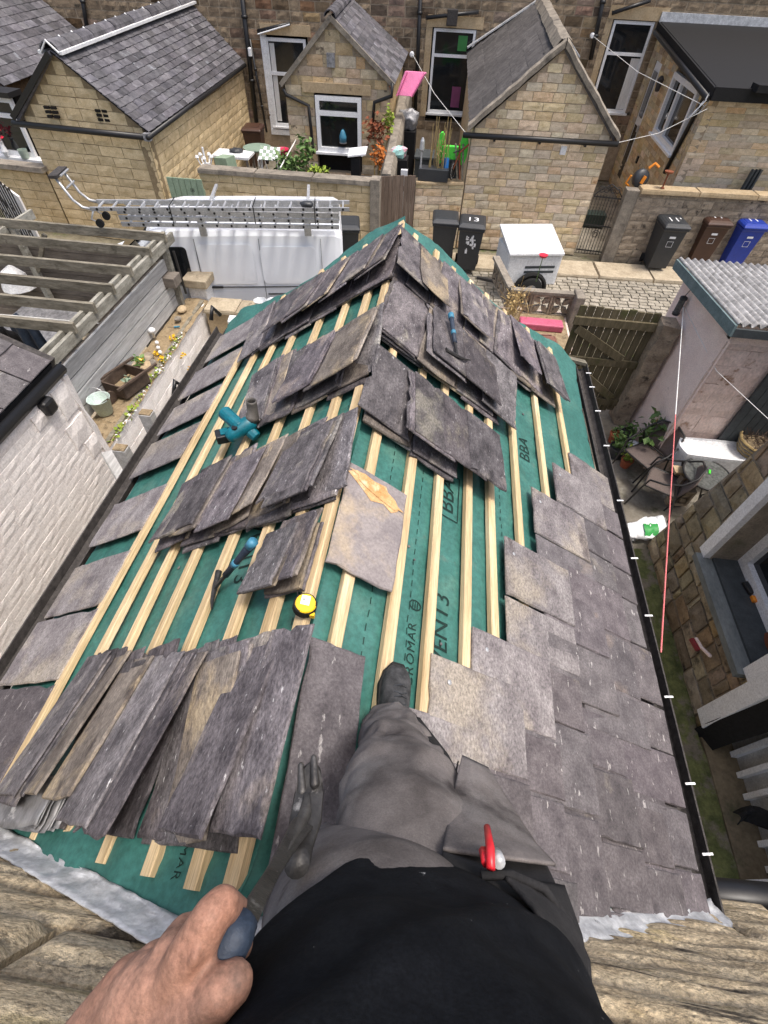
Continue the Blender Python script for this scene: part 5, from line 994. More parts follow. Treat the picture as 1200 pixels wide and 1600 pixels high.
MB().bar((XB - .06, 3.34, 2.70), (XB - 3.3, 3.34, 4.36), .06, .1).build('bargeboard', gutter_m, WB); MB().cbox((XB + .03, 2.95, 2.54), .1, .14, .14).build('gutter_outlet', black_pl, WB, bevel=.03)
# planting bed on its white painted retaining wall
BD = thing('planting_bed', 'raised bed of dry soil on a white painted block wall beside the grey board fence', 'planting bed', (-4.2, 6, 0))
stone_wall(BD, (-3.94, 3.4, 0), (-4.07, 7.9, 0), [(0, 0), (4.5, 0), (4.5, .9), (0, .9)], .2, .36, paintbrick, paintbrick, (), .12, .014, name='retaining_wall', piece='brick', limit=200, gap=.01, seed=50, amp=.5)
MB().grid(lambda u, v: V(-4.45 + u * (.52 - .1 * v), 3.35 + v * 4.55, .9 + .03 * mnoise.noise(V(u * 4, v * 20, 1)) + .03 * math.sin(math.pi * u)), 8, 50).build('soil', soil_m, BD, True)
MB().bar((-4.0, 3.4, .9), (-4.12, 7.85, .9), .06, .06).build('edging', old_wood, BD)
MB().box(-4.42, 3.5, .93, -4.12, 4.25, .965).build('flat_stone', lintel_m, BD)
c_ = V(-4.2, 8.12, 0); pr = thing('gate_pier', 'pale pier with brown stone cap at the far end of the raised bed', 'pier', c_); MB().box(-4.36, 7.92, 0, -4.04, 8.3, 1.12).build('shaft', white_dirty, pr, bevel=.01); MB().box(-4.42, 7.86, 1.121, -3.98, 8.36, 1.26).build('cap', flag_m, pr, bevel=.015)
lw = thing('low_wall', 'low buff stone wall with flat brown coping beside the white van', 'wall', (-3.2, 7.8, 0)); MB().box(-4.0, 7.62, 0, -2.3, 7.95, .84).build('wall', lintel_m, lw)
for i in range(3): link('coping_stone', uslate(flag_m, i, .006), lw, frame(V(-4.0 + i * .58, 7.56, .842), V(.57, .02, 0), V(-.02, .46, 0), V(0, 0, .07)))
for k, (px, lb) in enumerate(((408, 'clear plastic tub on the low wall, left of the two'), (428, 'clear plastic tub on the low wall, right of the two'))):
    c_ = P(px, 482, .92); tb = MB(); tb.lathe(c_, [(.085, 0), (.105, .15), (.115, .15), (.10, .14), (.08, .02)], 14); tb.build('plastic_tub', mat('clear plastic %d' % k, (.45, .48, .50), (.62, .64, .66), 6, rough=.25, rnd=0), label=lb, cat='tub', smooth=True)
ld = MB(); c_ = P(385, 503, 1.0); ld.obox(c_ + V(-.28, -.12, 0), (.52, .04, 0), (-.03, .2, 0), (0, 0, .05)); ld.build('plastic_lid', white_pl, bevel=.01, label='white plastic lid leaning behind the far end of the left gutter', cat='sheet')  # white lid modelled as a thin slab
# grey board fence, its boards one by one
FN = thing('board_fence', 'pale grey horizontal board fence behind the raised bed', 'fence', (-4.5, 6, .9))
for i in range(4):
    z0 = .92 + i * .2; MB().obox((-4.49, 3.5, z0 + .010), (0, 4.25 - .05 * i, 0), (.03 + .006 * (i % 2), 0, 0), (0, 0, .178)).build('board', grey_wood, FN)
MB().box(-4.53, 3.55, .95, -4.50, 7.6, 1.70).build('gap_dark_sheet', dark_wood, FN)  # dark sheet added behind the boards to darken their gaps
for y in (3.6, 5.1, 6.5, 7.7): MB().box(-4.60, y, 0, -4.535, y + .08, 1.85).build('post', old_wood, FN)
FP = PX(99, 578, -4.45); MB().lathe((-4.462, FP.y, FP.z), [(.045, 0), (.045, .004), (.01, .005)], 12, V(1, 0, 0)).build('disc', white_pl, FN)
# pergola
PG = thing('pergola', 'weathered timber pergola of open joists above the yard at the left', 'pergola', (-6, 6.5, 0))
for dx in (0, -.13): MB().bar((-4.36 + dx, 3.9, 1.95), (-4.36 + dx, 7.9, 1.95), .05, .14).build('beam', old_wood_y, PG)
for px, py in ((262, 381), (238, 401), (208, 429), (180, 456), (151, 486), (122, 521)):
    e = PX(px, py, -4.30); l_ = 4.4; MB().bar((e.x, e.y, 2.06), (e.x - l_, e.y + .02, 2.06), .05, .13).build('joist', old_wood, PG)
for p in ((-4.42, 7.65), (-4.42, 4.2), (-6.9, 7.62), (-7.2, 5.0)): MB().box(p[0] - .045, p[1] - .045, 0, p[0] + .045, p[1] + .045, 2.0).build('post', old_wood_y, PG)
MB().bar((-6.85, 7.62, 1.3), (-6.4, 7.62, 1.92), .06, .06).build('brace', old_wood, PG); MB().bar((-4.5, 7.62, 1.4), (-4.9, 7.62, 1.92), .06, .06).build('brace', old_wood, PG); MB().bar((-7.0, 4.0, 1.95), (-7.0, 8.3, 1.95), .05, .14).build('beam', old_wood_y, PG)
DF = thing('dark_board_fence', 'dark horizontal board fence at the far end of the pergola', 'fence', (-6, 8.3, 0))
for i in range(9): MB().box(-8.9, 7.72, .1 + i * .19, -4.5, 7.75, .1 + i * .19 + .183).build('board', dark_wood, DF)
MB().box(-9, 3.4, -.02, -4.5, 7.8, .012).build('terrace', flag_m, kind='structure')
for k, (px, py, w, mm, lb) in enumerate(((30, 500, .42, navy_m, 'dark navy garment hanging under the pergola, right of the two'), (8, 520, .36, felt_m, 'black garment hanging under the pergola at the left edge'))):
    c_ = P(px, py, 1.5); b = MB(); b.grid(lambda u, v: c_ + V((u - .5) * w * (1 + .5 * v), .05 * math.sin(u * 16) * (.3 + v), -.95 * v + .1 * (1 - abs(2 * u - 1))), 24, 10); b.build('garment', mm, label=lb, cat='garment', smooth=True, solid=.012)
MB().tube([(-8.5, P(30, 500, 1.62).y, 1.66), (-4.5, P(30, 500, 1.62).y + .05, 1.66)], .006, 5).build('washing_line', rope_m, label='thin line carrying dark garments under the pergola', cat='line')
b = MB(); b.grid(lambda u, v: V(-7.3 + u * 1.5, 6.4 + v * 1.1, .75 + .03 * math.sin(u * 6)), 6, 4); b.build('grey_cover', lead_d, label='grey sheet over a table under the pergola joists', cat='sheet', solid=.02)
q = P(20, 425, 1.2); MB().lathe(q - V(0, 0, .3), [(.05, 0), (.30, .05), (.22, .3), (.02, .42)], 12).build('white_parasol', white_dirty, label='white cover at the left edge beyond the second joist', cat='cover')
# oddments on the bed
def onbed(px, py, z=.96): return P(px, py, z)
c_ = onbed(205, 606, .95); c_.x = -4.22; wb = thing('toy_wheelbarrow', 'dark wooden wheelbarrow planter on the raised bed', 'planter', c_); R3 = Matrix.Rotation(-.25, 3, 'Z')
def lb_(x, y, z): return c_ + R3 @ V(x, y, z)
for a, b_, u_ in (((-.17, -.24, .12), (-.2, .22, .12), 0), ((.17, -.24, .12), (.2, .22, .12), 0)): MB().bar(lb_(*a), lb_(*b_), .02, .19).build('side', crate_wood, wb)
MB().bar(lb_(-.17, -.24, .12), lb_(.17, -.24, .12), .02, .19).build('end', crate_wood, wb); MB().bar(lb_(-.2, .22, .12), lb_(.2, .22, .12), .02, .19).build('end', crate_wood, wb); MB().obox(lb_(-.17, -.23, .03), R3 @ V(.34, 0, 0), R3 @ V(0, .45, 0), V(0, 0, .02)).build('base', soil_m, wb)
for s in (-1, 1): MB().bar(lb_(s * .2, -.34, .24), lb_(s * .2 + .02, .42, .2), .03, .03).build('shaft', crate_wood, wb); MB().bar(lb_(s * .17, .2, .03), lb_(s * .17, .22, -.03), .03, .03).build('foot', crate_wood, wb)
MB().lathe(lb_(0, -.34, .07), [(.02, -.02), (.09, -.02), (.09, .02), (.02, .02)], 12, R3 @ V(1, 0, 0)).build('wheel', crate_wood, wb); leaves(lb_(.02, 0, .1), .09, 26, .07, rd).build('succulent', green_door, wb, kind='stuff')
c_ = P(128, 628, 1.1); c_.x = -4.28; bu = thing('bucket', 'pale green bucket with a brush at the near end of the grey fence', 'bucket', c_ - V(0, 0, .14)); MB().lathe(c_ - V(0, 0, .14), [(.1, 0), (.14, .24), (.15, .24), (.13, .22), (.09, .02)], 18).build('pail', plain('mint plastic', (.50, .60, .56)), bu, True); MB().tube([c_ + V(.0, 0, 0), c_ + V(.16, -.02, .12)], .012, 6).build('brush_handle', crate_wood, bu); MB().tube([c_ + V(.14 * math.cos(a), .02, .09 + .16 * math.sin(a)) for a in [math.pi * k / 10 for k in range(11)]], .004, 5).build('bail', alu_m, bu)
ST = [(232, 562, .08, stone_d, 'grey'), (229, 575, .075, lintel_m, 'buff'), (238, 570, .06, coping_m, 'dark'), (285, 486, .07, lintel_m, 'flat buff'), (278, 500, .05, coping_m, 'small dark')]
for px, py, r, mm, nm in ST:
    p = onbed(px, py); b = MB(); b.ball(p + V(0, 0, r * .5), r, 7, (1.1, 1.5, .7)); b.v = [rough(v, 9, .012) for v in b.v]; b.build('stone', mm, label=nm + ' stone lying on the raised bed', cat='stone')
for k, (px, py, lbl) in enumerate(((241, 527, 'white mushroom ornament, the largest of the cluster on the raised bed'), )):
    p = onbed(px, py); mo = thing('mushroom_ornament', lbl, 'ornament', p); MB().lathe(p, [(.02, 0), (.018, .1), (.06, .1), (.055, .14), (.02, .165)], 12).build('mushroom', white_pl, mo, True)
for px, py in ((246, 538), (248, 546), (251, 553)): p = onbed(px, py); q = MB(); q.ball(p + V(0, 0, .03), .032, 6); q.build('white_pebble', white_pl, label='round white pebble in the row beside the mushroom ornament', cat='pebble', group='white pebbles by the mushroom', smooth=True)
p = onbed(272, 511); sc = thing('screwdriver', 'blue handled screwdriver lying on the soil of the raised bed', 'screwdriver', p); MB().tube([p, p + V(.09, .015, .01)], .014, 7).build('handle', blue_h, sc); MB().tube([p, p - V(.1, .03, .0)], .004, 5).build('blade', steel_m, sc)
rg = random.Random(12)
for px, py, lbl, lm in ((222, 572, 'dark green plant with a yellow bloom beside the grey stones', leaf_g),):
    p = onbed(px, py); t = thing('plant', lbl, 'plant', p); leaves(p + V(0, 0, .08), .12, 50, .08, rg).build('foliage', lm, t, kind='stuff'); leaves(p + V(.05, -.05, .16), .03, 8, .06, rg).build('bloom', yel_t, t)
for px, py, w in ((244, 552, 'between the grey stones'), (252, 560, 'below the white pebbles'), (268, 528, 'next to the screwdriver'), (284, 554, 'hanging over the white block wall'), (297, 575, 'lowest on the white block wall')):
    p = onbed(px, py, .97 if px < 280 else .8); t = MB(); 
    fl = leaves(p, .045, 12, .06, rg); o_ = fl.build('daffodil', yel_t, label='yellow flower ' + w, cat='flower', group='yellow flowers on the raised bed')
b = MB()
for k in range(150):
    t = rg.random(); p = V(-3.96 - .1 * t, 4.15 + 2.6 * t + rg.gauss(0, .02), .92 + rg.gauss(0, .025)); q = Euler((rg.uniform(-1, 1), rg.uniform(-1, 1), rg.uniform(0, 6))).to_matrix(); s = rg.uniform(.04, .07)
    b.add([p, p + q @ V(s * .4, s * .5, 0), p + q @ V(0, s, 0), p + q @ V(-s * .4, s * .5, 0)], [(0, 1, 2, 3)])
iv = b.build('ivy_garland', leaf_y, label='yellow green ivy garland trailing along the edge of the raised bed', cat='garland', kind='stuff'); b = MB()
for k in range(70): t = rg.random(); p = V(-3.93 - .1 * t, 4.15 + 2.6 * t, .93 + rg.gauss(0, .02)); q = Euler((rg.uniform(-1, 1), rg.uniform(-1, 1), rg.uniform(0, 6))).to_matrix(); s = .04; b.add([p, p + q @ V(s * .5, s * .5, 0), p + q @ V(0, s, 0)], [(0, 1, 2)])
o_ = link('white_leaf', b.mesh('white_leaf', white_dirty, off=Vector(iv.location)), iv); o_['kind'] = 'stuff'
for py_, y in ((690, 3.9), (620, 5.0)): MB().lathe((-3.93, y, .70), [(.03, 0), (.03, .01), (.012, .015)], 8, V(1, 0, 0)).build('wall_plug', black_pl, BD)
p = PX(198 + 3, 397 + 6, -4.4); p = PX(268, 397 + 40, -4.38); bx = thing('letter_box', 'small dark wooden box fixed to the far end of the grey fence', 'box', p); MB().cbox(p, .22, .26, .16).build('box', dark_wood, bx, bevel=.01); MB().tube([p + V(.1, .15, .4), p + V(.1, .15, -.3)], .02, 6).build('pole', iron_m, bx)
# posts and plank standing in the passage by the left gutter
for k, (x, y, z1, lb) in enumerate(((P(188, 700, 2.25).x, P(188, 700, 2.25).y, 2.25, 'grey timber post with mossy top, nearest of the two by the left gutter'), (P(228, 645, 2.25).x, P(228, 645, 2.25).y, 2.25, 'grey timber post with mossy top, farther of the two by the left gutter'))):
    q = thing('timber_post', lb, 'post', (x, y, 0)); MB().box(x - .06, y - .045, 0, x + .06, y + .045, z1).build('shaft', grey_wood, q, bevel=.006); MB().box(x - .055, y - .04, z1, x + .055, y + .04, z1 + .012).build('mossy_top', soil_m, q)
MB().bar((-2.78, 3.0, 1.75), (-2.78, 3.55, 1.75), .05, .08).build('white_rail', white_pl, label='white rail between the two timber posts', cat='rail')
a_ = P(170, 705, 1.9); MB().bar(a_, a_ + V(.62, -.62, -.62), .16, .03, (0.3, .3, 1)).build('plank', grey_wood, label='pale grey plank leaning on the left gutter against the white cottage', cat='plank')
MB().box(-3.36 + .3, 4.5, .2, -3.0, 5.6, .95).build('white_board', white_dirty, label='white board standing in the passage below the ivy', cat='board', bevel=.01)
for px, py, lb in ((272, 618, 'black plastic bracket on the left gutter, nearer one'), (330, 500, 'black plastic bracket at the far end of the left gutter')):
    p = P(px, py, 2.45); b = MB(); b.tube([p, p + V(.02, .06, .12), p + V(.06, .12, .0)], .025, 6); b.build('gutter_bracket', black_pl, label=lb, cat='bracket', smooth=True)

# ================================================================== white van with roof rack and ladders
VN = thing('white_van', 'white panel van with ladders on its roof parked in the alley', 'van', (-3.8, 9.3, 0)); yaw = R_(12)
o0 = P(531, 357, 1.93); o0.z = 0; f_ = V(-math.cos(yaw), -math.sin(yaw), 0); g_ = V(-math.sin(yaw), math.cos(yaw), 0)
o0 = o0 - g_ * .12
def VP(x, y, z): return o0 + f_ * x + g_ * y + V(0, 0, z)
def VS(px, py, y=0.0):                                   # local x, z of a pixel on the near side
    r = ray(px, py); t = ((o0 + g_ * y) - CAM).dot(g_) / r.dot(g_); p = CAM + r * t; return (p - o0).dot(f_), p.z
def sect(x, ztop, zb=.32, inset=0, w=1.92):
    half = [(.06, zb), (.02, zb + .12), (0, .62), (0, .95), (.012, 1.05), (.05, 1.34), (.12, ztop - .12), (.17, ztop - .045), (.26, ztop - .005), (.5, ztop + .02)]
    half = [(y + inset, min(z, ztop + .02)) for y, z in half]
    return [VP(x, y, z) for y, z in half] + [VP(x, w - y, z) for y, z in half[::-1]]
b = MB(); b.loft([sect(-.04, 1.80, .4, .06), sect(0, 1.88, .34, .02), sect(.1, 1.92), sect(1.5, 1.93), sect(2.9, 1.92), sect(3.25, 1.86), sect(3.5, 1.7, inset=.02), sect(4.0, 1.32, inset=.03), sect(4.1, 1.12, inset=.03), sect(4.5, .98, inset=.06), sect(4.65, .8, inset=.14), sect(4.7, .55, inset=.2)]); b.build('body', van_m, VN)
def van_panel(x0, x1, z0, z1, mm, nm, th=.006, r=.08, ins=None, parent=None):
    pts = []
    for cx, cz, a0 in ((x1 - r, z1 - r, 0), (x0 + r, z1 - r, 90), (x0 + r, z0 + r, 180), (x1 - r, z0 + r, 270)):
        for k in range(5): a = R_(a0 + k * 22.5); pts.append((cx + r * math.cos(a), cz + r * math.sin(a)))
    yy = lambda z: 0 if z < .95 else (z - .95) * .075 + (max(0, z - 1.34)) * .055
    return MB().prism([VP(x, yy(z) - .002, z) for x, z in pts], -g_ * th + V(0, 0, th * .1)).build(nm, mm, parent or VN)
seam = plain('shadow gap', (.10, .105, .11), .8)
for (pa, pb) in (((301, 378), (323, 462)), ((401, 380), (420, 468)), ((500, 372), (505, 440))):
    (xa, za), (xb, zb) = VS(*pa), VS(*pb); b = MB()
    x = (xa + xb) / 2; yy = lambda z: 0 if z < .95 else (z - .95) * .075 + (max(0, z - 1.34)) * .055
    for z0, z1 in ((.45, .95), (.95, 1.34), (1.34, 1.78)): b.bar(VP(x, yy(z0) - .0, z0), VP(x, yy(z1) - .0, z1), .008, .010, g_)
    b.build('door_seam', seam, VN)
xs = [VS(301, 400)[0], VS(401, 400)[0], VS(500, 400)[0]]
van_panel(xs[1] + .06, xs[0] - .08, 1.04, 1.70, van_m, 'pressed_panel', .010); van_panel(xs[2] + .08, xs[1] - .06, 1.04, 1.66, van_m, 'pressed_panel', .010)
MB().bar(VP(.1, -.004, .99), VP(xs[0] - .05, -.004, .99), .016, .016).build('belt_crease', seam, VN); MB().bar(VP(.25, -.006, .86), VP(xs[1] - .1, -.006, .86), .02, .02).build('door_track', seam, VN)
x, z = VS(339, 448); MB().bar(VP(x - .12, -.02, z), VP(x + .1, -.02, z), .04, .035).build('door_handle', black_pl, VN, bevel=.012)
van_panel(xs[0] + .10, xs[0] + .72, 1.06, 1.66, glass_m, 'cab_window', .012, .07)
MB().prism([VP(3.34, .2, 1.80), VP(3.34, 1.72, 1.80), VP(3.98, 1.75, 1.36), VP(3.98, .17, 1.36)], V(0, 0, .03) + f_ * .03).build('windscreen', glass_m, VN)
for x in (.9, 4.15):
    for y, sg in ((.1, -1), (1.82, 1)): w = MB(); w.lathe(VP(x, y, .33), [(.12, -.1), (.31, -.1), (.33, -.06), (.33, .06), (.31, .1), (.12, .1)], 20, g_); wo = w.build('wheel', rubber, VN, True); MB().lathe(VP(x, y + sg * .1, .33), [(.2, -.01), (.2, .012), (.05, .02)], 16, g_ * sg).build('rim', alu_m, wo)
for x in (.55, 2.3): MB().bar(VP(x, .0, 2.02), VP(x, 1.92, 2.02), .05, .04).build('roof_bar', alu_m, VN); MB().obox(VP(x - .06, .02, 1.84), f_ * .12, g_ * .06, V(0, 0, .32)).build('rack_foot', alu_m, VN, bevel=.012)
for y in (.55, 1.0, 1.4): MB().bar(VP(.3, y, 1.965), VP(2.8, y, 1.955), .05, .012).build('roof_rib', van_m, VN)
b = MB(); c_ = VP(-.05, .04, 1.0); MB().obox(VP(-.055, .06, .75), f_ * .03, g_ * .1, V(0, 0, .34)).build('rear_light', redp, VN)
def ladder(name, label, a, b_, n_r, width, side, h=.062, mm=None):
    a, b_ = Vector(a), Vector(b_); t = thing(name, label, 'ladder', a); d = (b_ - a)
    for k in (0, 1):
        o = a + side * width * k; MB().bar(o, o + d, .03, h).build('rail', mm or alu_m, t)
    hb = MB()
    for i in range(n_r):
        p = a + d * ((i + .5) / n_r); MB().tube([p, p + side * width], .015, 6).build('rung', alu_m, t)
        hb.lathe(p - side * .017, [(.019, -.002), (.019, .003)], 8, side)
    hb.build('rung_end', black_pl, t, kind='stuff'); return t
la, lb2 = P(190, 350, 2.10), P(530, 355, 2.10); dd = (lb2 - la); dd.z = 0; sd2 = V(-dd.y, dd.x, 0).normalized()
for k, nm in enumerate(('lowest of the three stacked on the van', 'middle of the three stacked on the van', 'uppermost of the three stacked on the van')):
    ladder('ladder', 'aluminium ladder section, ' + nm, la + V(0, 0, .09 * k), lb2 + V(0, 0, .09 * k), 15, .38, sd2)
la, lb3 = P(140, 324, 2.44), P(546, 327, 2.42); la.z = lb3.z = 2.42
rl = ladder('roof_ladder', 'aluminium roof ladder with hook and wheels lying on top of the van ladders', la, lb3, 19, .3, sd2, .05); u = (la - lb3).normalized()
for k in (0, 1):
    o = la + sd2 * .3 * k; MB().tube([o, o + u * .1 + V(0, 0, .02), o + u * .2 + V(0, 0, .12), o + u * .32 + V(0, 0, .42)], .02, 7).build('hook_arm', alu_m, rl, True)
    MB().tube([o - u * .05, o - u * -.04 + V(0, 0, -.14), o - u * .06 + V(0, 0, -.2)], .014, 6).build('wheel_arm', alu_m, rl, True); MB().lathe(o - u * .06 + V(0, 0, -.2), [(.02, -.02), (.06, -.02), (.06, .02), (.02, .02)], 12, sd2).build('wheel', rubber, rl)
e = la + u * .32 + V(0, 0, .42)
for q in (.15, .3): MB().tube([la + u * (.2 + .1 * q) + V(0, 0, .12 + q), la + u * (.2 + .1 * q) + V(0, 0, .12 + q) + sd2 * .3], .013, 6).build('rung', alu_m, rl)
MB().bar(e - sd2 * .05, e + sd2 * .36, .12, .04).build('ridge_pad', gutter_m, rl)
for t in (.3, .62, .86): p = la.lerp(lb3, t); MB().tube([p - sd2 * .03 + V(0, 0, -.2), p - sd2 * .03 + V(0, 0, .05), p + sd2 * .33 + V(0, 0, .05)], .008, 5).build('strap', rubber, rl)
p = la.lerp(lb3, .83) + sd2 * .05; gl = MB(); gl.ball(p + V(0, 0, .05), .08, 6, (1.4, .9, .6)); gl.v = [rough(v, 14, .02) for v in gl.v]; gl.build('work_glove', bin_dk, label='dark work glove lying on the ladders at the rear of the van', cat='glove', smooth=True)

# ================================================================== things in the far yards
def at(px, py, y): return PY(px, py, y)
rg = random.Random(77)
def plantb(name, lb, c, r, mm, n=80, size=.1, sq=(1, 1, 1), cat='plant', stem=True):
    t = thing(name, lb, cat, (c.x, c.y, 0)); leaves(c, r, n, size, rg, sq).build('foliage', mm, t, kind='stuff')
    if stem: MB().tube([(c.x, c.y, 0), c], .02, 5).build('stem', straw_m, t)
    return t
def foot(t): return t
c_ = at(323, 262, 12.9); cn = thing('candelabra', 'white ornate candelabra standing behind the left end of the stained yard wall', 'candelabra', (c_.x, c_.y, 0)); z = c_.z - .1
MB().tube([(c_.x, c_.y, 0), (c_.x, c_.y, z + .5)], .025, 8).build('stem', white_pl, cn)
for k in range(5): a = k * 1.257; MB().tube([V(c_.x, c_.y, z + .2), V(c_.x + .12 * math.cos(a), c_.y + .12 * math.sin(a), z + .16), V(c_.x + .17 * math.cos(a), c_.y + .17 * math.sin(a), z + .3)], .016, 6).build('arm', white_pl, cn, True); MB().lathe(V(c_.x + .17 * math.cos(a), c_.y + .17 * math.sin(a), z + .3), [(.02, 0), (.05, .02), (.03, .06)], 8).build('cup', white_pl, cn)
c_ = at(365, 241, 14.2); tb = thing('side_table', 'small white topped table with a dark cloth on it behind the stained yard wall', 'table', (c_.x, c_.y, 0)); MB().cbox(c_, .95, .6, .05).build('top', white_dirty, tb)
for sx in (-1, 1):
    for sy in (-1, 1): MB().box(c_.x + sx * .42 - .025, c_.y + sy * .25 - .025, 0, c_.x + sx * .42 + .025, c_.y + sy * .25 + .025, c_.z - .03).build('leg', dark_wood, tb)
q = MB(); q.ball(c_ + V(.05, .1, .06), .14, 6, (1.4, 1, .35)); q.v = [rough(v, 12, .03) for v in q.v]; q.build('grey_cloth', bin_dk, label='crumpled dark cloth on the white topped table', cat='cloth')
MB().obox(at(343, 262, 13.3) + V(0, 0, -.9), (.3, 0, 0), (.12, .3, 0), (-.1, 0, 1.1)).build('grey_board', green_door, label='grey green board leaning beside the white candelabra', cat='board')
c_ = at(402, 232, 14.8); bt = thing('bistro_table', 'round green bistro table with white legs behind the stained yard wall', 'table', (c_.x, c_.y, 0)); MB().lathe(c_, [(.02, 0), (.36, 0), (.37, .03), (.02, .03)], 20).build('top', plain('faded green', (.20, .27, .21)), bt)
for k in range(4): a = k * 1.57 + .5; MB().tube([c_ + V(.1 * math.cos(a), .1 * math.sin(a), 0), V(c_.x + .4 * math.cos(a), c_.y + .3 * math.sin(a), 0)], .015, 6).build('leg', white_pl, bt)
c_ = at(420, 240, 14.2); ch = thing('folding_chair', 'pale folding garden chair with green checked seat beside the bistro table', 'chair', (c_.x, c_.y, 0)); R3 = Matrix.Rotation(.5, 3, 'X')
for k in range(6):
    for j in range(4): MB().cbox(c_ + R3 @ V(-.2 + k * .085, -.15 + j * .1, 0), .08, .095, .02, R3).build('seat_check', green_door if (k + j) % 2 else white_dirty, ch)
for s in (-1, 1): MB().tube([c_ + V(s * .24, .2, .1), V(c_.x + s * .24, c_.y - .3, 0)], .016, 6).build('leg', white_pl, ch); MB().tube([c_ + V(s * .24, -.2, -.1), V(c_.x + s * .24, c_.y + .3, 0)], .016, 6).build('leg', white_pl, ch)
c_ = at(442, 240, 15.2); MB().lathe((c_.x, c_.y, c_.z - .25), [(.11, 0), (.16, .36), (.175, .36), (.15, .33), (.1, .03)], 16).build('red_bucket', plain('rose plastic', (.62, .03, .10)), label='rose red bucket in front of the cottage outhouse', cat='bucket', smooth=True); MB().box(c_.x - .2, c_.y - .15, 0, c_.x + .2, c_.y + .2, c_.z - .25).build('black_crate', bin_dk, label='black crate under the rose red bucket', cat='crate')
plantb('leafy_shrub', 'spreading green shrub along the top of the stained yard wall', at(452, 255, 13.4), .34, leaf_g, 200, .13, (1.5, .8, .7), 'shrub'); plantb('leafy_shrub', 'taller green shrub before the cottage outhouse corner', at(477, 240, 13.8), .36, leaf_g, 150, .13, (.8, .8, 1.2), 'shrub'); plantb('lime_shrub', 'small lime leaved plant at the right end of the stained wall', at(497, 267, 13.2), .2, leaf_y, 90, .11, (1.3, .8, .6))
plantb('russet_shrub', 'russet bush climbing by the right edge of the kitchen window', at(586, 205, 15.1), .36, leaf_r, 170, .12, (.9, .7, 1)); plantb('orange_shrub', 'orange leaved plant above the low planter', at(592, 246, 14.0), .26, leaf_o, 120, .1, (.8, .7, 1.2)); plantb('yellow_shrub', 'tall yellowing plant behind the russet bush', at(606, 188, 15.2), .25, leaf_y, 80, .11, (.7, .6, 1.3))
c_ = at(575, 268, 13.6); MB().cbox((c_.x, c_.y, c_.z - .3), .5, .3, .34).build('grey_planter', bin_dk, label='dark planter under the orange leaved plant', cat='planter'); MB().cbox((c_.x - .28, c_.y - .1, (c_.z + .2) / 2 + .1), .22, .2, c_.z + .2).build('black_post_box', felt_m, label='black box with sloping white top by the orange plant', cat='box'); MB().obox((c_.x - .45, c_.y - .25, c_.z + .32), (.42, .06, .05), (0, .3, .08), (0, 0, .03)).build('white_board', white_dirty, label='small sloping white board on the black box', cat='board')
# party wall between the two yards, its rough pale top seen from above
a, b_ = at(604, 272, 13.05), at(637, 115, 19.2); pw = thing('party_wall', 'rough pale topped wall dividing the yards behind the brown gate', 'wall', (a.x, 16, 0)); q = MB()
q.loft([[V(p.x + x * .17 + .02 * mnoise.noise(V(t * 12, x, 3)), p.y, zz) for x, zz in ((-1, 0), (-1, p.z - .12 + .03 * mnoise.noise(V(t * 15, x, 1))), (-.6, p.z + .02 * mnoise.noise(V(t * 19, x, 2))), (.5, p.z + .03 * mnoise.noise(V(t * 17, x, 5))), (1, p.z - .14), (1, 0))] for t, p in [(k / 24, a.lerp(b_, k / 24)) for k in range(25)]]); q.build('wall', old_wood if False else coping_m, pw)
a, b_ = at(650, 112, 16.2), at(632, 150, 16.0); b = MB(); b.loft([[a.lerp(b_, t) + V(x * .28 * (1 - .2 * t), y, 0) for x, y in ((-1, -.05), (-.8, -.12), (-.7, 0), (.7, 0), (.8, -.12), (1, -.05), (0.9, .05), (-.9, .05))] + [] for t in (0, .35, .7, 1)]); b.build('pink_slide', pinkp, label='pink plastic slide hanging beside the cottage outhouse', cat='slide', bevel=.01)
c_ = at(637, 188, 16.6); b = MB(); b.ball(c_, .24, 12, (1.2, .8, 1.1)); b.v = [rough(v, 7, .12) for v in b.v]; b.build('grey_cover', lead_d, label='bundled grey plastic sheet beside the party wall', cat='sheet', smooth=True); MB().cbox((c_.x, c_.y, (c_.z - .2) / 2), .5, .5, c_.z - .2).build('black_box', felt_m, label='black box under the bundled grey sheet', cat='box')
c_ = at(694, 215, 16.5); sb = thing('storage_box', 'large dark grey storage box below the middle house window', 'storage box', (c_.x, c_.y, 0)); MB().cbox((c_.x, c_.y, .55), 1.5, .7, 1.1).build('box', grey_door, sb, bevel=.02); MB().cbox((c_.x, c_.y, 1.14), 1.56, .76, .08).build('lid', grey_door, sb, bevel=.02)
c_ = at(622, 238, 14.3); MB().cbox((c_.x, c_.y, (c_.z - .1) / 2), .5, .45, c_.z - .1).build('black_bin', felt_m, label='black crate of toys behind the brown gate', cat='crate'); b = MB(); b.ball(c_ + V(0, 0, 0), .2, 6, (1.1, .9, .6)); b.v = [rough(v, 9, .06) for v in b.v]; b.build('pink_cloth', mat('pink and teal cloth', (.65, .35, .42), (.35, .62, .58), 5, rnd=0, lo=.45, hi=.55), label='pink and turquoise cloth on the black crate', cat='cloth')
c_ = at(632, 265, 13.6); MB().cbox((c_.x, c_.y, c_.z / 2), .16, .1, c_.z).build('white_board', white_pl, label='narrow white board standing behind the brown gate', cat='board')
c_ = V(-.42, 13.3, 1.47); tg = thing('trough_planter', 'black trough planter on the low buff wall', 'planter', c_); MB().box(-.70, 13.12, 1.475, .0, 13.42, 1.72).build('trough', bin_dk, tg, bevel=.01); leaves(c_ + V(.2, .05, .5), .32, 60, .05, rg, (.5, .4, 1)).build('stalks', straw_m, tg, kind='stuff')
b = MB()
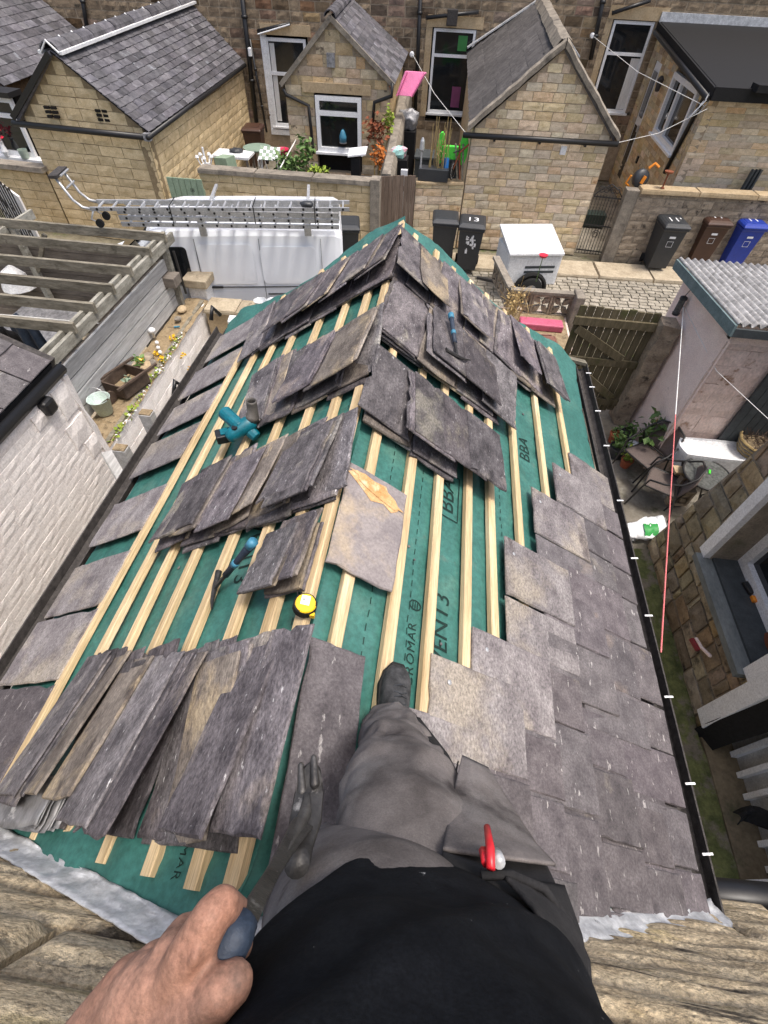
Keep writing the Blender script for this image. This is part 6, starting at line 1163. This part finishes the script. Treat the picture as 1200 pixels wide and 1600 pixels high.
for k in range(26): p = c_ + V(rg.uniform(-.1, .4), rg.uniform(-.1, .12), .22); b.tube([p, p + V(rg.gauss(0, .05), 0, rg.uniform(.3, 1.0))], .007, 3)
b.build('dry_stalks', straw_m, tg, kind='stuff')
MB().lathe(V(-.66, 13.2, 1.72), [(.02, 0), (.02, .3), (.06, .34), (.05, .5), (.02, .56)], 8).build('solar_lamp', alu_m, label='small grey solar lamp in the black trough planter', cat='lamp')
c_ = at(706, 238, 13.4); rt = thing('ride_on_toy', 'lime green plastic toy leaning on the buff outhouse corner', 'toy', (c_.x, c_.y, 1.47)); y0 = c_.y
for s in (-.26, .26): MB().prism([V(c_.x + s + .1 * math.cos(a) * 1.0, y0, c_.z + .06 + .3 * math.sin(a)) for a in [2 * math.pi * k / 14 for k in range(14)]], (0, .1, 0)).build('side', lime_m, rt, bevel=.01)
MB().box(c_.x - .24, y0 - .02, c_.z - .14, c_.x + .24, y0 + .08, c_.z + .12).build('panel', lime_m, rt, bevel=.02); MB().tube([(c_.x - .08, y0 - .1, 1.5), (c_.x - .1, y0 - .04, c_.z - .1)], .06, 8).build('blue_leg', plain('blue plastic', (.03, .18, .50)), rt)
c_ = at(707, 266, 13.25); sc2 = thing('scooter', 'small balance bike with white wheels below the lime toy', 'bike', (c_.x, c_.y, 1.47)); MB().lathe(c_, [(.13, -.02), (.17, -.02), (.17, .02), (.13, .02), (.13, -.02)], 16, V(1, -.3, 0)).build('wheel', white_pl, sc2); MB().lathe(c_, [(.17, -.02), (.19, 0), (.17, .02)], 16, V(1, -.3, 0)).build('tyre', rubber, sc2); MB().tube([c_, c_ + V(.12, 0, .35), c_ + V(.3, .05, .5)], .02, 6).build('frame', leaf_r, sc2); MB().tube([c_ + V(-.02, -.1, .36), c_ + V(.22, .1, .4)], .015, 6).build('handlebar', black_pl, sc2)
for k in range(3): MB().bar(at(716 + k * 4, 268, 13.28) + V(0, 0, -.15), at(712 + k * 6, 225, 13.3), .05, .03).build('plank', leaf_r if k % 2 else old_wood, label=('brown', 'grey', 'reddish')[k] + ' plank leaning on the buff outhouse corner behind the bike', cat='plank')
for k, px in enumerate((1160, 1166, 1172)): p = at(px, 285, 14.0); MB().bar((p.x, p.y, 0), (p.x + .12, p.y + .05, p.z + .25), .07, .05).build('dark_paling', grey_door, label=('left', 'middle', 'right')[k] + ' dark paling standing behind the bin wall coping', cat='paling')
# washing lines of the far yards
for a, b_, lb in ((MW(644, 84), at(727, 207, 13.3), 'white line from the house reel to the buff outhouse'), (MW(925, 55), PX(1100, 165, 5.2), 'white line from the house wall to the flat roofed extension'), (V(3.6, 13.4, 2.4), PX(1105, 170, 5.2), 'white line from the buff outhouse corner to the airer')):
    MB().tube([a, a.lerp(b_, .5) - V(0, 0, .12), b_], .006, 5).build('washing_line', rope_m, label=lb, cat='line')
MB().tube([at(438, 262, 12.6), at(470, 205, 17)], .014, 5).build('washing_line', rope_m, label='pale line crossing the cottage yard', cat='line')
c_ = PX(1095, 172, 5.15); ar = thing('wall_airer', 'small silver clothes airer fixed to the corner of the flat roofed extension', 'airer', c_)
for k in range(4): MB().tube([c_ + V(-.25 + k * .06, -.2, .1 * k - .1), c_ + V(.1 + k * .02, .35, .1 * k - .05)], .012, 5).build('bar', alu_m, ar)
for k in (0, 1): MB().tube([c_ + V(-.25, -.2, -.1) + V(.35 * k, .5 * k, 0), c_ + V(-.05, -.2, .3) + V(.3 * k, .5 * k, -.1)], .012, 5).build('side_bar', alu_m, ar)

# ================================================================== the worker, seen from his own eyes
PER = thing('person', 'person in dusty grey work trousers and black t-shirt on the roof gripping a slate hammer', 'person', (.05, .1, 3.6))
def capsule(b, p, q, r0, r1, n=12):
    p, q = Vector(p), Vector(q); L = max((q - p).length, 1e-4); d = (q - p) / L; pts = []; rs = []
    for k in range(5): a = math.pi / 2 * (1 - k / 4) ; pts.append(p - d * r0 * math.sin(a)); rs.append(max(.0006, r0 * math.cos(a)))
    for k in range(1, 4): pts.append(p.lerp(q, k / 4)); rs.append(r0 + (r1 - r0) * k / 4)
    for k in range(5): a = math.pi / 2 * k / 4; pts.append(q + d * r1 * math.sin(a)); rs.append(max(.0006, r1 * math.cos(a)))
    b.tube(pts, rs, n)
def chain(b, *pr):
    for (p, r0), (q, r1) in zip(pr, pr[1:]): capsule(b, p, q, r0, r1)
def HP(px, py, d, r): return (PC(px, py, d), r * d / FPX)                   # point of the hand and radius given in picture units at that depth
def remesh(b, voxel, smooth=6, fac=.5):
    o = bpy.data.objects.new('tmp', b.mesh('tmp', skin_m)); COL.objects.link(o)
    m1 = o.modifiers.new('r', 'REMESH'); m1.mode = 'VOXEL'; m1.voxel_size = voxel; m1.use_smooth_shade = True
    m2 = o.modifiers.new('s', 'SMOOTH'); m2.iterations = smooth; m2.factor = fac
    dg = bpy.context.evaluated_depsgraph_get(); me = bpy.data.meshes.new_from_object(o.evaluated_get(dg)); bpy.data.objects.remove(o); return me
hb = MB()
# back of the hand, wrist, forearm
chain(hb, HP(232, 1560, .385, 62), HP(150, 1660, .40, 60), HP(40, 1800, .43, 70)); chain(hb, HP(272, 1562, .372, 42), HP(205, 1650, .385, 56)); chain(hb, HP(258, 1540, .378, 52), HP(180, 1640, .392, 58)); chain(hb, HP(205, 1545, .40, 46), HP(130, 1650, .41, 56))
WR = PC(40, 1800, .43); EL = V(-.30, -.30, 4.72); SHD = V(-.15, -.24, 4.98)
chain(hb, (WR, .042), (WR.lerp(EL, .5), .046), (EL, .043)); chain(hb, (EL, .045), (EL.lerp(SHD, .5), .052), (SHD, .06))
# index finger over the handle, bent at the knuckle and curling round it
chain(hb, HP(268, 1556, .374, 42), HP(298, 1492, .364, 37), HP(330, 1432, .366, 31), HP(346, 1414, .374, 28)); chain(hb, HP(346, 1414, .374, 28), HP(372, 1432, .418, 24), HP(376, 1478, .428, 20))
# middle, ring and little finger, behind it
chain(hb, HP(248, 1548, .385, 44), HP(272, 1490, .387, 34), HP(290, 1460, .408, 29), HP(322, 1470, .432, 25), HP(348, 1505, .434, 21))
chain(hb, HP(222, 1548, .395, 42), HP(240, 1508, .404, 32), HP(260, 1494, .43, 27), HP(298, 1508, .446, 24), HP(325, 1538, .444, 20))
chain(hb, HP(198, 1560, .405, 40), HP(210, 1538, .417, 29), HP(235, 1532, .442, 25), HP(268, 1545, .455, 21), HP(292, 1568, .452, 18))
# thumb leaving the side of the palm, closing on the handle
chain(hb, HP(225, 1640, .375, 62), HP(275, 1602, .360, 46), HP(318, 1570, .352, 40), HP(344, 1550, .350, 38), HP(364, 1536, .354, 32))
for pts in ([(235, 1640, .352), (262, 1580, .344), (292, 1520, .338), (306, 1496, .334)], [(190, 1640, .362), (222, 1580, .352), (250, 1525, .355), (268, 1498, .357)]):
    chain(hb, *[HP(x, y, d + .0115, 9) for x, y, d in pts])
# trunk, hips and legs hidden by the clothes
chain(hb, (SHD, .06), (V(.03, -.23, 5.0), .075), (V(.05, -.16, 4.75), .11), (V(.08, -.11, 4.5), .12)); chain(hb, (V(.05, -.235, 5.02), .07), (V(.20, -.25, 4.98), .06), (V(.26, -.34, 4.78), .045))
chain(hb, (V(.03, -.24, 5.05), .055), (V(.03, -.25, 5.16), .05))
chain(hb, (V(.085, -.09, 4.44), .08), (V(.045, .19, 4.08), .05), (V(.018, .385, 3.73), .04), (V(.012, .43, 3.655), .03), (V(.012, .55, 3.635), .02)); chain(hb, (V(.03, -.09, 4.44), .08), (V(-.07, .0, 4.08), .05), (V(-.115, .03, 3.74), .045))
bm_ = remesh(hb, .0031, 5, .5)
bm_.transform(Matrix.Translation(-ORG[PER.name])); bo = link('body', bm_, PER)
# shirt
def lerp_rings(keys, t):
    for (t0, a), (t1, b_) in zip(keys, keys[1:]):
        if t <= t1 + 1e-9: k = (t - t0) / (t1 - t0); k = k * k * (3 - 2 * k) * .5 + k * .5; return [x + (y - x) * k for x, y in zip(a, b_)]
    return keys[-1][1]
#        z    cx    cy    a     b
SH = [(0, [4.36, .078, -.105, .195, .152]), (.08, [4.44, .080, -.103, .198, .152]), (.18, [4.5, .080, -.105, .198, .150]), (.3, [4.56, .080, -.108, .196, .142]), (.55, [4.70, .068, -.135, .192, .135]), (.8, [4.86, .05, -.178, .190, .120]), (.93, [4.98, .04, -.215, .185, .105]), (1, [5.06, .03, -.245, .10, .07])]
def shirt(u, t):
    z, cx, cy, a, b_ = lerp_rings(SH, t); an = u * 2 * math.pi; p = V(cx + a * math.cos(an), cy + b_ * math.sin(an), z)
    dir_ = V(math.cos(an) * b_, math.sin(an) * a, 0).normalized()
    f = mnoise.noise(V(p.x * 5 + z * 3, z * 5 - p.x * 4, 4)); g = mnoise.noise(V(p.x * 9 - z * 6, z * 10 + p.x * 8, 8))
    fold = math.sin((p.x * 1.0 + (z - 4.5) * .9) * 26) * .5 + .5
    return p + dir_ * ((.014 * f + .008 * g + .012 * fold ** 5) * min(1, max(0, t - .16) * 5))
ts = MB(); ts.grid(shirt, 96, 70)
tee = ts.build('t_shirt', tee_m, PER, True, solid=.003)
for sx, pth in ((-1, [(SHD, .078), (SHD.lerp(EL, .45), .072), (SHD.lerp(EL, .62), .075)]), (1, [(V(.20, -.25, 4.98), .078), (V(.235, -.30, 4.88), .072)])):
    MB().tube([p for p, r in pth], [r for p, r in pth], 16, cap=False).build('sleeve', tee_m, PER, True, solid=.003)
# trousers: both legs and the seat
def leg_grid(keys, nm, mm, seed):
    def fn(u, t):
        x, y, z, a, b_ = lerp_rings(keys, t); x2, y2, z2, _, _ = lerp_rings(keys, min(1, t + .02)); x1, y1, z1, _, _ = lerp_rings(keys, max(0, t - .02))
        d = V(x2 - x1, y2 - y1, z2 - z1).normalized(); ex = V(1, 0, 0); ex = (ex - d * ex.dot(d)).normalized(); ey = d.cross(ex); an = u * 2 * math.pi
        o = V(x, y, z) + ex * math.cos(an) * a + ey * math.sin(an) * b_; nn = (ex * math.cos(an) + ey * math.sin(an))
        w = mnoise.noise(V(o.x * 7 + seed, o.y * 9 + o.x * 6, o.z * 9)); k = mnoise.noise(V(o.x * 3, (o.y - o.z * .5 + o.x * .7) * 22, seed)); cr = (.5 + .5 * math.sin((t * 30 + math.cos(an + 1) * 2.2) )) ** 5 * max(0, math.sin(an * 1 + 2))
        return o + nn * min(1, max(0, (.74 - t) * 6)) * (.012 * w + .010 * k + .014 * cr + .012 * (max(0, 1 - 7 * abs(mnoise.noise(V(o.x * 5 + o.y * 4, o.y * 7 - o.x * 3, o.z * 6 + seed)))) - .2))
    b = MB(); b.grid(fn, 64, 80); return b.build(nm, mm, PER, True, solid=.002)
leg_grid([(0, [.018, .415, 3.70, .080, .066]), (.10, [.026, .372, 3.79, .083, .080]), (.3, [.036, .29, 3.94, .092, .09]), (.5, [.047, .195, 4.12, .106, .10]), (.7, [.066, .075, 4.29, .130, .112]), (.78, [.075, .01, 4.36, .138, .106]), (.88, [.085, -.07, 4.44, .145, .092]), (1, [.09, -.11, 4.57, .14, .09])], 'trouser_leg', trou_m, 1)
leg_grid([(0, [-.115, .03, 3.72, .075, .08]), (.3, [-.10, .015, 3.92, .08, .085]), (.55, [-.075, .0, 4.12, .10, .10]), (.75, [-.03, -.03, 4.34, .12, .115]), (.9, [.03, -.07, 4.50, .15, .135]), (1, [.06, -.11, 4.6, .15, .12])], 'trouser_leg', trou_m, 5)
b = MB(); b.loft([[V(.078 + a * math.cos(t), -.105 + bb * math.sin(t), z) for t in [2 * math.pi * k / 32 for k in range(32)]] for z, a, bb in ((4.10, .05, .05), (4.18, .13, .10), (4.28, .172, .122), (4.4, .178, .126), (4.6, .17, .12))]); b.build('trouser_seat', trou_m, PER, True)
# knee pad edge, seams
def surf(px, py, z, dz=0): return P(px, py, z)
sm_ = plain('dark stitching', (.03, .028, .028), .9)
MB().tube([P(x, y, z) for x, y, z in ((552, 1292, 4.25), (590, 1268, 4.262), (630, 1250, 4.258), (672, 1240, 4.245), (705, 1243, 4.22))], .0016, 5).build('seam', sm_, PER); MB().tube([P(x, y, z) for x, y, z in ((550, 1299, 4.258), (590, 1276, 4.27), (630, 1258, 4.266), (672, 1248, 4.25), (705, 1251, 4.225))], .0016, 5).build('seam', sm_, PER)
# holster pocket on the right thigh and the black pouch beneath it
def flap(rows, name, mm, thick, bulge, seed, lift=.075):
    n = len(rows)
    def fn(u, t):
        k = t * (n - 1); i = min(int(k), n - 2); f = k - i; L = P(*rows[i][0]).lerp(P(*rows[i + 1][0]), f); Rr = P(*rows[i][1]).lerp(P(*rows[i + 1][1]), f)
        p = L.lerp(Rr, u); nn = (CAM - p).normalized(); return p + nn * (lift + bulge * math.sin(math.pi * u) * (.4 + .6 * t) + .007 * mnoise.noise(V(u * 3, t * 4, seed)) + .003 * mnoise.noise(V(u * 9, t * 12, seed)))
    b = MB(); b.grid(fn, 28, 28); return b.build(name, mm, PER, True, solid=thick)
flap([((722, 1181, 4.10), (762, 1200, 4.07)), ((708, 1240, 4.22), (800, 1262, 4.16)), ((697, 1300, 4.34), (838, 1320, 4.27)), ((692, 1328, 4.39), (868, 1352, 4.31))], 'holster_pocket', trou_m, .005, .04, 2, .09)
flap([((694, 1322, 4.37), (850, 1345, 4.27)), ((684, 1362, 4.45), (872, 1392, 4.36)), ((690, 1392, 4.47), (892, 1440, 4.42))], 'pocket_lining', trou_d, .004, .02, 4, .085)
flap([((790, 1372, 4.46), (880, 1385, 4.34)), ((835, 1420, 4.5), (908, 1465, 4.42)), ((880, 1490, 4.52), (918, 1540, 4.5)), ((905, 1560, 4.5), (920, 1590, 4.52))], 'pouch', trou_d, .006, .012, 6, .09)
MB().tube([P(x, y, z) for x, y, z in ((752, 1368, 4.54), (800, 1366, 4.54), (850, 1388, 4.52), (890, 1440, 4.5), (915, 1500, 4.52), (920, 1570, 4.53))], .006, 6).build('pouch_binding', trou_d, PER, True)
MB().tube([P(x, y, z) for x, y, z in ((694, 1326, 4.405), (735, 1330, 4.425), (775, 1338, 4.43), (800, 1352, 4.42))], .0022, 5).build('hem_seam', sm_, PER); MB().tube([P(x, y, z) for x, y, z in ((716, 1190, 4.12), (703, 1250, 4.245), (696, 1310, 4.37))], .0018, 5).build('seam', sm_, PER)
MB().bar(P(812, 1376, 4.485), P(826, 1382, 4.48), .008, .004).build('label_tab', lead_m, PER)
flap([((640, 1120, 3.80), (655, 1122, 3.79)), ((668, 1155, 3.9), (700, 1180, 3.88)), ((700, 1200, 4.02), (722, 1225, 4.02)), ((704, 1250, 4.16), (716, 1262, 4.14))], 'knee_panel', trou_d, .005, .012, 7)
# boots
def boot(o, fw, up, nm='boot'):
    fw, up = Vector(fw).normalized(), Vector(up).normalized(); sx = fw.cross(up).normalized(); up = sx.cross(fw)
    q = lambda x, y, z: o + sx * x + fw * y + up * z
    st = [(-.09, .034, .06), (-.06, .042, .095), (-.01, .047, .12), (.04, .050, .114), (.09, .053, .095), (.14, .057, .078), (.18, .054, .066), (.21, .042, .054), (.228, .022, .036)]
    rings = []
    for y, w, h in st: rings.append([q(w * math.cos(a) * (1 if math.sin(a) < 0 else .96), y, .022 + (h - .022) * max(0, math.sin(a)) ** .7 + (.0 if math.sin(a) >= 0 else -.004)) for a in [2 * math.pi * k / 20 for k in range(20)]])
    b = MB(); b.loft(rings); bt = b.build(nm, boot_m, PER, True, sub=1); MB().tube([q(0, -.035, .07), q(0, -.045, .14), q(0, -.05, .22)], [.05, .052, .05], 14).build('boot_shaft', boot_m, bt, True)
    ol = [(-.095, .035), (-.05, .046), (.02, .047), (.09, .056), (.15, .061), (.20, .05), (.238, .022)]; pl_ = [q(w, y, 0) for y, w in ol] + [q(-w, y, 0) for y, w in ol[::-1]]
    MB().prism(pl_, up * .024).build('sole', rubber, bt, bevel=.004)
    for k in range(6):
        y = .035 + k * .02; h = .114 - (y - .03) * .33; s = 1 if k % 2 else -1
        MB().tube([q(-.022, y, h - .006), q(0, y + .006 * s, h + .004), q(.022, y + .004, h - .006)], .0028, 5).build('lace', bin_dk, bt)
    MB().tube([q(-.045, .16, .035), q(-.03, .19, .05), q(0, .20, .054), q(.03, .19, .05), q(.045, .16, .035)], .0022, 5).build('toe_seam', rubber, bt)
boot(V(.012, .42, 3.60), V(.03, 1, .0), V(.35, 0, 1)); boot(V(-.105, .02, 3.655), V(-.2, 1, 0), V(-.3, 0, 1))
# pencil and marker in the pocket
pn = thing('red_pencil', 'red plastic pencil clipped in the worker\'s thigh pocket', 'pencil', P(765, 1325, 4.45)); MB().tube([P(761, 1292, 4.54), P(766, 1325, 4.57), P(767, 1358, 4.58)], [.0045, .006, .0055], 8).build('barrel', redpen, pn, True); MB().tube([P(755, 1328, 4.555), P(760, 1350, 4.57)], .006, 6).build('clip', redpen, pn, True)
mk = MB(); mk.tube([P(776, 1335, 4.52), P(779, 1346, 4.57)], [.008, .0085], 12); mk.build('marker', lead_m, label='grey marker end poking out of the worker\'s thigh pocket', cat='marker', smooth=True)
# hammer held in the left hand
hh = thing('slate_hammer', 'steel slate hammer with navy grip held in the worker\'s left hand', 'hammer', PC(473, 1290, .62))
MB().tube([PC(285, 1598, .392), PC(312, 1550, .384), PC(346, 1500, .374), PC(372, 1456, .378), PC(388, 1434, .388)], [.013, .0155, .0165, .0145, .010], 12).build('grip', navy_m, hh, True)
MB().loft([[c_ + CX * x * .6 + CY * x * .35 + CZ * 0 + (CX * .5 - CY * .6) * y for x, y in ((-w, -t), (w, -t), (w, t), (-w, t))] for c_, w, t in ((PC(385, 1440, .384), .012, .006), (PC(402, 1405, .43), .012, .005), (PC(425, 1365, .50), .011, .005), (PC(452, 1320, .57), .014, .006), (PC(472, 1288, .62), .02, .008))]).build('shaft', dirty_steel, hh, bevel=.002)
MB().loft([[PC(px, py, d) + CX * r * math.cos(a) * k + (CZ * .75 - CY * .66) * r * math.sin(a) for a in [2 * math.pi * i / 14 for i in range(14)]] for px, py, d, r, k in ((488, 1192, .69, .004, 1), (486, 1204, .685, .009, 1.6), (483, 1240, .665, .012, 1.7), (477, 1285, .63, .016, 1.35), (469, 1325, .60, .015, 1.1), (465, 1345, .58, .0165, 1.0), (464, 1350, .575, .0155, 1))]).build('hammer_head', dirty_steel, hh, True)
for px, py in ((470, 1196), (490, 1184)): capb = MB(); capsule(capb, PC(px + 2, py + 40, .668), PC(px, py, .69), .007, .0045, 8); capb.build('claw', steel_m, hh, True)
MB().tube([PC(440, 1345, .53), PC(455, 1318, .575), PC(478, 1268, .64), PC(480, 1240, .66)], [.003, .006, .009, .004], 6).build('nail_slot', steel_m, hh, True)
